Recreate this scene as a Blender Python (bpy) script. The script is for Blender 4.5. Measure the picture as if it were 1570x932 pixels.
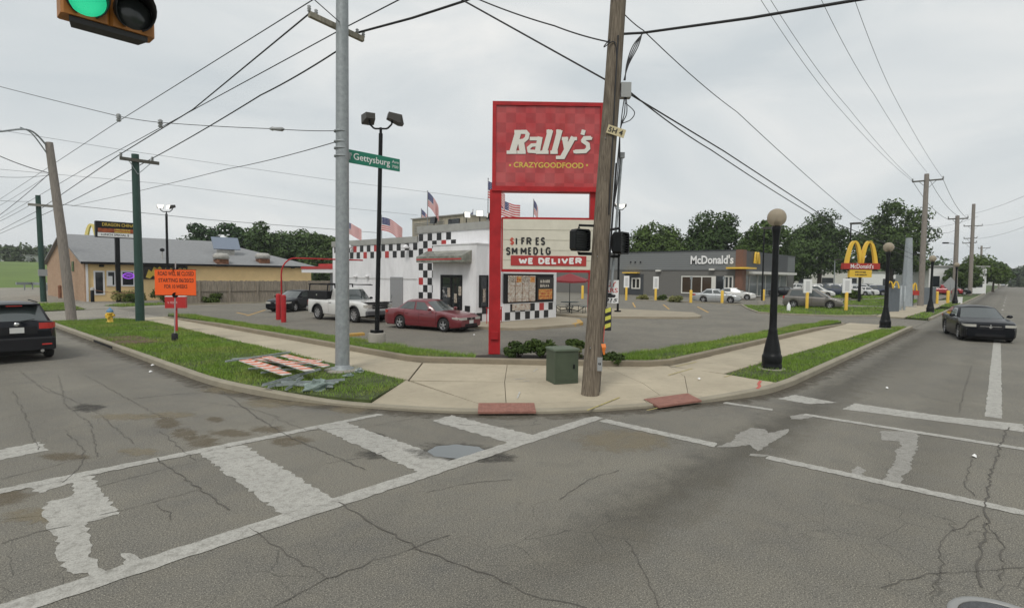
import bpy, bmesh, math, random
from mathutils import Vector, Matrix
for _o in list(bpy.data.objects): bpy.data.objects.remove(_o)
random.seed(7)
# ---------------------------------------------------------------- camera (calibrated from kerb and crosswalk lines)
# world: +X runs along the right-hand street, +Y along the left-hand street, camera above the origin
FL = 845.0; CX = 785.0; CY = 466.0; CAMH = 2.7
PITCH = math.atan(43/FL); ROLL = math.radians(0.6); AR = math.radians(42.1)
def w2(x, y, z): return Vector((x*math.sin(AR)+y*math.cos(AR), -x*math.cos(AR)+y*math.sin(AR), z))
_r0 = w2(1, 0, 0); _f0 = w2(0, math.cos(PITCH), -math.sin(PITCH)); _u0 = w2(0, math.sin(PITCH), math.cos(PITCH))
CR = _r0*math.cos(ROLL)+_u0*math.sin(ROLL); CU = _u0*math.cos(ROLL)-_r0*math.sin(ROLL); CF = _f0
scene = bpy.context.scene
cam = bpy.data.cameras.new('camera'); camo = bpy.data.objects.new('camera', cam); scene.collection.objects.link(camo)
cam.sensor_fit = 'HORIZONTAL'; cam.sensor_width = 36; cam.lens = 36*FL/1570; cam.clip_end = 6000; cam.clip_start = 0.05
camo.matrix_world = Matrix(((CR.x, CU.x, -CF.x, 0), (CR.y, CU.y, -CF.y, 0), (CR.z, CU.z, -CF.z, CAMH), (0, 0, 0, 1)))
scene.camera = camo
scene.render.resolution_x = 1024; scene.render.resolution_y = 607
# ---------------------------------------------------------------- world: overcast sky
SUN_EL = math.radians(52); SUN_AZ = math.radians(205)     # azimuth measured from +X towards +Y
world = bpy.data.worlds.new('World'); scene.world = world; world.use_nodes = True
nt = world.node_tree; nt.nodes.clear()
def wn(t, **k):
    n = nt.nodes.new(t)
    for a, b in k.items(): setattr(n, a, b)
    return n
out = wn('ShaderNodeOutputWorld'); bg = wn('ShaderNodeBackground'); bg2 = wn('ShaderNodeBackground')
sky = wn('ShaderNodeTexSky', sky_type='NISHITA', sun_disc=False); sky.sun_elevation = SUN_EL; sky.sun_rotation = math.pi/2-SUN_AZ
sky.dust_density = 4.0
nt.links.new(sky.outputs[0], bg.inputs[0]); bg.inputs[1].default_value = 0.07
tc = wn('ShaderNodeTexCoord'); mp = wn('ShaderNodeMapping'); mp.inputs['Scale'].default_value = (1.0, 1.0, 3.2); mp.inputs['Location'].default_value = (3.1, 0.4, 0.3)
nz = wn('ShaderNodeTexNoise'); nz.inputs['Scale'].default_value = 2.1; nz.inputs['Detail'].default_value = 5; nz.inputs['Roughness'].default_value = 0.5; nz.inputs['Distortion'].default_value = 0.6
rp = wn('ShaderNodeValToRGB'); e = rp.color_ramp.elements
e[0].position = 0.32; e[0].color = (0.585, 0.63, 0.65, 1); e[1].position = 0.70; e[1].color = (0.86, 0.855, 0.83, 1)
m_ = rp.color_ramp.elements.new(0.5); m_.color = (0.69, 0.72, 0.725, 1)
nt.links.new(tc.outputs['Generated'], mp.inputs[0]); nt.links.new(mp.outputs[0], nz.inputs['Vector']); nt.links.new(nz.outputs['Fac'], rp.inputs[0])
nt.links.new(rp.outputs[0], bg2.inputs[0]); bg2.inputs[1].default_value = 1.10
mx = wn('ShaderNodeMixShader'); mx.inputs[0].default_value = 0.94
nt.links.new(bg.outputs[0], mx.inputs[1]); nt.links.new(bg2.outputs[0], mx.inputs[2]); nt.links.new(mx.outputs[0], out.inputs[0])
# ---------------------------------------------------------------- sun behind thin cloud
sl = bpy.data.lights.new('sun', 'SUN'); sl.energy = 1.5; sl.angle = math.radians(16); sl.color = (1.0, 0.96, 0.9)
so = bpy.data.objects.new('sun', sl); scene.collection.objects.link(so)
sd = Vector((math.cos(SUN_EL)*math.cos(SUN_AZ), math.cos(SUN_EL)*math.sin(SUN_AZ), math.sin(SUN_EL)))
so.rotation_euler = sd.to_track_quat('Z', 'Y').to_euler()
so.location = sd*200
vs = scene.view_settings; vs.view_transform = 'Standard'; vs.look = 'None'; vs.exposure = 0.0; vs.gamma = 1.0; vs.use_curve_mapping = False
scene.render.engine = 'CYCLES'
# ================================================================ helpers
COL = scene.collection
def ray(px, py): return CR*((px-CX)/FL)+CU*(-(py-CY)/FL)+CF
CO = Vector((0, 0, CAMH))
def G(px, py, z=0.0):
    d = ray(px, py); return CO+d*((z-CAMH)/d.z)
def onX(px, py, X):
    d = ray(px, py); return CO+d*(X/d.x)
def onY(px, py, Y):
    d = ray(px, py); return CO+d*(Y/d.y)
def onP(px, py, p, n):
    d = ray(px, py); return CO+d*((Vector(p)-CO).dot(n)/d.dot(n))
def atD(px, py, D):                     # a point at camera depth D
    return CO+ray(px, py)*D
def zat(xy, py):                        # height of the pixel row py above the spot xy
    q = Vector((xy[0], xy[1], 0))-CO; k = -(py-CY)/FL
    a, b = q.dot(CU), q.dot(CF); return (k*b-a)/(CU.z-k*CF.z)

def setp(o, label=None, cat=None, group=None, kind=None):
    if label: o['label'] = label
    if cat: o['category'] = cat
    if group: o['group'] = group
    if kind: o['kind'] = kind
    return o
def thing(name, label, cat, loc=(0, 0, 0), rz=0.0, group=None):
    o = bpy.data.objects.new(name, None); COL.objects.link(o); o.empty_display_size = 0.2
    o.location = loc; o.rotation_euler = (0, 0, rz)
    return setp(o, label, cat, group)
def wmat(o):
    b = Matrix.LocRotScale(o.location, o.rotation_euler, o.scale)
    return b if o.parent is None else wmat(o.parent) @ o.matrix_parent_inverse @ b
def put(name, me, parent=None):
    o = bpy.data.objects.new(name, me); COL.objects.link(o)
    if parent is not None:
        o.parent = parent; o.matrix_parent_inverse = wmat(parent).inverted()
    return o
def copy_tree(o, parent=None):
    c = o.copy(); COL.objects.link(c)
    if parent is not None: c.parent = parent
    for ch in list(o.children): copy_tree(ch, c)
    return c
class MB:
    """collects shapes in world (or prototype) coordinates and links them as one mesh object"""
    def __init__(s): s.v = []; s.f = []; s.sm = []
    def add(s, vs, fs, smooth=False):
        b = len(s.v); s.v += [tuple(p) for p in vs]
        for f in fs: s.f.append([b+i for i in f]); s.sm.append(smooth)
        return s
    def box(s, x0, x1, y0, y1, z0, z1):
        v = [(x, y, z) for z in (z0, z1) for y in (y0, y1) for x in (x0, x1)]
        return s.add(v, [(0, 2, 3, 1), (4, 5, 7, 6), (0, 1, 5, 4), (2, 6, 7, 3), (0, 4, 6, 2), (1, 3, 7, 5)])
    def bbox(s, x0, x1, y0, y1, z0, z1, b=0.02):       # box with bevelled vertical + top edges
        c = (Vector((x0, y0, 0))+Vector((x1, y1, 0)))/2
        def ring(i, z): return [(x0+b+i, y0+i, z), (x1-b-i, y0+i, z), (x1-i, y0+b+i, z), (x1-i, y1-b-i, z), (x1-b-i, y1-i, z), (x0+b+i, y1-i, z), (x0+i, y1-b-i, z), (x0+i, y0+b+i, z)]
        v = ring(0, z0)+ring(0, z1-b)+ring(b*.7, z1)
        f = [tuple(reversed(range(8))), tuple(range(16, 24))]
        for k in (0, 8):
            for i in range(8): j = (i+1) % 8; f.append((k+i, k+j, k+8+j, k+8+i))
        return s.add(v, f)
    def obox(s, c, dx, dy, dz, hx, hy, hz):            # oriented box, half sizes
        c = Vector(c); dx = Vector(dx)*hx; dy = Vector(dy)*hy; dz = Vector(dz)*hz
        v = [c+dx*a+dy*b+dz*e for e in (-1, 1) for b in (-1, 1) for a in (-1, 1)]
        return s.add(v, [(0, 2, 3, 1), (4, 5, 7, 6), (0, 1, 5, 4), (2, 6, 7, 3), (0, 4, 6, 2), (1, 3, 7, 5)])
    def bar(s, p, q, w, h, up=(0, 0, 1)):
        p, q = Vector(p), Vector(q); d = (q-p); L = d.length; d.normalize(); sd_ = d.cross(Vector(up))
        if sd_.length < 1e-4: sd_ = d.cross(Vector((1, 0, 0)))
        sd_.normalize(); u = sd_.cross(d)
        return s.obox((p+q)/2, d, sd_, u, L/2, w/2, h/2)
    def tube(s, pts, r, n=8, caps=True, smooth=True):
        pts = [Vector(p) for p in pts]; R = r if isinstance(r, (list, tuple)) else [r]*len(pts)
        V = []; F = []; prev = None
        for i, p in enumerate(pts):
            t = (pts[min(i+1, len(pts)-1)]-pts[max(i-1, 0)])
            t = t.normalized() if t.length > 1e-9 else Vector((0, 0, 1))
            if prev is None:
                a = Vector((1, 0, 0)) if abs(t.x) < .8 else Vector((0, 1, 0))
                prev = (a-t*a.dot(t)).normalized()
            else:
                prev = (prev-t*prev.dot(t)).normalized()
            b = t.cross(prev)
            for k in range(n):
                an = 2*math.pi*k/n; V.append(p+(prev*math.cos(an)+b*math.sin(an))*R[i])
        for i in range(len(pts)-1):
            for k in range(n): F.append((i*n+k, i*n+(k+1) % n, (i+1)*n+(k+1) % n, (i+1)*n+k))
        s.add(V, F, smooth)
        if caps:
            s.add(V[:n], [tuple(reversed(range(n)))]); s.add(V[-n:], [tuple(range(n))])
        return s
    def cyl(s, p, q, r0, r1=None, n=12, caps=True): return s.tube([p, q], [r0, r0 if r1 is None else r1], n, caps)
    def lathe(s, prof, c=(0, 0, 0), n=20, axis='z', smooth=True):
        c = Vector(c); V = []; F = []
        for r, z in prof:
            for k in range(n):
                a = 2*math.pi*k/n
                p = (r*math.cos(a), r*math.sin(a), z) if axis == 'z' else ((r*math.cos(a), z, r*math.sin(a)) if axis == 'y' else (z, r*math.cos(a), r*math.sin(a)))
                V.append(c+Vector(p))
        for i in range(len(prof)-1):
            for k in range(n):
                q = (i*n+k, i*n+(k+1) % n, (i+1)*n+(k+1) % n, (i+1)*n+k)
                F.append(q if axis != 'y' else tuple(reversed(q)))
        s.add(V, F, smooth)
        return s
    def poly(s, pts): return s.add(pts, [tuple(range(len(pts)))])
    def prism(s, pts, off):
        n = len(pts); off = Vector(off); P = [Vector(p) for p in pts]
        nr = Vector((0, 0, 0))
        for i in range(n):
            a, b = P[i], P[(i+1) % n]; nr += a.cross(b)
        if nr.dot(off) < 0: P.reverse()
        V = P+[p+off for p in P]
        F = [tuple(reversed(range(n))), tuple(range(n, 2*n))]+[(i, (i+1) % n, n+(i+1) % n, n+i) for i in range(n)]
        return s.add(V, F)
    def mesh(s, name, mat):
        me = bpy.data.meshes.new(name); me.from_pydata(s.v, [], s.f)
        me.polygons.foreach_set('use_smooth', s.sm)
        if mat is not None: me.materials.append(mat)
        me.update(); return me
    def build(s, name, mat, parent=None):
        return put(name, s.mesh(name, mat), parent)
def weld(o, dist=0.0005):
    bm = bmesh.new(); bm.from_mesh(o.data); bmesh.ops.remove_doubles(bm, verts=bm.verts, dist=dist); bm.to_mesh(o.data); bm.free(); return o

# ---------------------------------------------------------------- materials
MC = {}
def mat(name, col, rough=0.8, metal=0.0, var=0.0, scale=4.0, bump=0.0, bscale=40.0, coat=0.0, col2=None, emit=0.0, spec=0.5, detail=6.0, stretch=None, dirt=0.0):
    if name in MC: return MC[name]
    m = bpy.data.materials.new(name); m.use_nodes = True; MC[name] = m
    N = m.node_tree; b = N.nodes['Principled BSDF']
    b.inputs['Base Color'].default_value = (*col, 1); b.inputs['Roughness'].default_value = rough; b.inputs['Metallic'].default_value = metal
    b.inputs['Coat Weight'].default_value = coat; b.inputs['Specular IOR Level'].default_value = spec
    if coat: b.inputs['Coat Roughness'].default_value = 0.05
    if emit: b.inputs['Emission Color'].default_value = (*col, 1); b.inputs['Emission Strength'].default_value = emit
    t = N.nodes.new('ShaderNodeTexCoord'); vec = t.outputs['Object']
    if stretch:
        mpn = N.nodes.new('ShaderNodeMapping'); mpn.inputs['Scale'].default_value = stretch; N.links.new(vec, mpn.inputs[0]); vec = mpn.outputs[0]
    if var or col2:
        n = N.nodes.new('ShaderNodeTexNoise'); n.inputs['Scale'].default_value = scale; n.inputs['Detail'].default_value = detail; n.inputs['Roughness'].default_value = 0.65
        N.links.new(vec, n.inputs['Vector']); r = N.nodes.new('ShaderNodeValToRGB'); N.links.new(n.outputs['Fac'], r.inputs[0])
        c2 = col2 if col2 else tuple(c*(1+var) for c in col); c1 = col if col2 else tuple(c*(1-var) for c in col)
        r.color_ramp.elements[0].position = 0.33; r.color_ramp.elements[1].position = 0.67
        r.color_ramp.elements[0].color = (*c1, 1); r.color_ramp.elements[1].color = (*c2, 1)
        N.links.new(r.outputs[0], b.inputs['Base Color'])
    if bump:
        n2 = N.nodes.new('ShaderNodeTexNoise'); n2.inputs['Scale'].default_value = bscale; n2.inputs['Detail'].default_value = 4; N.links.new(vec, n2.inputs['Vector'])
        bp = N.nodes.new('ShaderNodeBump'); bp.inputs['Strength'].default_value = bump; bp.inputs['Distance'].default_value = 0.02
        N.links.new(n2.outputs['Fac'], bp.inputs['Height']); N.links.new(bp.outputs[0], b.inputs['Normal'])
    return m
def nodes(m): return m.node_tree.nodes, m.node_tree.links, m.node_tree.nodes['Principled BSDF']
def mixc(N, Lk, fac, a, b, mode='MIX'):
    x = N.new('ShaderNodeMix'); x.data_type = 'RGBA'; x.blend_type = mode
    for s_, v in ((0, fac), (6, a), (7, b)):
        if isinstance(v, (int, float)): x.inputs[s_].default_value = v
        elif isinstance(v, tuple): x.inputs[s_].default_value = (*v, 1)
        else: Lk.new(v, x.inputs[s_])
    return x.outputs[2]
def ramp(N, Lk, src, p0, p1, c0=0.0, c1=1.0):
    x = N.new('ShaderNodeMapRange'); x.inputs[1].default_value = p0; x.inputs[2].default_value = p1; x.inputs[3].default_value = c0; x.inputs[4].default_value = c1
    Lk.new(src, x.inputs[0]); return x.outputs[0]
def noise(N, Lk, vec, sc, det=5.0, rough=.6, dist=0.0):
    n = N.new('ShaderNodeTexNoise'); n.inputs['Scale'].default_value = sc; n.inputs['Detail'].default_value = det; n.inputs['Roughness'].default_value = rough; n.inputs['Distortion'].default_value = dist
    Lk.new(vec, n.inputs['Vector']); return n.outputs['Fac']
def math_(N, Lk, op, a, b=0.0, c=None):
    x = N.new('ShaderNodeMath'); x.operation = op
    for i, v in enumerate((a, b) if c is None else (a, b, c)):
        if isinstance(v, (int, float)): x.inputs[i].default_value = v
        else: Lk.new(v, x.inputs[i])
    return x.outputs[0]

# ---------------------------------------------------------------- lettering as real, thin geometry
def text(name, s_, o, xd, yd, w, h, m, parent, th=0.006, shear=0.0, bold=0.0, space=1.0):
    """fits the string into the w x h box whose lower-left corner is o, on the plane xd,yd"""
    cu = bpy.data.curves.new(name, 'FONT'); cu.body = s_; cu.size = 1.0; cu.shear = shear; cu.offset = bold; cu.space_character = space
    cu.resolution_u = 3; cu.fill_mode = 'FRONT'
    ob = bpy.data.objects.new('tmp', cu); COL.objects.link(ob)
    dg = bpy.context.evaluated_depsgraph_get(); me = bpy.data.meshes.new_from_object(ob.evaluated_get(dg))
    bpy.data.objects.remove(ob); bpy.data.curves.remove(cu)
    xs = [v.co.x for v in me.vertices]; ys = [v.co.y for v in me.vertices]
    x0, x1, y0, y1 = min(xs), max(xs), min(ys), max(ys)
    o, xd, yd = Vector(o), Vector(xd).normalized(), Vector(yd).normalized(); n = xd.cross(yd)
    if h is None: h = w*(y1-y0)/(x1-x0)
    if w is None: w = h*(x1-x0)/(y1-y0)
    for v in me.vertices:
        v.co = o+xd*((v.co.x-x0)/(x1-x0)*w)+yd*((v.co.y-y0)/(y1-y0)*h)+n*th
    me.materials.clear(); me.materials.append(m); me.update()
    return put(name, me, parent)
def strokes(name, segs, fn, m, parent):
    """letters drawn as thick polylines; fn(px,py,k) maps to a 3D point, k separates overlapping pieces"""
    b = MB(); k = 0
    for pts, wd in segs:
        P = [Vector((p[0], p[1])) for p in pts]
        for i in range(len(P)-1):
            d = (P[i+1]-P[i]).normalized(); e0 = 0.0 if i == 0 else wd*.22; e1 = 0.0 if i == len(P)-2 else wd*.22
            n = Vector((-d.y, d.x))*wd/2; a = P[i]-d*e0; c = P[i+1]+d*e1
            b.poly([fn(q.x, q.y, k) for q in (a+n, a-n, c-n, c+n)]); k += 1
    return b.build(name, m, parent)
def rnd(a, b): return random.uniform(a, b)
# ================================================================ ground materials
def asphalt(name, base, lane=False, light=1.0):
    m = bpy.data.materials.new(name); m.use_nodes = True; N, Lk, b = nodes(m)
    t = N.new('ShaderNodeTexCoord').outputs['Object']
    big = noise(N, Lk, t, 0.35, 3, .55, .4); mid = noise(N, Lk, t, 2.3, 4, .65); fine = noise(N, Lk, t, 55, 2, .75); spk = noise(N, Lk, t, 85, 1, .8)
    c = mixc(N, Lk, ramp(N, Lk, big, .32, .68), (base[0]*.76, base[1]*.76, base[2]*.78), (base[0]*1.24, base[1]*1.22, base[2]*1.16))
    pat = noise(N, Lk, t, 1.05, 2, .5, 1.2); c = mixc(N, Lk, ramp(N, Lk, pat, .56, .60, 0, .30), c, tuple(x*.72 for x in base))
    c = mixc(N, Lk, ramp(N, Lk, mid, .35, .75, 0, .45), c, (base[0]*1.30, base[1]*1.22, base[2]*1.06))
    c = mixc(N, Lk, ramp(N, Lk, fine, .40, .62, 0, .72), c, tuple(x*.34 for x in base))
    c = mixc(N, Lk, ramp(N, Lk, spk, .56, .70, 0, .75), c, (base[0]*2.4, base[1]*2.35, base[2]*2.2))
    if lane:                     # oil-darkened wheel tracks of the two lanes that cross the junction
        sx = N.new('ShaderNodeSeparateXYZ'); Lk.new(t, sx.inputs[0])
        wob = math_(N, Lk, 'MULTIPLY', math_(N, Lk, 'SUBTRACT', mid, .5), 1.0)
        for ax, cen, wd, lo, hi, st in ((1, 3.0, .40, 2.2, 5.5, .95), (1, .9, .35, 5, 9, .3), (1, 2.2, .55, 14, 22, .5), (0, 3.4, .3, 10, 16, .25), (0, 1.6, .35, 10, 16, .25)):
            d = math_(N, Lk, 'ABSOLUTE', math_(N, Lk, 'ADD', math_(N, Lk, 'SUBTRACT', sx.outputs[ax], cen), wob))
            f = math_(N, Lk, 'MULTIPLY', ramp(N, Lk, d, wd*1.7, wd*.2, 0, st), ramp(N, Lk, sx.outputs[1-ax], lo, hi))
            f = math_(N, Lk, 'MULTIPLY', f, ramp(N, Lk, big, .25, .6, .45, 1))
            c = mixc(N, Lk, f, c, mixc(N, Lk, 1.0, c, (.48, .47, .45), 'MULTIPLY'))
    # hairline alligator cracks in patches
    vn = N.new('ShaderNodeTexVoronoi'); vn.feature = 'DISTANCE_TO_EDGE'; vn.inputs['Scale'].default_value = 1.6
    dn = N.new('ShaderNodeTexNoise'); dn.inputs['Scale'].default_value = 1.7; dn.inputs['Detail'].default_value = 6; Lk.new(t, dn.inputs['Vector'])
    va = N.new('ShaderNodeVectorMath'); va.operation = 'MULTIPLY_ADD'; va.inputs[1].default_value = (.22, .22, .22); Lk.new(dn.outputs['Color'], va.inputs[0]); Lk.new(t, va.inputs[2])
    Lk.new(va.outputs[0], vn.inputs['Vector'])
    cr = ramp(N, Lk, vn.outputs['Distance'], .003, .009, 1, 0)
    ms = ramp(N, Lk, noise(N, Lk, t, .23, 3), .50, .60)
    cr = math_(N, Lk, 'MULTIPLY', cr, math_(N, Lk, 'MULTIPLY', ms, .5))
    c = mixc(N, Lk, cr, c, tuple(x*.22 for x in base))
    Lk.new(c, b.inputs['Base Color']); b.inputs['Roughness'].default_value = .88; b.inputs['Specular IOR Level'].default_value = .35
    bp = N.new('ShaderNodeBump'); bp.inputs['Strength'].default_value = .5; bp.inputs['Distance'].default_value = .008; Lk.new(math_(N, Lk, 'SUBTRACT', fine, cr), bp.inputs['Height']); Lk.new(bp.outputs[0], b.inputs['Normal'])
    return m
M_ROAD = asphalt('road_asphalt', (.188, .180, .158), True)
M_LOT = asphalt('lot_asphalt', (.185, .175, .152))
M_FARLOT = asphalt('far_lot_asphalt', (.27, .255, .225))
def concrete(name, base, sc=1.0):
    m = bpy.data.materials.new(name); m.use_nodes = True; N, Lk, b = nodes(m)
    t = N.new('ShaderNodeTexCoord').outputs['Object']; oi = N.new('ShaderNodeObjectInfo').outputs['Random']
    big = noise(N, Lk, t, .8*sc, 5, .6, .3); mid = noise(N, Lk, t, 5*sc, 6, .7); fine = noise(N, Lk, t, 120*sc, 3)
    c = mixc(N, Lk, ramp(N, Lk, big, .3, .7), tuple(x*.86 for x in base), tuple(x*1.1 for x in base))
    c = mixc(N, Lk, ramp(N, Lk, mid, .5, .78, 0, .5), c, tuple(x*.66 for x in base))
    c = mixc(N, Lk, ramp(N, Lk, fine, .5, .66, 0, .35), c, tuple(x*.6 for x in base))
    c = mixc(N, Lk, 1.0, c, ramp(N, Lk, oi, 0, 1, .93, 1.05), 'MULTIPLY')
    Lk.new(c, b.inputs['Base Color']); b.inputs['Roughness'].default_value = .9
    bp = N.new('ShaderNodeBump'); bp.inputs['Strength'].default_value = .25; bp.inputs['Distance'].default_value = .006; Lk.new(fine, bp.inputs['Height']); Lk.new(bp.outputs[0], b.inputs['Normal'])
    return m
M_WALK = concrete('sidewalk_concrete', (.425, .372, .275)); M_KERB = concrete('kerb_concrete', (.30, .27, .205), 2.0); M_BASE = concrete('post_base_concrete', (.32, .30, .26), 3.0)
M_BED = mat('joint_dirt', (.10, .085, .06), .95)
M_SOIL = mat('verge_soil', (.055, .075, .020), .95, var=.5, scale=3, bump=.4, bscale=60)
M_GROUND = mat('far_ground_grass', (.075, .105, .030), .95, var=.35, scale=.25)
M_FIELD = mat('field_grass', (.115, .175, .035), .95, var=.22, scale=.06)
def paint_mat(name, base, wear=.5):
    m = bpy.data.materials.new(name); m.use_nodes = True; N, Lk, b = nodes(m)
    t = N.new('ShaderNodeTexCoord').outputs['Object']
    n1 = noise(N, Lk, t, 1.6, 6, .7); n2 = noise(N, Lk, t, 60, 4, .75); n3 = noise(N, Lk, t, 9, 5, .7)
    c = mixc(N, Lk, ramp(N, Lk, n1, .3, .7), tuple(x*.84 for x in base), base)
    c = mixc(N, Lk, ramp(N, Lk, n3, .47, .68, 0, wear*1.5), c, (.20, .19, .165))
    c = mixc(N, Lk, ramp(N, Lk, n2, .46, .62, 0, wear*1.2), c, (.15, .14, .125))
    Lk.new(c, b.inputs['Base Color']); b.inputs['Roughness'].default_value = .8
    return m
M_PAINT = paint_mat('worn_white_paint', (.46, .45, .41), .45); M_PAINTW = paint_mat('faded_white_paint', (.33, .32, .29), .55); M_YEL = paint_mat('worn_yellow_paint', (.62, .36, .06), .4)
def stain_mat(name, col, thr=.5, soft=.17, sc=4.0, maxa=.42):
    m = bpy.data.materials.new(name); m.use_nodes = True; N, Lk, b = nodes(m)
    t = N.new('ShaderNodeTexCoord'); n = noise(N, Lk, t.outputs['Object'], sc, 6, .65); n2 = noise(N, Lk, t.outputs['Object'], 90, 3)
    at = N.new('ShaderNodeAttribute'); at.attribute_name = 'edge'
    f = math_(N, Lk, 'ADD', n, math_(N, Lk, 'SUBTRACT', math_(N, Lk, 'MULTIPLY', at.outputs['Fac'], .42), .26))
    a = ramp(N, Lk, f, thr-soft, thr+soft, 0, maxa)
    c = mixc(N, Lk, ramp(N, Lk, n2, .4, .65), tuple(x*1.1 for x in col), tuple(x*.6 for x in col))
    Lk.new(c, b.inputs['Base Color']); Lk.new(a, b.inputs['Alpha']); b.inputs['Roughness'].default_value = .9
    return m
M_DIRT = stain_mat('brown_dirt', (.155, .115, .062)); M_SAND = stain_mat('pale_sand', (.30, .25, .16)); M_OIL = stain_mat('oil_dark', (.06, .056, .05), maxa=.6)
M_CRACK = mat('crack_tar', (.095, .088, .076), .9)

# ================================================================ ground, roads
def struct(name, b, m, parent=None):
    o = b.build(name, m, parent)
    if parent is None: o['kind'] = 'structure'
    return o
struct('ground', MB().poly([(-400, -400, -.10), (1400, -400, -.10), (1400, 1100, -.10), (-400, 1100, -.10)]), M_GROUND)
def cr_spline(P, n=6):
    P = [Vector(p) for p in P]; R = []
    for i in range(len(P)-1):
        a, b, c, d = P[max(i-1, 0)], P[i], P[i+1], P[min(i+2, len(P)-1)]
        for k in range(n):
            t = k/n; R.append(.5*((2*b)+(c-a)*t+(2*a-5*b+4*c-d)*t*t+(3*b-a-3*c+d)*t**3))
    R.append(P[-1]); return R
corner = cr_spline([(4.88, 15.2), (4.95, 13.8), (5.22, 12.16), (5.62, 10.9), (6.22, 9.55), (7.2, 7.95), (8.55, 6.57), (10.1, 5.56), (11.7, 4.77), (13.4, 4.15), (15.2, 3.98)])
KERB = [Vector((4.88, 36.4)), Vector((4.88, 28)), Vector((4.88, 20))]+corner+[Vector((20, 3.97)), Vector((28, 3.95)), Vector((37.6, 3.93))]
road = MB(); K2 = [(4.88, 1050, 0)]+[(p.x, p.y, 0) for p in KERB]+[(1350, 3.9, 0), (1350, -10, 0), (-9.5, -10, 0), (-9.5, 1050, 0)]
ROADO = struct('road', road.poly(list(reversed(K2))), M_ROAD)
struct('road', MB().poly([(-9.5, -10, 0), (-300, -10, 0), (-300, 4, 0), (-9.5, 4, 0)]), M_ROAD)
struct('road', MB().poly([(-9.5, -10, 0), (-9.5, -300, 0), (4.9, -300, 0), (4.9, -10, 0)]), M_ROAD)
def inset(P, d):                       # offset a polyline to its left (towards the block)
    R = []
    for i, p in enumerate(P):
        t = (P[min(i+1, len(P)-1)]-P[max(i-1, 0)]).normalized(); R.append(p+Vector((-t.y, t.x))*d)
    return R
CC = Vector((7.9, 6.9))
def cfac(p):
    d = (Vector((p[0], p[1]))-CC).length; t = min(1, max(0, (6.2-d)/2.6)); return t*t*(3-2*t)
def kdist(p):
    q = Vector((p[0], p[1])); best = 9
    for i in range(len(KERB)-1):
        a, b = KERB[i], KERB[i+1]; ab = b-a; t = max(0, min(1, (q-a).dot(ab)/ab.length_squared)); best = min(best, (a+ab*t-q).length)
    return best
def kz(p): return .145-.075*cfac(p)
def wz(p): return .140-.070*cfac(p)*max(0, 1-max(0, kdist(p)-.16)/1.6)
M_KERB2 = concrete('dirty_kerb_concrete', (.235, .20, .145), 2.0)
def kerb_strip(name, P, w, zf, zb, base=-.05, m=None):
    I = inset(P, w); I2 = inset(P, .025); b = MB(); n = len(P)
    rows = [[(p.x, p.y, base) for p in P], [(p.x, p.y, zf(p)-.025) for p in P], [(q.x, q.y, zf(p)) for p, q in zip(P, I2)], [(q.x, q.y, zb(q)) for p, q in zip(P, I)], [(q.x, q.y, base) for q in I]]
    V = [v for r in rows for v in r]; F = []
    for r in range(4):
        for i in range(n-1): F.append((r*n+i, r*n+i+1, (r+1)*n+i+1, (r+1)*n+i))
    F.append(tuple(range(0, 5*n, n))); F.append(tuple(reversed(range(n-1, 5*n, n)))); b.add(V, F); return struct(name, b, m or M_KERB)
kerb_strip('kerb', [p for p in KERB if p.y < 36.6], .17, kz, lambda q: kz(q)+.002)
LK = [Vector((10.0, 36.0)), Vector((10.0, 28)), Vector((10.0, 20)), Vector((10.0, 13.2)), Vector((10.3, 12.5)), Vector((12.4, 9.75)), Vector((14.3, 7.6)), Vector((15.1, 7.25)), Vector((22, 7.15)), Vector((30, 7.02)), Vector((36.2, 6.9)), Vector((37.2, 7.3))]
def lkz(p): return .30 if p.x < 35 and p.y < 33 else .17
LKERB = kerb_strip('kerb', LK, .18, lkz, lkz, m=M_KERB2)
# sidewalk slabs
WB = struct('sidewalk', MB().poly([(4.98, 36.4, .02), (4.98, 14, .02), (6.6, 9.4, .02), (8.7, 6.8, .02), (11.5, 5.1, .02), (14, 4.3, .02), (37.6, 4.1, .02), (37.6, 7.0, .02), (14.9, 7.4, .02), (10.1, 12.9, .02), (10.1, 36.4, .02)]), M_BED)
def slab(P, m=M_WALK, name='paving_slab', parent=None, zf=None, gap=.007, th=.06, lift=0.0):
    P = [Vector((p[0], p[1])) for p in P]; c = sum(P, Vector((0, 0)))/len(P); Q = []
    for p in P:
        d = c-p; Q.append(p+d*min(.2, gap*1.4/max(d.length, .1)))
    z = zf or wz; b = MB(); n = len(Q); T = [(q.x, q.y, z(q)+lift) for q in Q]; B = [(q.x, q.y, z(q)-th) for q in Q]
    a = sum(Q[i].x*Q[(i+1) % n].y-Q[(i+1) % n].x*Q[i].y for i in range(n))
    if a < 0: T.reverse(); B.reverse()
    b.add(T+B, [tuple(range(n))]+[(i, n+i, n+(i+1) % n, (i+1) % n) for i in range(n)])
    return b.build(name, m, parent or WB)
KI = inset(KERB, .172)
def kin(p, q):                         # kerb inner edge between two spots
    def near(s): return min(range(len(KI)), key=lambda i: (KI[i]-Vector(s)).length)
    i, j = near(p), near(q); return KI[i:j+1]
Q_ = (9.70, 8.98); W_ = (11.97, 6.51)
slab([(10.13, 12.62), (8.2, 10.75), Q_, (11.72, 10.75)]); slab([(11.72, 10.75), Q_, W_, (13.45, 8.55)])
slab([(8.2, 10.62), (7.85, 8.0), (8.26, 7.6), Q_]); slab([Q_, (8.26, 7.6), (8.67, 7.18), (10.61, 5.75), (11.24, 5.69), W_])
slab([(8.15, 10.83)]+kin((6.3, 9.6), (7.75, 7.4))+[(8.26, 7.6), (7.85, 8.0)])
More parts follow.
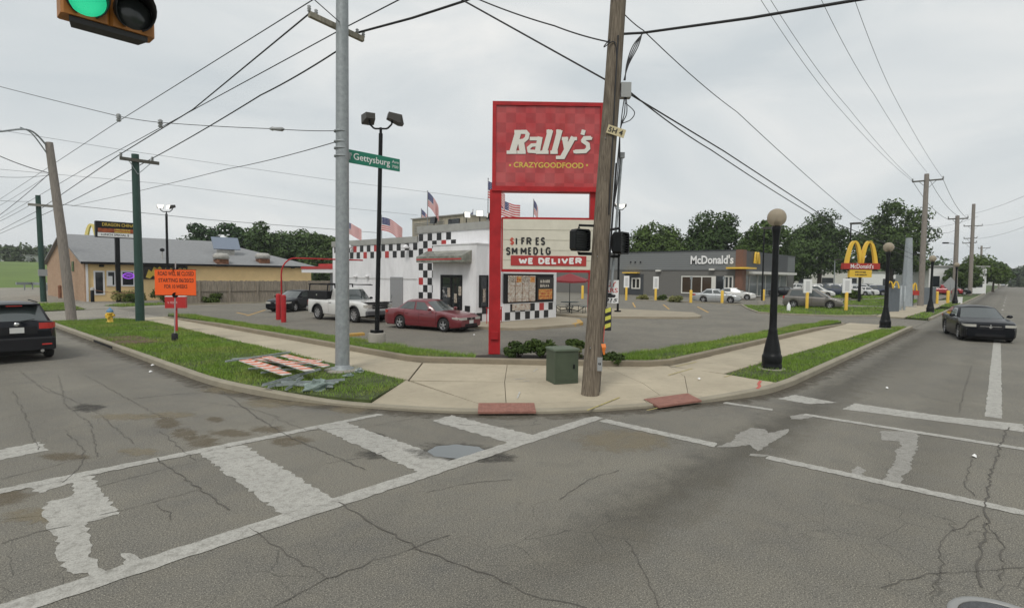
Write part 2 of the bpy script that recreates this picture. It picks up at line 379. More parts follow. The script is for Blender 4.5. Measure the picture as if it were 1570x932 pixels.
slab([(8.26, 7.6)]+kin((7.75, 7.4), (10.4, 5.5))+[(10.61, 5.75), (8.67, 7.18)])
slab([(10.61, 5.75)]+kin((10.4, 5.5), (11.62, 4.95))+[(11.82, 5.30), (11.24, 5.69)])
slab([(13.45, 8.55), W_, (11.24, 5.69), (11.82, 5.30), (13.6, 6.2), (14.85, 7.28)])
slab([(11.82, 5.30)]+kin((11.62, 4.95), (14.25, 4.15))+[(14.68, 5.63), (14.85, 7.28), (13.6, 6.2)])
M_TACT = mat('tactile_brick_red', (.27, .125, .095), .85, var=.2, scale=9, bump=.3, bscale=200)
def tactile(c4):
    t = slab(c4, M_TACT, 'tactile_paving', lift=.010, th=.03); A, B, C, D = [Vector(p) for p in c4]; b = MB()
    for i in range(1, 16):
        for j in range(1, 10):
            u, v = i/16, j/10; p = (A*(1-u)+D*u)*(1-v)+(B*(1-u)+C*u)*v; z = wz(p)+.009
            b.lathe([(.020, z), (.014, z+.008), (.0, z+.009)], (p.x, p.y, 0), 5)
    o = b.build('dome_rows', M_TACT, t); o['kind'] = 'stuff'
tactile([(7.85, 8.0), (7.36, 7.52), (8.18, 6.72), (8.67, 7.18)]); tactile([(10.61, 5.75), (10.26, 5.22), (11.42, 4.80), (11.82, 5.30)])
y = 12.75; x0 = 8.2
def ledge(y_): return 8.17+(y_-11)*.022
slab([(8.19, 10.79), (10.11, 12.66), (10.02, 13.3), (ledge(13.3), 13.3)])
y = 13.3
while y < 36:
    y2 = min(y+1.52, 36.2); slab([(ledge(y), y), (10.0, y), (10.0, y2), (ledge(y2), y2)]); y = y2
x = 14.75
def redge(x_): return 5.62-(x_-14.7)*.033
while x < 37.4:
    x2 = min(x+1.52, 37.5); slab([(x, redge(x)), (x2, redge(x2)), (x2, 7.22-(x2-15)*.012), (x, 7.26-(x-15)*.012)]); x = x2
# lots, driveways
lot = [(10.02, 36.3), (11.5, 36.0), (11.6, 13.9), (13.2, 11.4), (15.9, 9.2), (22, 8.75), (30, 8.5), (36.0, 8.1), (37.4, 7.35), (37.6, 6.95), (45.6, 6.6), (46, 7), (130, 7.2), (130, 75), (100, 160), (10.02, 160)]
struct('parking_lot', MB().poly([(a, b, .10) for a, b in lot]), M_LOT)
struct('driveway', MB().add([(4.9, 36.5, .02), (10.02, 36.3, .10), (10.02, 46.8, .10), (4.9, 46.9, .02)], [(0, 1, 2, 3)]), M_FARLOT)
struct('driveway', MB().add([(37.6, 3.93, .015), (45.6, 3.93, .015), (45.6, 6.6, .10), (37.6, 6.95, .10)], [(0, 1, 2, 3)]), M_LOT)
struct('driveway', MB().add([(9.9, 46.9, .104), (9.9, 58, .104), (60, 58, .104), (60, 52, .104), (12, 46.9, .104)], [(4, 3, 2, 1, 0)]), M_FARLOT)
struct('driveway', MB().add([(4.9, 57.5, .02), (9.9, 57.5, .108), (9.9, 150, .108), (4.9, 150, .02)], [(0, 1, 2, 3)]), M_FARLOT)
struct('driveway', MB().poly([(9.9, 58, .107), (60, 58, .107), (60, 150, .107), (9.9, 150, .107)]), M_FARLOT)
def raised(name, P, z, m=M_WALK, z0=.05):
    return struct(name, MB().prism([(a, b, z0) for a, b in P], (0, 0, z-z0)), m)
M_PATIO = concrete('patio_concrete', (.33, .285, .21))
raised('patio', [(18.55, 21.0), (18.7, 19.2), (19.3, 17.5), (20.4, 17.0), (23.6, 16.7), (24.6, 17.1), (26.9, 18.9), (27.6, 22), (27.6, 33), (18.55, 33)], .23, M_PATIO)
raised('patio', [(28.9, 19.3), (33.2, 15.0), (34.2, 14.7), (35.2, 15.0), (38.2, 16.9), (37, 29), (31, 32), (28.9, 30)], .23, M_PATIO)
struct('kerb', MB().prism([(23.4, 16.69, .06), (24.62, 17.05, .06), (26.0, 18.2, .06), (25.9, 18.4, .06), (24.45, 17.3, .06), (23.4, 16.95, .06)], (0, 0, .176)), M_YEL)
# grass beds (soil under the blades)
SOIL = []
def bed(P, z, m=M_SOIL):
    zf = z if callable(z) else (lambda p: z)
    n = len(P); A_ = sum(P[i][0]*P[(i+1) % n][1]-P[(i+1) % n][0]*P[i][1] for i in range(n)); Q = list(P) if A_ > 0 else list(reversed(P))
    struct('verge', MB().add([(a, b, zf((a, b))) for a, b in Q]+[(a, b, -.08) for a, b in Q], [tuple(range(n))]+[(i, n+i, n+(i+1) % n, (i+1) % n) for i in range(n)]), m); SOIL.append((P, zf))
VL = [(5.05, 36.3), (5.05, 14.6)]+[(p.x, p.y) for p in kin((5.2, 13.8), (6.4, 9.75))]+[(8.13, 10.80), (8.22, 13.3), (ledge(24), 24), (ledge(33), 33), (8.0, 36.3)]
bed(VL, lambda p: .135)
VR = [(14.72, 5.56), (14.28, 4.2), (15.3, 4.16), (20, 4.15), (28, 4.13), (36.6, 4.11), (35.4, 4.92), (28, 5.13), (20, 5.40)]
bed(VR, lambda p: .135)
def stz(p):
    x_, y_ = p; d = max(0, min(1, ((x_-10.2)/1.4 if y_ > 13 else ((y_-7.3)/1.5 if x_ > 15.3 else (x_+y_-22.6)/2.4)))); return .285-.13*d
SL = [(10.17, 35.8), (10.17, 13.3), (10.42, 12.7), (11.25, 11.6), (12.1, 12.5), (11.75, 13.8), (11.7, 24), (11.5, 35.8)]
bed(SL, stz)
SR = [(13.6, 8.9), (14.42, 7.75), (15.15, 7.44), (22, 7.34), (30, 7.21), (36.0, 7.1), (36.2, 8.0), (30, 8.55), (22, 8.85), (16.0, 9.35), (14.6, 9.9)]
bed(SR, stz)
M_MULCH = mat('dark_mulch', (.028, .022, .016), .95, var=.5, scale=14, bump=.8, bscale=50)
struct('mulch_bed', MB().poly([(a, b, stz((a, b))+.004) for a, b in [(11.25, 11.6), (13.6, 8.85), (14.7, 9.95), (13.2, 12.0), (12.1, 12.5)]]), M_MULCH)
FV = [(5.05, 46.95), (8.4, 46.95), (8.9, 57.4), (5.05, 57.4)]; bed(FV, .12); raised('sidewalk', [(8.3, 46.8), (9.95, 46.8), (9.95, 57.6), (8.8, 57.6)], .112, M_FARLOT, -.05)
bed([(7.0, 48.5), (7.2, 47.6), (8.6, 48.0), (9.2, 56), (8.4, 56)], .13) if False else None
FV2 = [(10.8, 48.6), (14.5, 50.2), (14.5, 52), (11.5, 52.5), (10.2, 51)]; bed(FV2, .118)
MG = [(43.4, 14.0), (42.9, 12.2), (44.0, 9), (46.2, 7.2), (62, 7.4), (60.5, 10.6), (56.4, 17.6), (54.2, 19.0), (48, 16.4)]; bed(MG, .12)
bed([(46, 4.12), (62, 4.1), (61, 5.0), (46.6, 5.3)], .12); bed([(68, 4.1), (86, 4.1), (85, 5.2), (69, 5.2)], .12)
bed([(64, 8), (90, 8), (90, 13), (66, 16)], .12); bed([(86, 20), (88, 14), (110, 14), (110, 40), (92, 40)], .11)
kerb_strip('kerb', [Vector((47.0, 3.92)), Vector((55, 3.91)), Vector((90, 3.90)), Vector((150, 3.9))], .17, lambda p: .14, lambda p: .14)
kerb_strip('kerb', [Vector((4.88, 57.2)), Vector((4.88, 47.2))], .17, lambda p: .14, lambda p: .14)
kerb_strip('kerb', [Vector(p) for p in ((43.2, 14.0), (42.7, 12.2), (43.8, 8.9), (46.0, 7.1), (47, 7.05))], .15, lambda p: .2, lambda p: .2)
kerb_strip('kerb', [Vector(p) for p in ((62.2, 33), (55.5, 31.5), (55.5, 22.5), (54.6, 19.4), (48.2, 16.6), (43.3, 14.15))][::1], .15, lambda p: .2, lambda p: .2)
kerb_strip('kerb', [Vector(p) for p in ((46, 48.6), (15, 48.6))], .18, lambda p: .24, lambda p: .24)
raised('sidewalk', [(46.2, 5.35), (61, 5.1), (90, 5.25), (90, 7.1), (62, 7.25), (46.4, 7.0)], .135)
# rising grass field beyond the left-hand lot
struct('field', MB().add([(-200, 118, -.02), (160, 104, -.02), (-300, 230, 4.6), (340, 215, 5.2), (-400, 420, 8.6), (560, 400, 9)], [(0, 1, 3, 2), (2, 3, 5, 4)]), M_FIELD)

# ================================================================ paint, stains and cracks on the road
def ragged(P, amp, n=5, seed=1):
    rr = random.Random(seed); R = []
    for i in range(len(P)):
        a, b = Vector(P[i]), Vector(P[(i+1) % len(P)]); L = (b-a).length; k = max(1, min(110, int(L/.05)))
        for j in range(k):
            q = a.lerp(b, j/k); nn = Vector((-(b-a).y, (b-a).x))
            if nn.length > 0: nn.normalize()
            R.append(q+nn*rr.uniform(-amp, amp)*(1 if j else .3))
    return R
_pz = [.004]
def flat(name, P, m, amp=.015, z=.004, parent=None, seed=1, edge=False):
    R = ragged([(p[0], p[1]) for p in P], amp, seed=seed); n = len(R)
    if edge:
        c = sum(R, Vector((0, 0)))/n; V = [(c.x, c.y, z)]+[(p.x*.5+c.x*.5, p.y*.5+c.y*.5, z) for p in R]+[(p.x, p.y, z) for p in R]
        F = [(0, 1+i, 1+(i+1) % n) for i in range(n)]+[(1+i, 1+n+i, 1+n+(i+1) % n, 1+(i+1) % n) for i in range(n)]
        b = MB().add(V, F); o = b.build(name, m, parent or ROADO); at = o.data.attributes.new('edge', 'FLOAT', 'POINT')
        for i in range(len(V)): at.data[i].value = 1.0 if i <= n else 0.0
        return o
    a = sum(R[i].x*R[(i+1) % n].y-R[(i+1) % n].x*R[i].y for i in range(n))
    if a < 0: R.reverse()
    return MB().poly([(p.x, p.y, z) for p in R]).build(name, m, parent or ROADO)
def gp(*px): return [G(x_, y_, .004).xy for x_, y_ in px]
MK = 'crosswalk_marking'
flat(MK, [(-1.6, 5.70), (-1.6, 5.97), (8.62, 5.93), (8.93, 5.86), (8.93, 5.68), (8.65, 5.66)], M_PAINT, .012, .0065)
flat(MK, [(-1.2, 9.03), (-1.2, 9.24), (6.1, 9.02), (6.15, 8.86), (4.2, 8.88)], M_PAINT, .018, .0065)
flat(MK, [(8.66, 5.6), (8.90, 5.6), (8.86, 3.45), (8.62, 3.40)], M_PAINT, .014, .0065)
flat(MK, gp((1150, 695), (1180, 697), (1170, 700), (1148, 698)), M_PAINTW, .01)
flat(MK, [(8.60, 2.62), (8.80, 2.62), (8.80, -2.6), (8.60, -2.6)], M_PAINT, .014, .0065)
flat(MK, [(11.80, 4.50), (11.98, 4.50), (12.02, 3.55), (11.86, 3.5)], M_PAINT, .012, .0065)
flat(MK, [(11.90, 2.95), (12.08, 2.95), (12.18, -2.5), (11.98, -2.5)], M_PAINT, .012, .0065)
flat('stop_line', gp((1193, 611), (1218, 605), (1285, 617), (1240, 619)), M_PAINT, .02)
flat('stop_line', gp((1292, 627), (1310, 618), (1450, 638), (1570, 650), (1570, 662), (1420, 643)), M_PAINT, .02)
flat(MK, gp((663, 645), (692, 636), (818, 667), (782, 679)), M_PAINT, .03)
flat(MK, gp((485, 655), (530, 647), (695, 706), (640, 722)), M_PAINT, .03)
flat(MK, gp((300, 692), (375, 682), (513, 765), (432, 787)), M_PAINT, .035)
def z8(*P): return gp(*[(p[0]/2.505, 560+p[1]/2.505) for p in P])
flat(MK, z8((95, 465), (345, 410), (455, 570), (335, 600), (345, 660), (355, 740), (395, 780), (390, 805), (255, 790), (215, 710), (222, 665), (180, 630), (175, 590), (165, 560), (175, 525), (275, 500), (280, 450), (150, 490)), M_PAINT, .03)
flat(MK, z8((465, 720), (520, 725), (560, 760), (480, 765)), M_PAINT, .02)
flat('stop_line', gp((-60, 700), (62, 677), (75, 690), (-60, 716)), M_PAINT, .03)
def z5(*P): return gp(*[(1020+p[0]/2.8545, 580+p[1]/2.8545) for p in P])
flat(MK, z5((225, 300), (300, 270), (310, 245), (375, 215), (440, 222), (450, 240), (540, 220), (535, 240), (490, 265), (450, 290), (405, 318), (370, 290), (280, 300)), M_PAINTW, .02)
flat(MK, z5((940, 230), (1110, 230), (1105, 300), (1080, 345), (1075, 400), (1035, 430), (1035, 460), (950, 455), (990, 390), (1010, 345), (1005, 320), (1030, 300), (1020, 275), (945, 270)), M_PAINTW, .025)
flat(MK, z5((815, 405), (840, 382), (880, 400), (860, 415), (885, 440), (820, 425)), M_PAINTW, .02)
flat(MK, z5((545, 165), (600, 155), (660, 165), (600, 178), (550, 178)), M_PAINTW, .015)
c0 = G(1523, 640).xy; c1 = G(1529, 531).xy
flat('lane_line', [(c0.x, c0.y-.13), (c0.x, c0.y+.13), (34, c1.y+.12+.05), (34, c1.y-.12+.05)], M_PAINT, .012)
for k in range(9): flat('lane_line', [(44+k*12, .40), (44+k*12, .54), (47+k*12, .54), (47+k*12, .40)], M_PAINT, .01)
flat('puddle', gp((655, 692), (668, 684), (700, 681), (735, 685), (748, 692), (735, 700), (700, 703), (665, 699)), mat('puddle_water', (.10, .11, .11), .04, spec=.8), .01, .006)
flat('wet_patch', gp((610, 690), (650, 678), (720, 676), (790, 690), (770, 706), (700, 712), (640, 704)), M_OIL, .05, .0045, edge=True, seed=3)
for i, (px, py, rx, ry, m) in enumerate([(255, 648, 26, 13, M_DIRT), (282, 664, 26, 11, M_DIRT), (310, 676, 34, 12, M_DIRT), (355, 664, 45, 8, M_DIRT), (410, 658, 34, 7, M_DIRT), (331, 643, 18, 6, M_DIRT), (445, 676, 40, 10, M_DIRT), (70, 790, 90, 14, M_SAND), (0, 762, 60, 18, M_DIRT),
    (190, 639, 60, 7, M_SAND), (265, 636, 50, 6, M_SAND), (540, 628, 40, 8, M_SAND), (215, 692, 40, 8, M_SAND), (410, 618, 50, 10, M_SAND), (590, 696, 50, 11, M_OIL), (560, 668, 40, 8, M_OIL), (470, 618, 50, 6, M_SAND), (135, 625, 30, 8, M_OIL), (350, 598, 60, 7, M_SAND), (960, 676, 95, 22, M_SAND), (100, 700, 45, 9, M_DIRT), (760, 702, 40, 8, M_OIL)]):
    flat('stain', gp(*[(px+rx*math.cos(a*math.pi/6), py+ry*math.sin(a*math.pi/6)) for a in range(12)]), m, .06, .0022+.00008*i, edge=True, seed=20+i)
def crack(px, w=.016, seed=0, z=.0085):
    rr = random.Random(seed); P = [G(a, b, .003).xy for a, b in px]; Q = []
    for i in range(len(P)-1):
        L = (P[i+1]-P[i]).length; k = max(2, int(L/.10))
        for j in range(k): Q.append(P[i].lerp(P[i+1], j/k)+Vector((rr.uniform(-.025, .025), rr.uniform(-.025, .025))))
    Q.append(P[-1]); b = MB(); V = []; n = len(Q)
    for i, q in enumerate(Q):
        t = (Q[min(i+1, n-1)]-Q[max(i-1, 0)]).normalized(); nn = Vector((-t.y, t.x))*w*rr.uniform(.25, .8); V += [(q.x+nn.x, q.y+nn.y, z), (q.x-nn.x, q.y-nn.y, z)]
    b.add(V, [(2*i, 2*i+1, 2*i+3, 2*i+2) for i in range(n-1)]); return b.build('crack', M_CRACK, ROADO)
CR_ = [[(0, 640), (60, 630), (130, 624), (165, 618)], [(30, 568), (70, 600), (95, 605)], [(60, 590), (130, 622), (160, 640), (205, 680)], [(195, 612), (260, 605), (340, 600), (395, 640), (440, 668), (560, 720)],
       [(130, 575), (190, 608), (250, 640)], [(0, 735), (60, 720), (130, 700)], [(240, 703), (300, 745), (352, 782)], [(150, 745), (230, 725), (330, 700)], [(155, 790), (240, 768), (305, 750)], [(240, 772), (258, 785), (262, 798)],
       [(380, 808), (440, 850), (500, 885)], [(420, 930), (500, 888), (600, 850), (690, 820)], [(520, 770), (570, 800), (640, 840), (785, 896)], [(600, 690), (560, 700), (500, 710)], [(655, 755), (720, 740), (785, 735)],
       [(1545, 655), (1520, 720), (1510, 775), (1515, 800), (1500, 860), (1505, 900)], [(1500, 790), (1440, 830), (1445, 870), (1425, 910)], [(1510, 800), (1540, 840), (1535, 890)], [(1490, 702), (1480, 745), (1495, 760)],
       [(1490, 560), (1478, 600), (1470, 633)], [(1180, 560), (1110, 590)], [(860, 765), (900, 735), (950, 720)], [(785, 900), (830, 915), (900, 932)], [(960, 830), (985, 870), (1010, 930)], [(0, 835), (60, 815), (110, 805)],
       [(100, 660), (130, 690), (125, 715), (95, 740)], [(20, 600), (40, 640), (60, 690)], [(420, 640), (470, 660), (560, 655), (640, 640)], [(700, 650), (760, 655), (830, 650)], [(1350, 900), (1420, 880), (1570, 870)],
       [(245, 660), (280, 690), (300, 705)], [(90, 575), (100, 620), (140, 650), (150, 700)], [(300, 615), (380, 625), (430, 640)]]
for i, c_ in enumerate(CR_): crack(c_, .015 if i in (3, 6, 12, 15) else .008, seed=i)
# dirt washed into the gutter
_in = inset(KERB, -.004); _mid = inset(KERB, -.16); _out = inset(KERB, -.48); _n = len(KERB)
gut = MB().add([(p.x, p.y, .0018) for r in (_in, _mid, _out) for p in r], [(r*_n+i, (r+1)*_n+i, (r+1)*_n+i+1, r*_n+i+1) for r in range(2) for i in range(_n-1)]).build('gutter_dirt', stain_mat('gutter_dirt', (.10, .083, .058), .46, .2, 3.0, .75), ROADO)
_at = gut.data.attributes.new('edge', 'FLOAT', 'POINT')
for i in range(3*_n): _at.data[i].value = (1.0, .75, 0.0)[i//_n]
# spray marks on the corner paving
def spray(name, px, col, w, m=None):
    P = [G(a, b, .14).xy for a, b in px]
    b = MB()
    for i in range(len(P)-1):
        t = (P[i+1]-P[i]).normalized(); nn = Vector((-t.y, t.x))*w/2; b.poly([(q.x, q.y, wz(q)+.008) for q in (P[i]+nn, P[i]-nn, P[i+1]-nn, P[i+1]+nn)])
    return b.build(name, m, WB)
M_SPY = paint_mat('spray_yellow', (.55, .46, .12), .5); M_SPR = paint_mat('spray_red', (.62, .10, .07), .4); M_SPW = paint_mat('spray_white', (.6, .6, .56), .5)
for px in (((900, 624), (950, 606)), ((1025, 575), (1062, 565)), ((1110, 578), (1122, 575)), ((992, 625), (1008, 621)), ((1036, 562), (1068, 555))): spray('spray_mark', px, 0, .032, M_SPY)
spray('spray_mark', ((1166, 584), (1163, 589), (1165, 592), (1161, 596)), 0, .07, M_SPR)
for px in (((787, 582), (806, 580)), ((793, 608), (797, 600)), ((818, 570), (824, 565)), ((802, 585), (812, 584))): spray('spray_mark', px, 0, .03, M_SPW)
# parking stripes of the lots
for P in [((379, 484), (407, 475)), ((363, 479), (380, 483)), ((970, 464), (974, 471)), ((1017, 467), (1026, 474)), ((1069, 470), (1086, 479)), ((860, 500), (862, 500)), ((1115, 478), (1119, 478))]:
    a, b_ = [G(p[0], p[1], .104).xy for p in P]; t = (b_-a).normalized(); nn = Vector((-t.y, t.x))*.07
    flat('bay_line', [a+nn, a-nn, b_-nn, b_+nn], M_YEL, .01, .105)
struct('wheel_stop', MB().bbox(12.3, 13.2, 20.35, 20.6, .1, .22, .03), M_YEL)
struct('storm_drain', MB().box(5.06, 6.3, 23.2, 26.2, .1, .15), mat('drain_lid', (.11, .065, .045), .9, var=.4, scale=6, bump=.4))
struct('storm_drain', MB().box(4.872, 4.9, 23.3, 26.1, -.04, .085), mat('drain_throat', (.012, .012, .012), .9))
# ================================================================ building materials
M_WHITEW = mat('white_painted_block', (.74, .74, .755), .8, var=.09, scale=1.1, bump=.15, bscale=25, stretch=(1.6, 1.6, .5))
M_FASCIA = mat('grey_metal_fascia', (.33, .33, .31), .6, var=.12, scale=2)
M_TBLK = mat('black_tile', (.012, .012, .014), .35); M_TRED = mat('red_tile', (.42, .035, .035), .4); M_TWHT = mat('white_tile', (.72, .72, .73), .4)
M_GLASSD = mat('dark_glass', (.02, .024, .028), .06, spec=.7); M_BLK = mat('black_frame', (.010, .010, .012), .5, spec=.25); M_DOORG = mat('grey_door_paint', (.26, .265, .275), .55)
M_RED = mat('sign_red_steel', (.40, .018, .022), .5, var=.2, scale=1.6, spec=.3); M_CREAM = mat('cream_panel', (.66, .63, .53), .5, var=.05, scale=3)
M_ROOFF = mat('flat_roof', (.35, .35, .34), .9); M_BEIGE = mat('rooftop_unit_beige', (.34, .31, .24), .7, var=.2, scale=3, stretch=(1, 1, .25))
M_STEEL = mat('galvanised_steel', (.30, .325, .335), .55, .35, var=.16, scale=9); M_LIT = mat('lit_floodlight', (1, .97, .88), .3, emit=.7)
M_POST = mat('newspaper_print', (.55, .5, .42), .6, col2=(.12, .08, .06), scale=16, detail=1)
def scribble(o, xd, w, h, m, parent, seed):       # lettering too blurred in the photograph to read: a row of glyph-like blocks
    rr = random.Random(seed); o = Vector(o); xd = Vector(xd).normalized(); x = 0; b = MB()
    while x < w-h*.4:
        gw = h*rr.uniform(.35, .6); z0_ = h*rr.choice((0, 0, .3)); p = o+xd*x; b.add([p+Vector((0, 0, z0_)), p+xd*gw+Vector((0, 0, 0)), p+xd*gw+Vector((0, 0, h*rr.choice((1, .7)))), p+Vector((0, 0, h))], [(0, 1, 2, 3)]); x += gw+h*rr.choice((.15, .15, .4))
    o_ = b.build('blurred_lettering', m, parent); o_['kind'] = 'stuff'; return o_
# ---------------------------------------------------------------- white checkered drive-in
DI = thing('drive_in_restaurant', 'white flat-roofed drive-in building trimmed with black, white and red checker tiles', 'building', (21.2, 20.4, .1))
XW = 21.2
wl = MB().box(XW, 28.0, 26.92, 36.9, .1, 4.68).build('wall', M_WHITEW, DI); MB().box(XW-.06, 28.06, 26.98, 36.96, 4.68, 5.05).build('roof_fascia', M_FASCIA, wl)
wt = MB().box(XW, 26.5, 20.35, 26.9, .1, 5.22).build('wall', M_WHITEW, DI); MB().box(XW-.06, 26.56, 20.29, 26.96, 5.22, 5.62).build('roof_fascia', M_FASCIA, wt)
wv = MB().box(20.3, XW-.003, 20.9, 24.45, .1, 4.36).build('vestibule', M_WHITEW, DI); MB().box(20.26, XW-.004, 20.86, 24.49, 4.36, 4.42).build('ledge', M_WHITEW, wv)
def plate(x, y0, y1, z0, z1, th, name, m, parent): return MB().box(x-th, x, min(y0, y1), max(y0, y1), z0, z1).build(name, m, parent)
def plateY(y, x0, x1, z0, z1, th, name, m, parent): return MB().box(min(x0, x1), max(x0, x1), y-th, y, z0, z1).build(name, m, parent)
# checker tiles: shared mesh, one object each
TW, TH = .42, .44
tmesh = {k: MB().box(-.012, 0, .006, TW-.006, .006, TH-.006).mesh('tile', m) for k, m in (('b', M_TBLK), ('r', M_TRED), ('w', M_TWHT))}
tmeshY = {k: MB().box(.006, TW-.006, -.012, 0, .006, TH-.006).mesh('tile', m) for k, m in (('b', M_TBLK), ('r', M_TRED), ('w', M_TWHT))}
def tile(me, loc, parent):
    o = bpy.data.objects.new('tile', me); COL.objects.link(o); o.parent = parent; o.matrix_parent_inverse = wmat(parent).inverted(); o.location = loc; return o
ztop = 4.66; tr = random.Random(3)
for r in range(2):
    n = 0; y = 27.0
    while y < 36.4:
        if (n+r) % 2 == 0:
            tile(tmesh['r' if (n+3*r) in (10, 16, 21, 5) else 'b'], (XW, y, ztop-TH*(r+1)), wl)
        y += TW; n += 1
for r in range(11):                     # the tall checker pier beside the entrance
    for c in range(8):
        y = 26.86-TW*(c+1); z = 5.18-TH*(r+1)
        if c >= (8 if r < 2 else (6 if r == 2 and False else 4)): continue
        if (r+c) % 2 == 0: tile(tmesh['r' if (r, c) in ((6, 0), (1, 5), (3, 3), (2, 2)) else 'b'], (XW, y, z), wt)
MB().box(XW-.03, XW, 25.05, 25.2, .5, 1.9).build('sign_board', M_TRED, wt)
# entrance door, side window, service door
def framed(parent, name, plane, c, a0, a1, z0, z1, cols, fr=.07, glass=M_GLASSD, frame=M_BLK, out=.04):
    """window or door set on a wall; plane 'x' faces -X, 'y' faces -Y"""
    def bx(b, u0, u1, w0, w1, d0, d1):
        if plane == 'x': b.box(c-d1, c-d0, u0, u1, w0, w1)
        else: b.box(u0, u1, c-d1, c-d0, w0, w1)
        return b
    f = MB(); bx(f, a0, a1, z0, z0+fr, 0, out); bx(f, a0, a1, z1-fr, z1, 0, out); bx(f, a0, a0+fr, z0+fr, z1-fr, 0, out); bx(f, a1-fr, a1, z0+fr, z1-fr, 0, out)
    st = (a1-a0-fr)/cols
    for i in range(1, cols): bx(f, a0+st*i, a0+st*i+fr, z0+fr, z1-fr, 0, out)
    fo = f.build(name, frame, parent)
    for i in range(cols): bx(MB(), a0+fr+st*i+.003, a0+st*(i+1)-.003, z0+fr+.003, z1-fr-.003, .004, .012).build('pane', glass, fo)
    return fo
d0 = onX(676, 422, 20.3).y; d1 = onX(709, 422, 20.3).y
ed = framed(wv, 'entrance_door', 'x', 20.3, min(d0, d1), max(d0, d1), .24, 2.72, 2, .14)
for yy, zz in ((22.9, 1.5), (22.35, 1.2), (22.0, 1.6)): MB().box(20.24, 20.256, yy, yy+.22, zz, zz+.5).build('poster', M_POST, ed)
sw = framed(wv, 'window', 'y', 20.9, 20.5, XW-.02, 1.0, 2.72, 1, .08); MB().box(20.75, 20.95, 20.84, 20.856, 1.3, 2.0).build('poster', M_POST, sw)
for i in range(2):
    for r in range(2):
        if (i+r) % 2 == 0: tile(tmeshY['b'], (20.32+TW*i, 20.9, .28+.36*r), wv)
for i in range(8):
    for r in range(2):
        if (i+r) % 2 == 0: tile(tmesh['b'], (20.3, 20.93+TW*i, .28+.36*r), wv)
gd0 = onX(599, 425, XW).y; gd1 = onX(618, 425, XW).y
sdoor = plate(XW-.002, gd1, gd0, .24, 2.55, .05, 'service_door', M_DOORG, wl); MB().box(XW-.10, XW-.054, gd0-.18, gd0-.10, 1.25, 1.4).build('handle', M_STEEL, sdoor)
for px in (547, 565):
    p = onX(px, 424, XW); lm = MB().lathe([(0, .0), (.10, -.01), (.13, -.10), (.11, -.16), (0, -.17)], (p.x-.13, p.y, p.z+.1), 10).build('wall_lamp', M_TWHT, wl)
for px in (541, 628):
    p = onX(px, 378, XW); MB().lathe([(.02, .12), (.10, .08), (.28, -.12), (.26, -.13), (.08, .04)], (p.x-.30, p.y, p.z), 12).add([(p.x-.3, p.y-.015, p.z+.1), (p.x, p.y-.015, p.z+.16), (p.x, p.y+.015, p.z+.16), (p.x-.3, p.y+.015, p.z+.1)], [(0, 1, 2, 3)]).build('dome_lamp', M_TWHT, wl)
MB().tube([(XW-.05, 27.0, 2.45), (XW-.05, 36, 2.45)], .015, 6).build('conduit', M_FASCIA, wl)
MB().tube([(XW-.05, 24.62, .2), (XW-.05, 24.62, 4.3)], .03, 6).build('downpipe', M_TBLK, wt)
# scalloped awning over the entrance
aw = MB(); ay0, ay1 = 21.25, 25.0
aw.add([(20.30, ay0, 4.05), (20.30, ay1, 4.05), (19.55, ay1, 3.72), (19.55, ay0, 3.72), (19.55, ay0, 3.40), (19.55, ay1, 3.40), (20.30, ay1, 3.40), (20.30, ay0, 3.40)], [(0, 1, 2, 3), (3, 2, 5, 4), (0, 3, 4, 7), (1, 6, 5, 2), (4, 5, 6, 7)])
awn = aw.build('awning', mat('awning_metal', (.26, .26, .22), .25, .6, var=.5, scale=2.2), wv)
MB().box(19.54, 19.548, ay0, ay1, 3.52, 3.60).build('stripe', M_TRED, awn)
# front face: menu wall looking towards the right-hand street
YF = 20.35
mb_ = thing  # alias unused
MB().box(21.72, 26.2, YF-.10, YF-.003, .24, 1.20).build('counter_wall', M_TWHT, wt)
nn = 0
for i in range(10):
    for r in range(2):
        k = 'b' if (i+r) % 2 == 0 else None
        if (i, r) in ((7, 1),): k = 'r'
        if k: tile(tmeshY[k], (21.84+TW*i, YF-.10, .28+TH*r), wt)
MB().box(21.7, 26.3, YF-.12, YF-.10, 1.2, 2.82).build('menu_backing', M_BLK, wt)
def menu_mat(name, a, b_, c, sc):
    m = bpy.data.materials.new(name); m.use_nodes = True; N, Lk, bs = nodes(m); t = N.new('ShaderNodeTexCoord').outputs['Object']
    sp = N.new('ShaderNodeSeparateXYZ'); Lk.new(t, sp.inputs[0]); cb = N.new('ShaderNodeCombineXYZ'); Lk.new(sp.outputs[0], cb.inputs[0]); Lk.new(sp.outputs[2], cb.inputs[1])
    br = N.new('ShaderNodeTexBrick'); br.inputs['Scale'].default_value = sc; br.inputs['Color1'].default_value = (*a, 1); br.inputs['Color2'].default_value = (*b_, 1); br.inputs['Mortar'].default_value = (*c, 1); br.inputs['Mortar Size'].default_value = .03; br.inputs['Brick Width'].default_value = .9; br.inputs['Row Height'].default_value = .42
    Lk.new(cb.outputs[0], br.inputs['Vector']); n = noise(N, Lk, t, 9, 3)
    Lk.new(mixc(N, Lk, ramp(N, Lk, n, .5, .58, 0, .75), br.outputs[0], c), bs.inputs['Base Color']); bs.inputs['Roughness'].default_value = .35; return m
M_MENU = menu_mat('menu_print', (.50, .42, .34), (.30, .17, .11), (.60, .58, .53), 4.0); M_PROMO = menu_mat('promo_print', (.55, .16, .03), (.40, .08, .02), (.62, .38, .10), 2.6)
bd = MB().box(22.0, 22.1, YF-.2, YF-.12, 1.25, 2.8)
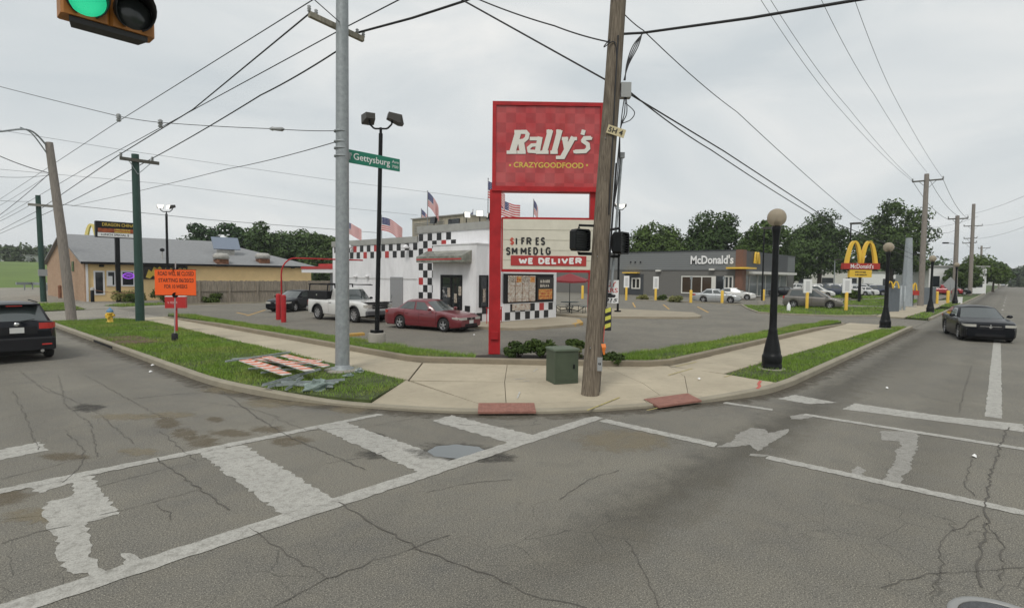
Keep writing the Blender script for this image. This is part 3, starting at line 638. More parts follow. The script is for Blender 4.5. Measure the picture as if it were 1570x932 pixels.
for i in range(4):
    x0 = 22.05+i*.58; mp_ = MB().box(x0, x0+.52, YF-.17, YF-.12, 1.28, 2.72).build('menu_panel', M_MENU, wt); MB().box(x0+.06, x0+.46, YF-.176, YF-.171, 2.35, 2.66).build('picture', M_PROMO if i % 2 else M_POST, mp_)
pp = MB().box(24.5, 26.02, YF-.17, YF-.12, 1.30, 2.62).build('promo_panel', mat('promo_black', (.02, .016, .014), .3), wt)
MB().box(24.62, 25.88, YF-.176, YF-.171, 1.36, 1.95).build('picture', M_PROMO, pp)
scribble((24.75, YF-.176, 2.32), (1, 0, 0), 1.0, .17, mat('menu_lettering', (.55, .50, .42), .5), pp, 1); scribble((24.75, YF-.176, 2.06), (1, 0, 0), .8, .17, mat('menu_lettering', (.55, .50, .42), .5), pp, 2)
MB().box(22.4, 23.9, YF-.16, YF-.125, .80, 1.16).build('menu_panel', M_MENU, wt)
MB().box(26.06, 26.3, YF-.14, YF-.12, 1.2, 2.85).build('white_post', M_TWHT, wt); MB().box(21.7, 26.3, YF-.15, YF-.12, 2.82, 2.92).build('white_trim', M_TWHT, wt)
# guard rail of the walk-up window
rg = thing('guard_rail', 'low red steel railing beside the drive-in walk-up window', 'railing', (20.5, 19.9, .23)); r_ = MB()
for i in range(6): r_.cyl((20.1+.22*i, 19.9, .23), (20.1+.22*i, 19.9, 1.02), .02, n=6)
r_.build('post', M_RED, rg); MB().tube([(20.05, 19.9, 1.04), (21.25, 19.9, 1.04)], .028, 6).build('handrail', M_RED, rg)
MB().box(20.8, 21.2, 19.86, 19.89, .35, .95).build('panel', M_TRED, rg)
# drive-through canopy at the far end of the building
zc1 = onX(470, 411, 21.4).z; zc0 = onX(470, 418, 21.4).z
cp = MB().box(21.4, 25.2, 37.0, 42.0, zc0, zc1).build('canopy', M_TWHT, DI)
MB().box(21.36, 25.24, 36.98, 42.04, zc1-.08, zc1+.12).build('red_band', M_TRED, cp); MB().box(22.2, 24.4, 38.6, 40.8, zc1+.12, zc1+.34).build('raised_roof', M_TRED, cp); MB().box(22.4, 23.2, 38.6, 39.4, .1, zc0).build('column', M_DOORG, cp)
# rooftop unit, roof boxes
ru = thing('rooftop_unit', 'large beige rooftop ventilation unit behind the drive-in parapet', 'rooftop unit', (24, 26, 5.05))
MB().box(22.5, 26.2, 24.3, 29.2, 5.03, 6.3).build('casing', M_BEIGE, ru); MB().box(22.44, 22.5, 24.6, 25.6, 5.5, 6.1).build('louvre', M_GLASSD, ru); MB().box(22.40, 26.3, 24.25, 29.25, 6.3, 6.36).build('lid', M_FASCIA, ru)
for k in range(8): MB().box(22.47, 22.497, 26.0, 29.0, 5.3+.1*k, 5.33+.1*k).build('louvre_slat', M_FASCIA, ru)
def floodlight(loc, az, lit, label, lean=.35, s=1.0, group=None):
    t = thing('floodlight', label, 'floodlight', loc, az, group)
    M0 = wmat(t)
    def W(v): return [M0 @ Vector(p) for p in v]
    b = MB(); b.cyl(M0 @ Vector((0, 0, -.02)), M0 @ Vector((0, 0, .28*s)), .03*s, n=8); b.build('bracket', M_BLK, t)
    f0 = [(-.10, -.20, .18), (-.10, .20, .18), (-.16, .20, .50), (-.16, -.20, .50)]; f1 = [(.18, -.28, .16), (.18, .28, .16), (.10, .28, .62), (.10, -.28, .62)]
    v = [(p[0]*s, p[1]*s, p[2]*s) for p in f0+f1]
    MB().add(W(v), [(0, 3, 2, 1), (0, 1, 5, 4), (1, 2, 6, 5), (2, 3, 7, 6), (3, 0, 4, 7)]).build('housing', M_BLK, t)
    g = [(.175, -.26, .17), (.175, .26, .17), (.10, .26, .61), (.10, -.26, .61)]
    MB().poly(W([(p[0]*s+.012, p[1]*s, p[2]*s) for p in g])).build('lens', M_LIT if lit else M_GLASSD, t); return t
toc = math.atan2(-24, -21)
floodlight((21.9, 23.4, 5.9), toc+.5, True, 'lit floodlight on the drive-in roof beside the beige unit', s=.7); floodlight((21.9, 22.3, 5.9), toc-.1, True, 'lit floodlight on the drive-in roof, nearest the striped flag', s=.7)
for yy in (23.4, 22.3): MB().cyl((21.9, yy, 5.6), (21.9, yy, 5.92), .03, n=6).build('lamp_mount', M_BLK, wt)
fl = floodlight((21.25, 25.5, 5.62), math.pi, False, 'dark shoebox floodlight on the parapet above the entrance', s=.8)
fl2 = floodlight((21.25, 20.9, 5.62), math.pi*.8, False, 'dark floodlight at the parapet corner beside the red sign', s=.7)
# ---------------------------------------------------------------- flags on the parapet
def flag_mat():
    m = bpy.data.materials.new('striped_flag_cloth'); m.use_nodes = True; N, Lk, b = nodes(m)
    uvn = N.new('ShaderNodeUVMap'); sp = N.new('ShaderNodeSeparateXYZ'); Lk.new(uvn.outputs[0], sp.inputs[0]); u, v = sp.outputs[0], sp.outputs[1]
    st = math_(N, Lk, 'MODULO', math_(N, Lk, 'FLOOR', math_(N, Lk, 'MULTIPLY', v, 12.999)), 2.0)
    c = mixc(N, Lk, st, (.50, .05, .06), (.72, .70, .68)); c = mixc(N, Lk, 1.0, c, (1, 1, 1), 'MULTIPLY')
    can = math_(N, Lk, 'MULTIPLY', math_(N, Lk, 'LESS_THAN', u, .4), math_(N, Lk, 'GREATER_THAN', v, 6/13))
    su = math_(N, Lk, 'SUBTRACT', math_(N, Lk, 'FRACT', math_(N, Lk, 'MULTIPLY', u, 14)), .5); sv = math_(N, Lk, 'SUBTRACT', math_(N, Lk, 'FRACT', math_(N, Lk, 'MULTIPLY', v, 9.5)), .5)
    r2 = math_(N, Lk, 'ADD', math_(N, Lk, 'MULTIPLY', su, su), math_(N, Lk, 'MULTIPLY', sv, sv)); star = math_(N, Lk, 'LESS_THAN', r2, .05)
    cc = mixc(N, Lk, star, (.03, .04, .14), (.6, .6, .62)); c = mixc(N, Lk, can, c, cc)
    Lk.new(c, b.inputs['Base Color']); b.inputs['Roughness'].default_value = .8; return m
M_FLAG = flag_mat(); M_ALU = mat('flag_pole_aluminium', (.30, .31, .32), .4, .7)
def flag(base, h, wd, ht, az, droop, label, seed, cut=1.0):
    t = thing('flag', label, 'flag', base, 0, 'striped flags along the drive-in parapet'); base = Vector(base); top = base+Vector((0, 0, h))
    pl = MB().tube([base, top], [.03, .02], 8).build('pole', M_ALU, t); MB().lathe([(0, .06), (.035, .03), (.035, 0), (0, -.03)], top, 8).build('finial', M_ALU, pl)
    rr = random.Random(seed); ph = rr.uniform(0, 6); nx, nz = 22, 10; V = []; UV = []; dx, dy = math.cos(az), math.sin(az)
    for i in range(nx+1):
        for j in range(nz+1):
            u, v = i/nx, j/nz; a = .05+.16*u; w = math.sin(u*7+ph+v*1.2)*a*wd*.55+math.sin(u*15+ph*2)*.02
            d = u*wd*math.cos(droop*(.5+.5*u)); dz = -u*wd*math.sin(droop*(.6+.4*u)); p = top+Vector((dx*d-dy*w, dy*d+dx*w, -.06-ht*(1-v)+dz+.05*math.sin(u*5+ph))); V.append(p); UV.append((u, v))
    F = [(i*(nz+1)+j, (i+1)*(nz+1)+j, (i+1)*(nz+1)+j+1, i*(nz+1)+j+1) for i in range(nx) for j in range(nz)]
    b = MB().add(V, F, True); o = b.build('cloth', M_FLAG, t); l = o.data.uv_layers.new(name='UVMap')
    for lp in o.data.loops: l.data[lp.index].uv = UV[lp.vertex_index]
    return t
RT = math.radians(42.1-90)       # image-right in the world
def fx(px, X, z=5.6): return (X, onX(px, 340, X).y, z)
flag(fx(527, 21.6, 5.02), 1.55, 1.35, .80, RT+.1, .40, 'half-hidden striped flag behind the tall grey steel pole', 1)
flag(fx(585, 21.6, 5.02), 1.60, 1.55, .88, RT-.1, .48, 'striped flag flying out right of the black floodlight pole', 2)
flag(fx(655.5, 21.5), 2.15, 1.15, .85, RT, .95, 'striped flag on a pole in front of the beige rooftop unit', 3)
flag((24.6, onX(646, 335, 24.6).y, 6.36), .95, .9, .65, RT, .8, 'short dark flag half hidden behind the beige rooftop unit', 4)
flag((26.2, onX(725, 340, 26.2).y, 5.6), 1.55, 1.1, .9, RT+math.pi, 1.2, 'limp striped flag hanging left of its pole beside the roof floodlights', 5)
flag((21.45, onX(748, 340, 21.45).y, 5.62), 2.3, 1.2, .9, RT, .7, 'tallest striped flag, directly left of the red sign post', 6)
flag((onY(768, 330, 24).x, 24.0, 5.62), 1.85, 1.25, .95, RT, .25, 'striped flag showing between the two panels of the red sign', 7)
flag((onY(818, 330, 21.2).x, 21.2, 5.62), 1.6, .8, .8, RT, 1.25, 'drooping striped flag above the middle of the letter board', 8)

# ---------------------------------------------------------------- yellow restaurant with grey gabled roof
M_YELW = mat('yellow_painted_wall', (.76, .56, .29), .8, var=.06, scale=1.2, bump=.1)
def brick_mat():
    m = bpy.data.materials.new('tan_brick'); m.use_nodes = True; N, Lk, b = nodes(m); t = N.new('ShaderNodeTexCoord').outputs['Object']
    sp = N.new('ShaderNodeSeparateXYZ'); Lk.new(t, sp.inputs[0]); cb = N.new('ShaderNodeCombineXYZ'); Lk.new(sp.outputs[1], cb.inputs[0]); Lk.new(sp.outputs[2], cb.inputs[1])
    br = N.new('ShaderNodeTexBrick'); br.inputs['Scale'].default_value = 1.0; br.inputs['Brick Width'].default_value = .22; br.inputs['Row Height'].default_value = .075; br.inputs['Mortar Size'].default_value = .008
    br.inputs['Color1'].default_value = (.36, .20, .12, 1); br.inputs['Color2'].default_value = (.46, .29, .17, 1); br.inputs['Mortar'].default_value = (.42, .37, .3, 1); Lk.new(cb.outputs[0], br.inputs['Vector'])
    n = noise(N, Lk, t, 1.5, 4); Lk.new(mixc(N, Lk, ramp(N, Lk, n, .4, .7, 0, .5), br.outputs[0], (.30, .19, .12)), b.inputs['Base Color']); b.inputs['Roughness'].default_value = .9; return m
M_BRICK = brick_mat(); M_SHING = mat('grey_shingles', (.235, .24, .245), .9, var=.16, scale=7, bump=.5, bscale=30, stretch=(.5, 1, 3))
YR = thing('gabled_restaurant', 'long yellow restaurant with tan brick gable end and grey shingle roof', 'building', (10.5, 59, .1))
Y0, Y1, X0, X1, ZE, ZR = 59.0, 77.0, 10.5, 31.2, 3.55, 6.3; YM = 68.0
MB().box(X0+.2, X1, Y0, Y1, .1, ZE).build('wall', M_YELW, YR)
gbl = MB().prism([(X0, Y0, .1), (X0, Y1, .1), (X0, Y1, ZE), (X0, YM, ZR-.1), (X0, Y0, ZE)], (.2, 0, 0)).build('gable_wall', M_BRICK, YR)
rf = MB(); XH = 24.2
A = [(X0-.3, Y0-.5, ZE-.05), (X1+.5, Y0-.5, ZE-.05), (XH, YM, ZR), (X0-.3, YM, ZR), (X1+.5, Y1+.5, ZE-.05), (X0-.3, Y1+.5, ZE-.05)]
rf.add(A, [(0, 1, 2, 3), (3, 2, 4, 5), (1, 4, 2)]); rfo = rf.build('roof', M_SHING, YR); md = rfo.modifiers.new('thick', 'SOLIDIFY'); md.thickness = .14; md.offset = -1
MB().box(X0-.3, X1+.5, Y0-.53, Y0-.50, ZE-.22, ZE-.02).build('gutter', M_BLK, rfo)
def onw(x, y): return onY(x, y, Y0)
def ywin(a, b_, c, d, name, cols, fr=M_TWHT, w=.12): p, q = onw(a, c), onw(b_, d); return framed(YR, name, 'y', Y0, p.x, q.x, q.z, p.z, cols, w, M_GLASSD, fr, .06)
ywin(143, 161, 415, 452, 'door', 1); yw1 = ywin(163, 178, 415, 439, 'window', 1); yw2 = ywin(185, 207, 415, 439, 'window', 1)
q = onw(170, 432); MB().box(q.x-.3, q.x+.1, Y0-.1, Y0-.07, q.z-.35, q.z+.5).build('notice', M_TWHT, yw1)
q = onw(196.5, 423); tor = MB()
tor.tube([(q.x+.42*math.cos(a*math.pi/10), Y0-.12, q.z+.24*math.sin(a*math.pi/10)) for a in range(21)], .03, 6); neon = tor.build('neon_sign', mat('violet_neon', (.45, .12, .9), .4, emit=.9), yw2)
text('lettering', 'OPEN', (q.x-.3, Y0-.12, q.z-.09), (1, 0, 0), (0, 0, 1), .6, .18, mat('violet_neon', (.3, .1, .8), .4), neon, .004)
MB().box(X0+.1, X0+.25, Y0-.12, Y0+.1, .1, ZE-.2).build('corner_trim', M_TWHT, YR)
for py0, py1, z0, z1, nm in ((64.0, 65.4, .12, 2.3, 'door'), (63.0, 63.9, 2.7, 3.6, 'window')): MB().box(X0-.05, X0-.003, py0, py1, z0, z1).build(nm, M_GLASSD, gbl)
s0, s1 = onw(219, 404), onw(287, 428)
ws = MB().box(s0.x, s1.x, Y0-.18, Y0-.02, s1.z, ZE-.24).build('wall_sign', mat('sign_black', (.02, .018, .015), .4), YR)
M_SIGNY = mat('sign_yellow', (.66, .48, .08), .5)
dr = [(0, .1), (.3, .75), (.55, .55), (.8, .95), (1.1, .8), (1.35, 1.0), (1.6, .75), (1.4, .55), (1.75, .35), (1.5, .12), (1.2, .3), (1.0, .05), (.7, .25), (.4, 0)]
MB().poly([(s0.x+.15+a*.85, Y0-.19, s1.z+.05+b_*(ZE-.35-s1.z)) for a, b_ in dr]).build('emblem', M_SIGNY, ws)
text('lettering', 'DRAGON', (s0.x+1.75, Y0-.18, s1.z+.62), (1, 0, 0), (0, 0, 1), 2.2, .42, M_SIGNY, ws, .01); text('lettering', 'CHINA', (s0.x+2.1, Y0-.18, s1.z+.12), (1, 0, 0), (0, 0, 1), 1.6, .36, M_SIGNY, ws, .01)
for px, py in ((155, 407), (335, 407), (448, 410)): p = onw(px, py); MB().box(p.x-.15, p.x+.15, Y0-.3, Y0-.003, p.z-.12, p.z+.06).build('wall_lamp', M_BLK, YR)
def roofp(px, py):               # point on the front roof slope
    n = Vector((0, -(ZR-ZE), YM-Y0+.5)).normalized(); return onP(px, py, A[0], n)
M_RUST = mat('rusty_vent', (.20, .09, .05), .8, var=.5, scale=6); M_VENT = mat('vent_grey', (.38, .37, .34), .6, var=.2)
for px, py in ((339, 403), (403, 402)):
    p = roofp(px, py); t = thing('roof_vent', 'mushroom roof vent with rusty base on the %s' % ('grey shingles nearer the tilted panel' if px < 370 else 'grey shingles nearer the hip end'), 'roof vent', (p.x, p.y, p.z-.3), 0, 'mushroom vents on the grey roof')
    MB().box(p.x-.55, p.x+.55, p.y-.5, p.y+.5, p.z-.4, p.z+.35).build('base', M_RUST, t); MB().lathe([(.45, .35), (.75, .4), (.75, .75), (.55, .95), (0, 1.0)], p, 14).build('cowl', M_VENT, t)
p = roofp(346, 390); t = thing('roof_panel', 'tilted blue-grey panel on a metal stand on the shingle roof', 'roof unit', (p.x, p.y, p.z)); MB().box(p.x-.8, p.x+.8, p.y-.3, p.y+.3, p.z-.4, p.z+.6).build('stand', M_VENT, t)
MB().obox((p.x, p.y-.1, p.z+1.15), (1, 0, 0), (0, .5, .85), (0, -.85, .5), 1.35, .75, .06).build('panel', mat('blue_grey_sheet', (.22, .26, .33), .5), t)
p = roofp(249, 397); t = thing('roof_pipe', 'thin vent pipe with cap on the grey roof above the black sign', 'vent pipe', tuple(p)); MB().cyl((p.x, p.y, p.z-.3), (p.x, p.y, p.z+.8), .05).build('pipe', M_VENT, t); MB().lathe([(.05, .7), (.2, .75), (.2, .95), (0, 1.05)], p, 8).build('cap', M_BLK, t)
# picket fence of grey weathered boards
M_FENCE = mat('weathered_boards', (.26, .225, .18), .9, var=.35, scale=3.5, stretch=(6, 6, .5)); M_FENCE2 = mat('fence_rail', (.15, .13, .105), .9, var=.3)
fe = thing('board_fence', 'weathered grey wooden board fence between the lot and the yellow restaurant', 'fence', (15, 50.2, .1))
fr_ = random.Random(4); x = 14.2
while x < 36:
    b = MB(); 
    for k in range(16):
        xx = x+k*.15; h = 2.02+fr_.uniform(-.03, .03); dy = fr_.uniform(0, .012); b.box(xx+.003, xx+.144, 50.2+dy, 50.222+dy, .14, h); 
    pn = b.build('fence_panel', M_FENCE, fe); MB().box(x, x+2.4, 50.226, 50.28, .5, .6).box(x, x+2.4, 50.226, 50.28, 1.55, 1.65).build('rail', M_FENCE2, pn)
    MB().box(x-.07, x+.06, 50.09, 50.198, .1, 2.0).build('post', M_FENCE, fe)
    MB().box(x+.065, x+2.33, 50.165, 50.198, 1.06, 1.14).build('rail', M_FENCE2, fe); x += 2.4

# ---------------------------------------------------------------- grey restaurant at the back right
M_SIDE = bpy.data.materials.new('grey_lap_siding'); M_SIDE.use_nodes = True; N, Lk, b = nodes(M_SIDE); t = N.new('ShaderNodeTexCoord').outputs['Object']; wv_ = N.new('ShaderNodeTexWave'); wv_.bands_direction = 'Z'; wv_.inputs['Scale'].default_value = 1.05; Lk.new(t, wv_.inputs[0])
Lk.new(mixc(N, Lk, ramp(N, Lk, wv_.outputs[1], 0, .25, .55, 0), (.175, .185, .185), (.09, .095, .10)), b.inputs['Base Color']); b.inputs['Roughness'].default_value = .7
M_GBRK = mat('grey_brick', (.145, .142, .132), .9, var=.15, scale=5, bump=.3, bscale=14, stretch=(1, 1, 3)); M_DARKP = mat('dark_panel', (.045, .05, .055), .5); M_COPP = mat('brown_tower', (.17, .085, .055), .7, var=.1)
M_TRIM = mat('white_trim', (.66, .65, .60), .6); M_GOLD = mat('golden_yellow', (.78, .50, .05), .45); M_LGT = mat('white_sign_letters', (.80, .80, .79), .4); M_YPOST = mat('yellow_bollard', (.75, .48, .06), .55)
XM = 72.0
MD = thing('grey_restaurant', 'long low grey restaurant with white wall lettering behind the lots', 'building', (XM, 35, .1))
def mw(px, py): return onX(px, py, XM)
zb = mw(1000, 414).z; ZM = 6.25
MB().box(XM, 98, 26.4, 56, .1, zb).build('wall', M_GBRK, MD); up = MB().box(XM-.12, 98, 26.3, 56.1, zb+.002, ZM).build('parapet', M_SIDE, MD); MB().box(XM-.2, 98, 26.25, 56.2, ZM, ZM+.12).build('coping', M_DARKP, up)
p, q = mw(1060, 404), mw(1126, 391); text('lettering', "McDonald's", (XM-.13, p.y, p.z-.1), (0, -1, 0), (0, 0, 1), p.y-q.y, q.z-p.z+.12, M_LGT, up, .12, 0, .03)
pa, pb = mw(1045, 423), mw(1092, 451); framed(MD, 'window', 'x', XM, pb.y, pa.y, pb.z, pa.z, 3, .14, mat('warm_dark_glass', (.055, .038, .026), .08), M_TRIM, .06)
MB().box(XM-.15, XM-.003, mw(1098, 430).y, mw(1092, 430).y, .5, pa.z).build('white_pier', M_TRIM, MD)
pa, pb = mw(1098, 423), mw(1111, 455); framed(MD, 'window', 'x', XM, pb.y, pa.y, pb.z, pa.z, 1, .08, M_GLASSD, M_DARKP, .06)
pa, pb = mw(1111, 423), mw(1124, 446); framed(MD, 'drive_through_window', 'x', XM, pb.y, pa.y, pb.z, pa.z, 2, .16, M_GLASSD, M_TRIM, .12)
pa, pb = mw(958, 420), mw(986, 458); rc = MB().box(XM-.05, XM-.003, pb.y, pa.y, .12, pa.z).build('dark_bay', M_DARKP, MD); MB().box(XM-.9, XM-.06, pb.y+.6, pa.y-.1, pa.z+.1, pa.z+.25).build('yellow_awning', M_GOLD, MD)
pa, pb = mw(969, 426), mw(982, 443); framed(rc, 'window', 'x', XM-.05, pb.y, pa.y, pb.z, pa.z, 2, .16, M_GLASSD, M_TRIM, .08)
for px, py in ((1011, 415), (1093, 413)): p = mw(px, py); MB().box(XM-.5, XM-.13, p.y-.35, p.y+.35, p.z-.12, p.z+.1).build('wall_lamp', M_TRIM, MD)
for px in (968, 975, 983): p = mw(px, 402); MB().box(XM-.3, XM-.12, p.y-.07, p.y+.07, p.z-.1, p.z+.1).build('spotlight', M_BLK, up)
tw = MB().box(XM-.25, 73.0, 25.35, 26.28, .1, ZM+.1).build('brown_tower', M_COPP, MD); pt = onX(1145, 411, XM-.25); MB().box(XM-1.0, 74, 24.4, 27.2, pt.z-.1, pt.z+.1).build('cantilever_slab', M_GOLD, MD)
YFm = 26.2; xr = onY(1207, 400, YFm).x; zc = onY(1180, 421, YFm).z
MB().box(73.0, xr, YFm-.1, YFm-.003, zc+.35, ZM-.05).build('dark_wall', M_DARKP, MD); MB().box(73.0, xr+1, YFm-1.2, YFm-.11, zc, zc+.35).build('canopy', M_TRIM, MD)
sf = framed(MD, 'storefront', 'y', YFm, 73.2, xr-.2, .2, zc-.02, 6, .12, mat('pale_storefront_glass', (.20, .22, .22), .1), M_TRIM, .08)
def arches(o, xd, w, h, th, m, name, parent, depth=.12):
    """double arch: two tall parabolic loops side by side"""
    o, xd = Vector(o), Vector(xd).normalized(); up_ = Vector((0, 0, 1)); nrm = xd.cross(up_); b = MB(); V = []; n = 18
    for half in (0, 1):
        for i in range(n+1):
            t_ = i/n; xx = (half+t_)*w/2; s_ = abs(2*t_-1); zz = h*(1-s_**2.3); tw_ = th*(.55+.45*s_)
            xo = xx+(tw_ if t_ > .5 else -tw_)*.5*s_; ins = .5*tw_
            V.append((xx, zz, tw_, t_))
    for half in (0, 1):
        seg = V[half*(n+1):(half+1)*(n+1)]; P = []
        for i, (xx, zz, tw_, t_) in enumerate(seg):
            a = seg[max(i-1, 0)]; c = seg[min(i+1, n)]; d = Vector((c[0]-a[0], c[1]-a[1])).normalized(); nn_ = Vector((-d.y, d.x))*tw_/2
            for sgn in (1, -1):
                for dd in (0, depth): P.append(o+xd*(xx+nn_.x*sgn)+up_*(zz+nn_.y*sgn)+nrm*(-dd))
        F = []
        for i in range(n):
            k = i*4; F += [(k, k+4, k+6, k+2), (k+1, k+3, k+7, k+5), (k, k+1, k+5, k+4), (k+2, k+6, k+7, k+3)]
        F += [(0, 2, 3, 1), (n*4, n*4+1, n*4+3, n*4+2)]
        b.add(P, F)
    return b.build(name, m, parent)
p = onY(1154, 404, YFm); arches((p.x, YFm-.35, p.z), (1, 0, 0), 1.9, 1.5, .26, M_GOLD, 'arch_emblem', MD, .2)
for k in range(9): MB().cyl((76.4+k*.7, 24.6, .1), (76.4+k*.7, 24.6, 1.2), .03, n=5).build('rail_post', M_STEEL, MD)
MB().tube([(76.4, 24.6, 1.2), (82, 24.6, 1.2)], .035, 6).build('handrail', M_STEEL, MD)
# ================================================================ red pylon sign on the corner
SL0 = Vector((13.16, 12.69, 0)); SD = Vector((math.cos(math.radians(-47)), math.sin(math.radians(-47)), 0)); SN = Vector((-SD.y, SD.x, 0)); UP = Vector((0, 0, 1))
def SP(px, py, off=0.0): return onP(px, py, SL0-SN*off, SN)
PS = thing('pylon_sign', 'tall red pylon sign with checkered panel and white letter board at the corner', 'sign', tuple(SL0+UP*.14))
def sbox(s0, s1, z0, z1, n0, n1, name, m, parent=PS):   # n measured towards the camera
    return MB().obox(SL0+SD*((s0+s1)/2)+UP*((z0+z1)/2)-SN*((n0+n1)/2), SD, SN, UP, (s1-s0)/2, abs(n1-n0)/2, (z1-z0)/2).build(name, m, parent)
sbox(-.17, .21, .12, 5.5, -.2, .2, 'post', M_RED); sbox(-.10, .14, .62, .86, .2, .28, 'junction_box', M_RED)
sbox(3.12, 3.42, .12, 2.83, -.12, .12, 'post', M_RED); sbox(3.12, 3.42, 4.62, 5.45, -.12, .12, 'post', M_RED)
tp = sbox(-.10, 3.5, 5.45, 8.30, -.25, .20, 'sign_cabinet', M_RED)
def checker_face():
    m = bpy.data.materials.new('faded_red_checker'); m.use_nodes = True; N, Lk, b = nodes(m); t = N.new('ShaderNodeTexCoord').outputs['Object']
    dt = N.new('ShaderNodeVectorMath'); dt.operation = 'DOT_PRODUCT'; dt.inputs[1].default_value = tuple(SD); Lk.new(t, dt.inputs[0]); sp = N.new('ShaderNodeSeparateXYZ'); Lk.new(t, sp.inputs[0])
    a = math_(N, Lk, 'FLOOR', math_(N, Lk, 'MULTIPLY', math_(N, Lk, 'ADD', dt.outputs['Value'], 20), 1/.318)); c_ = math_(N, Lk, 'FLOOR', math_(N, Lk, 'MULTIPLY', sp.outputs[2], 1/.318))
    ch = math_(N, Lk, 'MODULO', math_(N, Lk, 'ADD', a, c_), 2.0); n = noise(N, Lk, t, .9, 3); n2 = noise(N, Lk, t, 2.5, 4)
    bright = mixc(N, Lk, ramp(N, Lk, n, .35, .65), (.45, .022, .026), (.50, .085, .085)); dark = mixc(N, Lk, ramp(N, Lk, n, .35, .65), (.33, .012, .016), (.37, .060, .060))
    c = mixc(N, Lk, math_(N, Lk, 'MULTIPLY', ch, ramp(N, Lk, n2, .3, .7, .5, 1)), bright, dark); Lk.new(c, b.inputs['Base Color']); b.inputs['Roughness'].default_value = .22; b.inputs['Coat Weight'].default_value = .3; return m
sbox(.02, 3.38, 5.60, 8.18, .20, .212, 'sign_face', checker_face(), tp)
for a in ((-.10, .02, 5.45, 8.30), (3.38, 3.5, 5.45, 8.30), (.02, 3.38, 5.45, 5.60), (.02, 3.38, 8.18, 8.30)): sbox(*a, .20, .26, 'frame', M_RED, tp)
def zf5(x, y, k=0): return SP(750+x/5.822, 150+y/5.822, .222+.0006*k)
LOGO = [([(225, 304), (292, 304)], 30), ([(262, 300), (206, 490)], 56), ([(156, 487), (246, 487)], 30), ([(285, 306), (326, 306), (343, 326), (334, 362), (308, 384), (250, 392)], 36), ([(282, 385), (300, 490)], 54), ([(250, 487), (326, 487)], 30),
        ([(362, 366), (440, 366)], 32), ([(455, 350), (428, 490)], 46), ([(432, 420), (380, 424), (352, 448), (356, 478), (425, 482)], 30), ([(418, 488), (470, 488)], 28),
        ([(512, 302), (560, 302)], 32), ([(548, 288), (492, 492)], 48), ([(462, 487), (530, 487)], 30), ([(598, 302), (640, 302)], 32), ([(632, 288), (578, 492)], 48), ([(546, 487), (612, 487)], 30),
        ([(648, 366), (705, 366)], 30), ([(672, 352), (694, 478)], 46), ([(754, 352), (650, 540)], 46), ([(722, 366), (784, 366)], 30), ([(596, 534), (668, 534)], 30), ([(845, 288), (832, 332)], 36),
        ([(908, 360), (852, 362), (836, 386), (880, 416), (884, 452), (858, 478), (768, 482)], 36), ([(762, 468), (770, 494)], 30), ([(908, 350), (900, 374)], 30)]
M_SH = mat('logo_shadow', (.16, .012, .015), .4)
strokes('logo_shadow', LOGO, lambda x, y, k: SP(750+(x+6)/5.822, 150+(y+6)/5.822, .213+.0001*k), M_SH, tp); strokes('logo', LOGO, zf5, mat('logo_white', (.72, .70, .64), .4), tp)
def sp_text(s_, x0, x1, y0, y1, m, parent, off, bold=0.0, shear=0.0):
    a = SP(x0, y1, off); b_ = SP(x1, y1, off); c = SP(x0, y0, off); return text('lettering', s_, a, SD, UP, (b_-a).length, (c-a).length, m, parent, .004, shear, bold)
sp_text('CRAZYGOODFOOD', 787.5, 894.5, 248.5, 257, M_SIGNY, tp, .214, .02)
for px in (782, 900): c_ = SP(px, 253.5, .216); MB().obox(c_, SD, UP, SN, .03, .03, .003).build('bullet', M_SIGNY, tp)
rb = sbox(.22, 3.45, 2.83, 4.62, -.15, .15, 'letter_board', M_RED); sbox(.27, 3.40, 2.92, 4.55, .15, .16, 'board_face', M_CREAM, rb)
for z in (3.22, 3.55, 3.88, 4.21): sbox(.28, 3.39, z, z+.012, .16, .170, 'letter_track', mat('track_plastic', (.50, .48, .40), .4), rb)
M_LETB = mat('black_letters', (.015, .015, .018), .5)
GLY = {'S': [[(.95, .82), (.72, 1), (.28, 1), (.03, .80), (.12, .60), (.85, .42), (.97, .20), (.72, 0), (.28, 0), (.03, .16)]], 'M': [[(0, 0), (0, 1)], [(0, 1), (.5, .3)], [(.5, .3), (1, 1)], [(1, 1), (1, 0)]], 'E': [[(1, 1), (0, 1), (0, 0), (1, 0)], [(0, .52), (.85, .52)]], 'D': [[(0, 0), (0, 1), (.6, 1), (1, .7), (1, .3), (.6, 0), (0, 0)]],
       'L': [[(0, 1), (0, 0), (1, 0)]], 'G': [[(.97, .80), (.72, 1), (.28, 1), (0, .72), (0, .28), (.28, 0), (.72, 0), (1, .2), (1, .46), (.6, .46)]], 'F': [[(1, 1), (0, 1), (0, 0)], [(0, .52), (.8, .52)]], 'R': [[(0, 0), (0, 1), (.7, 1), (1, .86), (1, .66), (.7, .5), (0, .5)], [(.5, .5), (1, 0)]], '1': [[(.5, 0), (.5, 1)]],
       'W': [[(0, 1), (.25, 0)], [(.25, 0), (.5, .8)], [(.5, .8), (.75, 0)], [(.75, 0), (1, 1)]], 'I': [[(.5, 0), (.5, 1)]], 'V': [[(0, 1), (.5, 0)], [(.5, 0), (1, 1)]], '$': [[(.95, .76), (.72, .9), (.28, .9), (.05, .72), (.15, .57), (.85, .43), (.97, .26), (.72, .1), (.28, .1), (.03, .24)], [(.5, 1.08), (.5, -.08)]]}
def block(chars, m, parent, off, wd):
    for ch, x0, x1, y0, y1 in chars:
        h = wd/2; segs = [([(x0+h+(x1-x0-wd)*p[0], y1-h-(y1-y0-wd)*p[1]) for p in pl], wd) for pl in GLY[ch]]; strokes('letter', segs, lambda x, y, k: SP(x, y, off+.0004*k), m, parent)
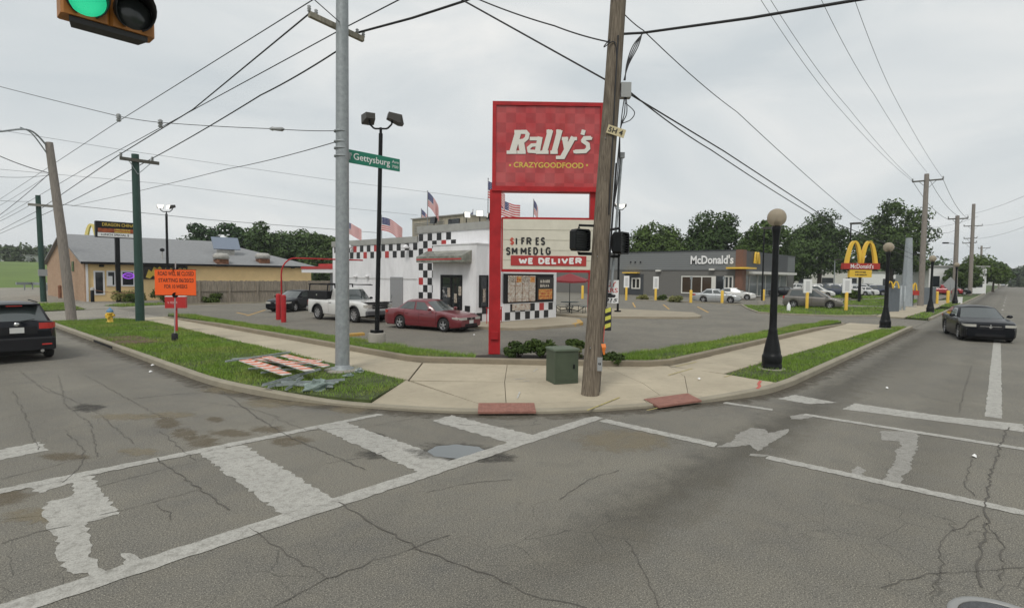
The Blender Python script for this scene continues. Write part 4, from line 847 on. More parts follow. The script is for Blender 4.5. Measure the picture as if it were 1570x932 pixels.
block([('$', 781.5, 788.5, 364, 376)], mat('red_letter', (.55, .08, .05), .5), rb, .172, 1.7)
block([('1', 789.5, 794, 364, 376), ('F', 799, 805.5, 364, 376), ('R', 807, 815, 364, 376), ('E', 821, 827.5, 364, 376), ('S', 829, 836, 364, 376), ('S', 775.5, 783, 379, 391), ('M', 784.5, 793.5, 379, 391), ('M', 798, 807.5, 379, 391), ('E', 809.5, 815.5, 379, 391), ('D', 817.5, 825, 379, 391), ('L', 829, 834.5, 379, 391), ('G', 836.5, 844.5, 379, 391)], M_LETB, rb, .172, 2.5)
a, b_ = SP(783, 407, .17), SP(899, 393, .17); s0, s1 = (a-SL0).dot(SD), (b_-SL0).dot(SD); st_ = sbox(s0, s1, a.z, b_.z, .171, .180, 'red_strip', M_TRED, rb); x_ = 795.0
for ch, w_ in (('W', 13.5), ('E', 8.5), (' ', 5), ('D', 9.5), ('E', 8.5), ('L', 8.5), ('I', 4.2), ('V', 11), ('E', 8.5), ('R', 10)):
    if ch != ' ': block([(ch, x_, x_+w_, 395.2, 405.2)], M_LGT, st_, .182, 2.9)
    x_ += w_+1.1

# ================================================================ poles
M_WOOD = mat('weathered_pole_wood', (.075, .058, .042), .9, col2=(.27, .225, .17), scale=6, bump=.9, bscale=22, stretch=(7, 7, .28)); M_WOODG = mat('grey_pole_wood', (.23, .205, .18), .9, var=.25, scale=5, bump=.4, bscale=18, stretch=(6, 6, .35))
M_GREENP = mat('dark_green_pole', (.018, .055, .042), .5, var=.12); M_BLKP = mat('black_lamp_paint', (.008, .009, .010), .42, var=.2, scale=8, spec=.22); M_WIRE = mat('cable_black', (.018, .018, .02), .6); M_WIREG = mat('cable_grey', (.16, .17, .18), .6)
DEP0 = w2(0, 1, 0)
M_INS = mat('porcelain_grey', (.30, .31, .31), .3)
M_GREENC = mat('cabinet_green', (.062, .082, .052), .6, var=.12, scale=3)
# near wooden pole
wb = G(905, 602, .14); wt_ = atD(951, -40, 12.15); WD = (wt_-wb).normalized()
WP = thing('utility_pole', 'leaning weathered wooden utility pole at the corner, nearest to the camera', 'utility pole', tuple(wb))
def wp(t, dr=0.0, df=0.0): return wb+(wt_-wb)*t+_r0*dr-w2(0, 1, 0)*df      # dr image-right, df towards camera
MB().tube([wb-WD*.1]+[wp(i/8, math.sin(i*1.3)*.006) for i in range(9)]+[wt_+WD*1.6], [.205, .20]+[.197-.004*i for i in range(8)]+[.162], 18).build('shaft', M_WOOD, WP)
def wt(py): return (602-py)/642.0
for py0, py1, dr, r in ((600, 470, .19, .022), (470, 250, .21, .022)): MB().tube([wp(wt(py0), dr, .02), wp(wt(py1), dr, .02)], r, 8).build('conduit', M_WIRE, WP)
MB().tube([wp(wt(60), .02, .19), wp(wt(150), .04, .195), wp(wt(330), .1, .17)], .016, 6).build('ground_wire', M_WIRE, WP)
for i in range(10): p = wp(rnd(.05, .9), rnd(-.1, .1), .175); MB().lathe([(.015, 0), (.015, .02), (0, .022)], p, 6, 'y').build('bolt', M_STEEL, WP) if i < 6 else None
bx = wp(wt(139), .30, 0); MB().obox(bx, _r0, w2(0, 1, 0), UP, .11, .09, .16).build('terminal_box', mat('box_grey', (.33, .34, .33), .5), WP)
def hang(pts, r, name, m, parent=None, seg=10):
    P = []
    for i in range(len(pts)-1):
        for k in range(seg): P.append(Vector(pts[i]).lerp(Vector(pts[i+1]), k/seg))
    P.append(Vector(pts[-1])); return MB().tube(P, r, 6).build(name, m, parent)
def curve(pts, r, name, m, parent, n=8): return MB().tube(cr_spline([tuple(p) for p in pts], n), r, 6).build(name, m, parent)
for k, o in enumerate((.0, .05, .10, .15)): curve([wp(wt(49+k), .58, 0), wp(wt(72), .50-o*.8, .03), wp(wt(100), .32-o*.3, .05), wp(wt(124), .24+o*.2, .04)], .012, 'drop_wire', M_WIRE, WP)
for k in range(3): curve([wp(wt(150), .28+.02*k, .03), wp(wt(175), .25+.05*k, .06), wp(wt(200), .24, .05), wp(wt(260), .22+.03*k, .05), wp(wt(330), .20, .03)], .011, 'drop_wire', M_WIRE, WP)
curve([wp(wt(158), .3, .04), wp(wt(172), .52, .05), wp(wt(184), .45, .05), wp(wt(190), .26, .05)], .010, 'drop_wire', M_WIRE, WP); curve([wp(wt(64), -.15, .1), wp(wt(76), -.26, .12), wp(wt(70), -.05, .19), wp(wt(100), .03, .195)], .012, 'drop_wire', M_WIRE, WP)
# conduit mast seen right of the pole
MB().tube([wp(wt(440), .32, -.1), wp(wt(240), .34, -.12)], .030, 8).build('conduit_mast', M_STEEL, WP); MB().obox(wp(wt(236), .34, -.12), _r0, w2(0, 1, 0), UP, .06, .05, .06).build('mast_head', M_INS, WP)
# tilted number tag
tg = thing('pole_tag', 'small tilted cream tag with black characters nailed to the near wooden pole', 'tag', tuple(wp(wt(205), .1, .21))); tc_ = wp(wt(205), .12, .215); tx = (_r0*math.cos(-.3)+UP*math.sin(-.3)); ty = (UP*math.cos(-.3)-_r0*math.sin(-.3))
MB().obox(tc_, tx, w2(0, 1, 0), ty, .20, .006, .09).build('plate', mat('tag_cream', (.58, .50, .30), .6), tg); text('lettering', '5H 4', tc_-tx*.17-ty*.055-w2(0, 1, 0)*.012, tx, ty, .32, .11, M_LETB, tg, .002, 0, .02)
# yellow-black marker, small boards on the pole
mk = thing('hazard_marker', 'yellow and black striped hazard plate on the side of the near wooden pole', 'marker', tuple(wp(wt(505), .3, .0))); mc = wp(wt(489), .26, .02)
MB().obox(mc, _r0, w2(0, 1, 0), UP, .085, .008, .25).build('plate', M_LETB, mk)
for k in range(3): z = -.16+.17*k; MB().add([mc+_r0*a+UP*(z+b_)-w2(0, 1, 0)*.011 for a, b_ in ((-.07, -.05), (.07, .0), (.07, .09), (-.07, .04))], [(0, 1, 2, 3)]).build('stripe', mat('reflective_yellow', (.62, .60, .10), .5), mk)
ot = thing('orange_tag', 'crumpled orange plastic tag hanging on the near wooden pole', 'tag', tuple(wp(wt(540), .2, .1))); oc = wp(wt(530), .19, .14)
MB().add([oc+_r0*(a*.7)+UP*(b_*.65)-w2(0, 1, 0)*c for a, b_, c in ((-.07, .10, 0), (.06, .11, .02), (.08, .0, .05), (-.05, -.02, .03), (.05, -.14, .02), (-.02, -.16, .0), (.06, -.25, .01), (.01, -.27, .0))], [(0, 1, 2, 3), (3, 2, 4, 5), (5, 4, 6, 7)]).build('film', mat('orange_plastic', (.75, .20, .03), .5), ot); MB().tube([oc+UP*.45+_r0*.02, oc+UP*.1], .008, 5).build('ribbon', mat('red_ribbon', (.6, .08, .06), .5), ot)
nt_ = thing('number_plate', 'small white number plate low on the near wooden pole', 'plate', tuple(wp(wt(565), .12, .18))); nc = wp(wt(556), .135, .175); MB().obox(nc, _r0, w2(0, 1, 0), UP, .055, .006, .15).build('plate', M_INS, nt_)
scribble(nc-_r0*.035-UP*.02-DEP0*.008, _r0, .08, .05, M_LETB, nt_, 3)
# white used-car board behind the pole
ub = thing('advert_board', 'small white used-car board with red letters behind the near wooden pole', 'board', tuple(wp(wt(465), .2, -.25))); uc = wp(wt(447), .22, -.22); DEP = w2(0, 1, 0)
MB().obox(uc, _r0, DEP, UP, .29, .006, .26).build('board', M_LGT, ub); M_LR = mat('red_print', (.55, .05, .05), .6)
text('lettering', 'BUY', uc-_r0*.09+UP*.11-DEP*.008, _r0, UP, .32, .11, M_LR, ub, .001, 0, .01); text('lettering', 'CARS', uc-_r0*.15+UP*-.02-DEP*.008, _r0, UP, .42, .10, M_LR, ub, .001, 0, .01); text('lettering', '2015', uc-_r0*.13-UP*.23-DEP*.008, _r0, UP, .40, .08, M_LETB, ub, .001, .25, .02)
MB().add([uc+_r0*(a*.9)+UP*(b_-.10)-DEP*.009 for a, b_ in ((-.05, -.03), (.22, -.03), (.25, .0), (.24, .03), (.17, .035), (.12, .065), (.03, .065), (-.01, .035), (-.06, .02))], [tuple(range(9))]).build('car_print', M_LETB, ub)
MB().cyl(uc-UP*.26+_r0*.12+DEP*.012, uc+UP*.2+_r0*.12+DEP*.012, .02).build('stake', M_STEEL, ub)
# pedestrian signals on the near pole
def ped(px0, px1, py0, py1, facing, label, sgn):
    D = 12.1; c = atD((px0+px1)/2, (py0+py1)/2, D); t = thing('pedestrian_signal', label, 'pedestrian signal', tuple(c), 0, 'pedestrian signals on the wooden pole'); f = facing.normalized(); sd_ = UP.cross(f)
    h = MB(); H_ = .25
    def rr(dep, hw, hh, bev=.05): return [c+f*dep+sd_*a+UP*b_ for a, b_ in ((-hw+bev, -hh), (hw-bev, -hh), (hw, -hh+bev), (hw, hh-bev), (hw-bev, hh), (-hw+bev, hh), (-hw, hh-bev), (-hw, -hh+bev))]
    V = rr(-.13, .17, .2)+rr(-.08, .215, .235)+rr(.12, .22, .24)+rr(.12, .19, .21)+rr(.04, .18, .20); F = [tuple(reversed(range(8)))]
    for k in range(4):
        for i in range(8): j = (i+1) % 8; F.append((k*8+i, k*8+j, k*8+8+j, k*8+8+i))
    h.add(V, F); h.build('housing', M_BLKP, t); MB().poly(rr(.045, .178, .198)).build('lens', mat('signal_lens_grey', (.06, .065, .065), .35), t)
    g = MB()
    for k in range(7): z = -.17+.055*k; g.obox(c+f*.09+UP*z, sd_, f, UP, .178, .03, .003)
    go = g.build('egg_crate', M_BLKP, t); go['kind'] = 'stuff'
    MB().tube([c+UP*.26-f*.02, c+UP*.33-f*.02, wp(wt(py0-4), sgn*.16, .0)], .028, 8).build('upper_arm', M_BLKP, t); MB().tube([c-UP*.25-f*.02, c-UP*.29-f*.02, wp(wt(py1+2), sgn*.17, .0)], .035, 8).build('lower_arm', M_BLKP, t); return t
ped(872, 905, 350, 387, Vector((-.25, -1, 0)), 'black pedestrian signal facing the camera, left of the near wooden pole', -1); ped(936, 966, 356, 390, Vector((.1, -1.0, 0)), 'black pedestrian signal turned aside, right of the near wooden pole', 1)
# green pad-mounted cabinet
cb0 = G(868, 588, .14); CBT = thing('utility_cabinet', 'dark green pad-mounted utility cabinet beside the near wooden pole', 'utility cabinet', tuple(cb0), math.radians(-30))
M0 = wmat(CBT)
def cbx(x0, x1, y0, y1, z0, z1, bev): b = MB().bbox(x0, x1, y0, y1, z0, z1, bev); b.v = [tuple(M0 @ Vector(v)) for v in b.v]; return b
cbx(-.31, .31, -.02, .54, 0, .80, .015).build('body', M_GREENC, CBT); cbx(-.33, .33, -.045, .56, .785, .84, .02).build('lid', mat('cabinet_lid', (.10, .13, .09), .6), CBT); cbx(-.26, .26, -.03, -.021, .08, .72, .004).build('door', M_GREENC, CBT); cbx(.16, .20, -.05, -.031, .36, .46, .004).build('handle', M_BLKP, CBT)
# grey steel strain pole
gb = G(525, 567, .14); GP = thing('steel_pole', 'tall grey galvanised steel signal pole rising out of the grass corner', 'pole', tuple(gb)); gt = Vector((gb.x, gb.y, 11.0))+_r0*.05
MB().tube([gb, gt], [.185, .152], 24).build('shaft', M_STEEL, GP); MB().lathe([(.30, 0), (.30, .06), (.20, .07), (.19, .14), (0, .14)], gb, 16).build('base_flange', M_STEEL, GP); MB().lathe([(.48, -.05), (.48, .02), (.44, .035), (0, .035)], gb, 18).build('footing', M_BASE, GP)
for py in (202, 218, 228, 240): z = zat(gb, py); MB().lathe([(.178, -.02), (.186, -.02), (.186, .02), (.178, .02)], (gb.x, gb.y, z), 20).build('band', M_STEEL, GP)
a, b_ = onY(474, 22, gb.y+.2), onY(557, 61, gb.y+.2); CAx = MB().bar(a, b_, .11, .13).build('crossarm', mat('arm_timber', (.26, .24, .19), .85, var=.3, stretch=(4, 4, 1)), GP)
def insul(p, name='insulator', parent=None, s=1.0): return MB().lathe([(.02*s, -.08*s), (.05*s, -.06*s), (.03*s, -.02*s), (.055*s, 0), (.03*s, .03*s), (.05*s, .06*s), (.02*s, .09*s), (0, .09*s)], p, 8).build(name, M_INS, parent)
for p in (a+UP*.13, a.lerp(b_, .12)+UP*.11, b_+UP*.13, b_.lerp(a, .12)+UP*.12): insul(p, parent=CAx)
# street name blade
ss = thing('street_sign', 'green street name blade with white lettering clamped to the grey steel pole', 'street sign', tuple(onY(535, 240, gb.y))); YS = gb.y-.02
c = [onY(px, py, YS) for px, py in ((534, 249), (613, 264), (613, 243.5), (534, 230))]; x0, x1 = c[0].x, c[1].x; z0, z1 = (c[0].z+c[1].z)/2, (c[2].z+c[3].z)/2
MB().bbox(x0, x1, YS-.012, YS+.012, z0, z1, .01).build('blade', mat('sign_green', (.004, .19, .115), .35), ss); MB().box(x0-.05, x0+.05, YS-.03, YS+.03, z0+.08, z1-.08).build('clamp', M_STEEL, ss)
w_ = x1-x0; h_ = z1-z0; text('lettering', 'Gettysburg', (x0+.09*w_, YS-.014, z0+.14*h_), (1, 0, 0), UP, .70*w_, .66*h_, M_LGT, ss, .002, 0, .01); text('lettering', 'Ave', (x0+.83*w_, YS-.014, z0+.58*h_), (1, 0, 0), UP, .14*w_, .24*h_, M_LGT, ss, .002); text('lettering', '700', (x0+.83*w_, YS-.014, z0+.2*h_), (1, 0, 0), UP, .13*w_, .22*h_, M_LGT, ss, .002); text('lettering', 'S', (x0+.03*w_, YS-.014, z0+.55*h_), (1, 0, 0), UP, .03*w_, .2*h_, M_LGT, ss, .002)
# globe street lamps
def globe_mat():
    m = mat('lamp_globe', (.46, .40, .31), .12, spec=.6); b = m.node_tree.nodes['Principled BSDF']; b.inputs['Transmission Weight'].default_value = .35; b.inputs['IOR'].default_value = 1.1; b.inputs['Roughness'].default_value = .12; return m
M_GLOBE = globe_mat()
def globe_lamp(loc, label):
    t = thing('street_lamp', label, 'street lamp', loc, 0, 'black globe lamps along the right-hand street')
    MB().lathe([(.27, -.1), (.27, .12), (.255, .16), (.265, .20), (.265, .36), (.25, .40), (.235, .42), (.225, .50), (.19, .70), (.135, .95), (.12, 1.06), (.125, 1.10), (.105, 1.14), (.10, 1.3), (.082, 3.52), (.085, 3.67), (.115, 3.92), (.125, 4.0), (.10, 4.04), (0, 4.04)], loc, 20).build('post', M_BLKP, t)
    MB().lathe([(.36, -.03), (.36, .02), (0, .02)], loc, 18).build('footing', M_BASE, t)
    c = Vector(loc)+UP*4.27; gl = MB().lathe([(max(.0, .255*math.sin(i*math.pi/14)), -.255*math.cos(i*math.pi/14)) for i in range(15)], c, 22).build('globe', M_GLOBE, t)
    MB().lathe([(.05, -.22), (.07, -.12), (.02, -.06), (.03, 0), (.10, .03), (.0, .06)], c, 10).build('lamp_holder', M_BLKP, gl); return t
for px, py, lb in ((1183, 565, 'black globe street lamp on the near grass verge, closest of the row'), (1357, 503, 'black globe street lamp at the driveway mouth, second of the row'), (1426, 479, 'black globe street lamp beside the grey enclosure, third of the row'), (1464, 466, 'black globe street lamp beside the diamond sign, fourth of the row')):
    g = G(px, py, .14); globe_lamp((g.x, g.y, .14), lb)
# parking-lot floodlight poles
def shoebox(t, p, az, tilt, lit, s=1.0):
    R = Matrix.Translation(p) @ Matrix.Rotation(az, 4, 'Z') @ Matrix.Rotation(tilt, 4, 'Y')
    v = [R @ Vector((a*s, b_*s, c*s)) for a, b_, c in ((-.18, -.17, -.06), (-.18, .17, -.06), (-.18, .17, .16), (-.18, -.17, .16), (.30, -.24, -.12), (.30, .24, -.12), (.30, .24, .20), (.30, -.24, .20), (.46, -.18, -.1), (.46, .18, -.1))]
    h = MB().add(v, [(0, 3, 2, 1), (0, 1, 5, 4), (1, 2, 6, 5), (2, 3, 7, 6), (3, 0, 4, 7), (4, 5, 9, 8), (4, 8, 7), (5, 6, 9)]).build('lamp_head', mat('bronze_housing', (.045, .042, .036), .5), t)
    MB().poly([v[7]+(v[8]-v[7])*.02, v[8], v[9], v[6]]).build('lens', M_LIT if lit else mat('flood_glass', (.25, .26, .24), .2), h)
def flood_pole(loc, top, label, base_h, lit, r=.085, s=1.0, lean=0.0, az=None, span=.42):
    t = thing('floodlight_pole', label, 'light pole', loc, 0, 'parking-lot floodlight poles'); L = Vector(loc); T_ = Vector((L.x, L.y, top))+_r0*lean
    if base_h: MB().lathe([(.31, -.1), (.31, base_h-.03), (.29, base_h), (0, base_h)], L, 18).build('footing', M_BASE, t)
    b0 = L+UP*(base_h if base_h else 0); MB().box(b0.x-.17, b0.x+.17, b0.y-.17, b0.y+.17, b0.z+.001, b0.z+.10).build('base_plate', M_BLKP, t); MB().tube([b0, T_], [r, r*.85], 12).build('shaft', M_BLKP, t)
    y = []; 
    for k in range(-8, 9): a = k/8; y.append(T_+_r0*(span*s*math.copysign(min(1, abs(a)*1.3), a))+UP*(s*(.18+.30*max(0, abs(a)-.45)/.55)))
    MB().tube([T_-UP*.05, T_+UP*.22*s], .05, 8).build('neck', M_BLKP, t); MB().tube(y, .035*s, 8).build('yoke', M_BLKP, t)
    for sg, az_, tl in ((-1, az[0], .1), (1, az[1], .25)): shoebox(t, T_+_r0*(sg*span*s)+UP*(.56*s), az_, tl, lit, s)
    return t
aw_ = math.atan2(_f0.y, _f0.x)
g = G(578, 526, .2); flood_pole((g.x, g.y, .2), zat(g, 205), 'tall black floodlight pole on a concrete footing beside the grey steel pole', .38, False, lean=.15, az=(aw_+.5, aw_-1.2), s=.95)
g = G(250, 460, .1); flood_pole((g.x, g.y-1.5, .1), zat((g.x, g.y-1.5), 328), 'slim black floodlight pole with lit heads in front of the yellow restaurant', 0, True, .12, 1.1, az=(aw_+math.pi+.6, aw_+math.pi-.4), span=.5)
g = G(947, 478, .23); flood_pole((g.x, g.y, .23), zat(g, 325), 'slim black floodlight pole with lit heads on the concrete island', 0, True, .08, .75, az=(aw_+math.pi+.5, aw_+math.pi-.6))
g = G(1168, 466, .1)
def simple_pole(name, px, py, pytop, label, r, m, cat='light pole', z=.1, head=True):
    g = G(px, py, z); t = thing(name, label, cat, (g.x, g.y, z)); zt = zat(g, pytop); MB().tube([(g.x, g.y, z), (g.x, g.y, zt)], [r, r*.8], 8).build('shaft', m, t); MB().box(g.x-.3, g.x+.3, g.y-.3, g.y+.3, z, z+.35).build('footing', M_BASE, t)
    if head: MB().obox((g.x, g.y-.5, zt), (1, 0, 0), (0, 1, 0), UP, .25, .6, .1).build('lamp_head', mat('bronze_housing', (.045, .042, .036), .5), t)
    return t
simple_pole('light_pole', 1168, 466, 350, 'slim dark light pole in front of the grey restaurant entrance', .09, M_BLKP); simple_pole('light_pole', 1300, 461, 343, 'slim dark light pole rising behind the golden arch sign', .10, M_BLKP); simple_pole('light_pole', 1278, 452, 398, 'short thin light pole in front of the leafy tree behind the van', .09, M_STEEL)
# left-hand street poles
gp_ = G(215, 492, .14); GR = thing('utility_pole', 'dark green utility pole with one crossarm, rising from the grass verge', 'utility pole', tuple(gp_), 0, 'dark green utility poles'); zt = zat(gp_, 240)
MB().tube([gp_-UP*.1, (gp_.x-.05, gp_.y, zt+.1)], [.21, .17], 16).build('shaft', M_GREENP, GR); a, b_ = onY(182, 243, gp_.y), onY(242, 252, gp_.y); zc_ = (a.z+b_.z)/2; ca = MB().box(a.x, b_.x, gp_.y-.26, gp_.y-.14, zc_-.08, zc_+.08).build('crossarm', mat('arm_dark', (.10, .095, .08), .85), GR)
GA, GB = Vector((a.x+.05, gp_.y-.2, zc_+.22)), Vector((b_.x-.3, gp_.y-.2, zc_+.22)); insul(GA-UP*.05, parent=ca, s=1.5); insul(GB-UP*.05, parent=ca, s=1.5); MB().bar((a.x+.4, gp_.y-.2, zc_-.08), (gp_.x, gp_.y-.2, zc_-.7), .03, .03).bar((b_.x-.4, gp_.y-.2, zc_-.08), (gp_.x, gp_.y-.2, zc_-.7), .03, .03).build('brace', M_STEEL, GR)
g2 = G(67, 462, .12); GR2 = thing('utility_pole', 'distant dark green utility pole above the black car, seen left of the leaning wooden pole', 'utility pole', tuple(g2), 0, 'dark green utility poles'); zt2 = zat(g2, 300)
MB().tube([g2-UP*.1, (g2.x-.15, g2.y, zt2)], [.22, .18], 14).build('shaft', M_GREENP, GR2); a2, b2 = onY(42, 312, g2.y), onY(84, 318, g2.y); z2 = (a2.z+b2.z)/2; MB().box(a2.x, b2.x, g2.y-.3, g2.y-.18, z2-.12, z2+.08).build('crossarm', mat('arm_pale', (.24, .23, .2), .85), GR2); MB().box(g2.x-.35, g2.x+.25, g2.y-.45, g2.y-.25, zat(g2, 423), zat(g2, 413)).build('meter_box', M_INS, GR2)
lw = G(110, 489, .14); lt = atD(75, 219, 29.3); LW = thing('utility_pole', 'pale wooden utility pole leaning left at the driveway behind the black car', 'utility pole', tuple(lw))
MB().tube([lw-UP*.1, lw.lerp(lt, .5)+_r0*.05, lt], [.24, .22, .18], 16).build('shaft', M_WOODG, LW); tl = atD(0, 205, 27)
curve([lt-UP*.3, lt.lerp(tl, .4)+UP*.45, tl+UP*.1, tl-_r0*1.2], .045, 'lamp_arm', M_STEEL, LW); curve([lt-UP*.75, lt.lerp(tl, .35)+UP*.28, lt.lerp(tl, .6)+UP*.5], .03, 'arm_stay', M_STEEL, LW); MB().obox(tl-_r0*1.4, _r0, w2(0, 1, 0), UP, .4, .15, .08).build('luminaire', M_STEEL, LW)
# poles along the right-hand street
def wood_pole(px, py, pxt, pyt, label, r, arms=(), z=.12, m=M_WOODG, lamp=False):
    g = G(px, py, z); D = (g-CO).dot(CF); t = thing('utility_pole', label, 'utility pole', tuple(g), 0, 'wooden utility poles along the right-hand street'); T_ = atD(pxt, pyt, D); MB().tube([g-UP*.1, T_], [r*1.15, r*.85], 12).build('shaft', m, t)
    for (xa, ya, xb, yb) in arms: a, b_ = atD(xa, ya, D), atD(xb, yb, D); ar = MB().bar(a, b_, .12, .14).build('crossarm', mat('arm_dark', (.10, .095, .08), .85), t); insul(a+UP*.18, parent=ar, s=1.6); insul(b_+UP*.18, parent=ar, s=1.6); mid = a.lerp(b_, .5); MB().bar(a.lerp(b_, .2), mid-UP*.8, .04, .04).bar(a.lerp(b_, .8), mid-UP*.8, .04, .04).build('brace', M_STEEL, t)
    if lamp: a = atD(pxt, pyt+45, D); MB().tube([a, a-_r0*.6+UP*.2, a-_r0*1.2+UP*.25], .04, 6).build('lamp_arm', M_STEEL, t); MB().obox(a-_r0*1.45+UP*.25, _r0, w2(0, 1, 0), UP, .3, .13, .08).build('luminaire', M_BLKP, t)
    return D
DR = wood_pole(1411, 469, 1421, 267, 'tall grey wooden pole with one crossarm beside the grey steel column', .24, ((1399, 279, 1446, 275),))
wood_pole(1463, 463, 1468, 331, 'second wooden pole along the right-hand street, behind the diamond sign', .24, ((1454, 336, 1484, 335),), lamp=True); wood_pole(1487, 452, 1493, 313, 'far wooden pole with several crossarms above the roadside trees', .30, ((1478, 347, 1506, 346), (1478, 366, 1498, 365), (1476, 373, 1497, 372)))
wood_pole(1503, 447, 1505, 377, 'third wooden pole far down the right-hand street', .24, ((1500, 381, 1518, 380),)); wood_pole(1531, 442, 1532, 412, 'tiny wooden pole farthest down the right-hand street', .24)
g = G(1389, 471, .1); SC = thing('steel_column', 'tapered grey steel column standing beside the slatted enclosure', 'column', tuple(g)); zt = zat(g, 365)
MB().tube([g, (g.x, g.y, zt)], [.52, .27], 8, smooth=False).build('shaft', mat('grey_blue_steel', (.30, .33, .35), .5, var=.1), SC); MB().lathe([(.85, 0), (.85, .12), (0, .12)], g, 12).build('base', M_BASE, SC)

# ================================================================ overhead cables
def cable(pts, r, label, m=M_WIRE, sag=0.0, n=14, group='overhead cables', ext=(0, 0)):
    P = []; pts = [Vector(p) for p in pts]
    if ext[0]: pts = [pts[0]+(pts[0]-pts[1]).normalized()*ext[0]]+pts
    if ext[1]: pts = pts+[pts[-1]+(pts[-1]-pts[-2]).normalized()*ext[1]]
    for i in range(len(pts)-1):
        a, b_ = Vector(pts[i]), Vector(pts[i+1])
        for k in range(n):
            t_ = k/n; p = a.lerp(b_, t_); p.z -= sag*4*t_*(1-t_); P.append(p)
    P.append(Vector(pts[-1])); o = MB().tube(P, r, 5).build('overhead_cable', m); return setp(o, label, 'cable', group)
gx = gb.x
cable([onX(-60, 345, gx), onX(182, 186, gx), onX(480, 0, gx), onX(560, -50, gx)], .016, 'thin cable with a spool insulator, topmost of those fanning out left of the grey pole', ext=(0, 14))
CRa, CRb = onY(476, 20, gb.y+.2), onY(550, 50, gb.y+.2)
cable([onX(-60, 385, 8.2), onX(60, 322, 8.2), GA, onX(296, 168, gx), CRa], .022, 'thick cable from the green pole crossarm up to the left end of the upper crossarm')
cable([onX(-60, 370, gx+.3), onX(130, 259, gx+.3), onX(517, 49, gx+.3), onX(612, 0, gx+.3), onX(700, -48, gx+.3)], .016, 'thin cable passing just behind the grey steel pole', ext=(0, 10))
cable([onX(-40, 375, 8.6), onX(80, 323, 8.6), GB, onX(400, 146, gx+.25), (gx+.1, gb.y+.1, zat(gb, 70))], .022, 'thick cable from the green pole crossarm to the grey steel pole', sag=.05)
cable([atD(-80, 112, 20), atD(180, 178, 17.5), atD(245, 188, 16.8), atD(425, 198, 15), (gb.x-.1, gb.y, zat(gb, 202))], .010, 'level guy wire with two spool insulators left of the grey steel pole', sag=.02)
cable([(gb.x-.1, gb.y, zat(gb, 218)), atD(350, 259, 22), atD(110, 316, 40)], .012, 'thin guy wire sloping down left from the grey steel pole', sag=.05); cable([atD(90, 313, 40), atD(320, 337, 44), atD(580, 357, 50)], .020, 'single cable running level above the shingle roof', M_WIREG)
cable([atD(-30, 195, 40), atD(200, 232, 45), atD(500, 275, 52), atD(760, 308, 60)], .014, 'faint upper wire crossing behind the grey steel pole', M_WIREG); cable([atD(-20, 258, 42), atD(250, 282, 48), atD(520, 318, 58), atD(640, 330, 62)], .014, 'faint lower wire crossing behind the floodlight pole', M_WIREG)
for (A_, r, lb) in (((atD(-40, 220, 28), lt-UP*1.6), .022, 'thick cable from the left frame edge to the leaning pole'), ((atD(-40, 267, 29), lt-UP*1.7), .012, 'thin wire rising from the left edge to the leaning pole'), ((lt-UP*1.6, atD(-30, 350, 40)), .016, 'stay wire sloping down left from the leaning pole'), ((lt-UP*1.65, atD(-40, 335, 44)), .010, 'finest stay wire sloping down left from the leaning pole'),
                    ((atD(-40, 302, 55), atD(44, 309, 58)), .018, 'wire meeting the distant green pole crossarm from the left'), ((atD(-60, 365, 45), atD(44, 316, 58)), .018, 'drooping wire under the distant green pole crossarm')): cable(A_, r, lb, M_WIREG if r < .015 else M_WIRE, sag=.15)
for px, py in ((182, 181), (246, 190)): o = insul(atD(px, py, 16.9 if px > 200 else 17.5), 'spool_insulator', s=1.5); setp(o, 'grey spool insulator on the level guy wire, %s of the two' % ('left' if px < 200 else 'right'), 'insulator', 'spool insulators')
o = MB().tube([atD(413, 197.6, 15.0), atD(418, 197.6, 15.0), atD(420, 197.8, 15), atD(433, 198.5, 15), atD(436, 198.6, 15)], [.02, .06, .045, .06, .02], 8).build('strain_insulator', M_INS); setp(o, 'pale strain insulator on the guy wire next to the grey steel pole', 'insulator')
wtop = wp(1.08)
cable([CRb, atD(632, 28, 13.9), atD(712, 2, 13.2), wtop], .030, 'heavy cable rising from the right end of the upper crossarm', sag=-.0)
yv = wp(wt(125)); cable([atD(640, -42, 13.6), atD(708, 0, 13.0), wp(wt(124), .05, -.2), onY(1110, 232, wb.y+.2), onY(1275, 340, wb.y), onY(1330, 362, wb.y+.1), onY(1412, 395, wb.y+.1)], .020, 'heavy cable crossing behind the near pole and running down right', sag=.0, ext=(8, 0))
cable([atD(690, -18, 13.4), atD(735, 0, 13.0), atD(850, 40, 12.5), wp(wt(68), -.12, .1)], .016, 'cable with a drip loop meeting the near pole from the left', sag=.03, ext=(8, 0))
kp = wp(wt(50), .60, 0); cable([wp(wt(52), .16), kp, atD(1150, 28, 10.6), atD(1310, 1, 9.4), atD(1430, -18, 8.6)], .028, 'heavy cable from the near pole to the upper right', ext=(0, 14))
cable([atD(930, -12, 12.2), kp+UP*.05, onY(1130, 172, 7.2), onY(1310, 332, 7.2), onY(1400, 384, 7.2)], .012, 'thin cable from the near pole down to the lower right', sag=.08, ext=(6, 0))
cable([wp(wt(138), .35), onY(1090, 230, wb.y-.1), onY(1265, 340, wb.y-.1), onY(1412, 402, wb.y)], .016, 'lower of the two heavy cables running down right from the near pole', sag=.06)
for (p0, p1, p2, lb) in (((1160, -10), (1290, 170), (1399, 278), 'left wire of the close pair at upper right'), ((1175, -10), (1300, 165), (1401, 277), 'right wire of the close pair at upper right'), ((1252, -15), (1340, 145), (1421, 264), 'third overhead wire at upper right'), ((1305, -15), (1372, 150), (1446, 274), 'rightmost overhead wire reaching the crossarm tip')):
    cable([atD(*p0, 24), atD(*p1, 36), atD(*p2, DR)], .012, lb, M_WIREG, sag=.25, ext=(16, 0))
D2 = (G(1463, 463, .12)-CO).dot(CF)
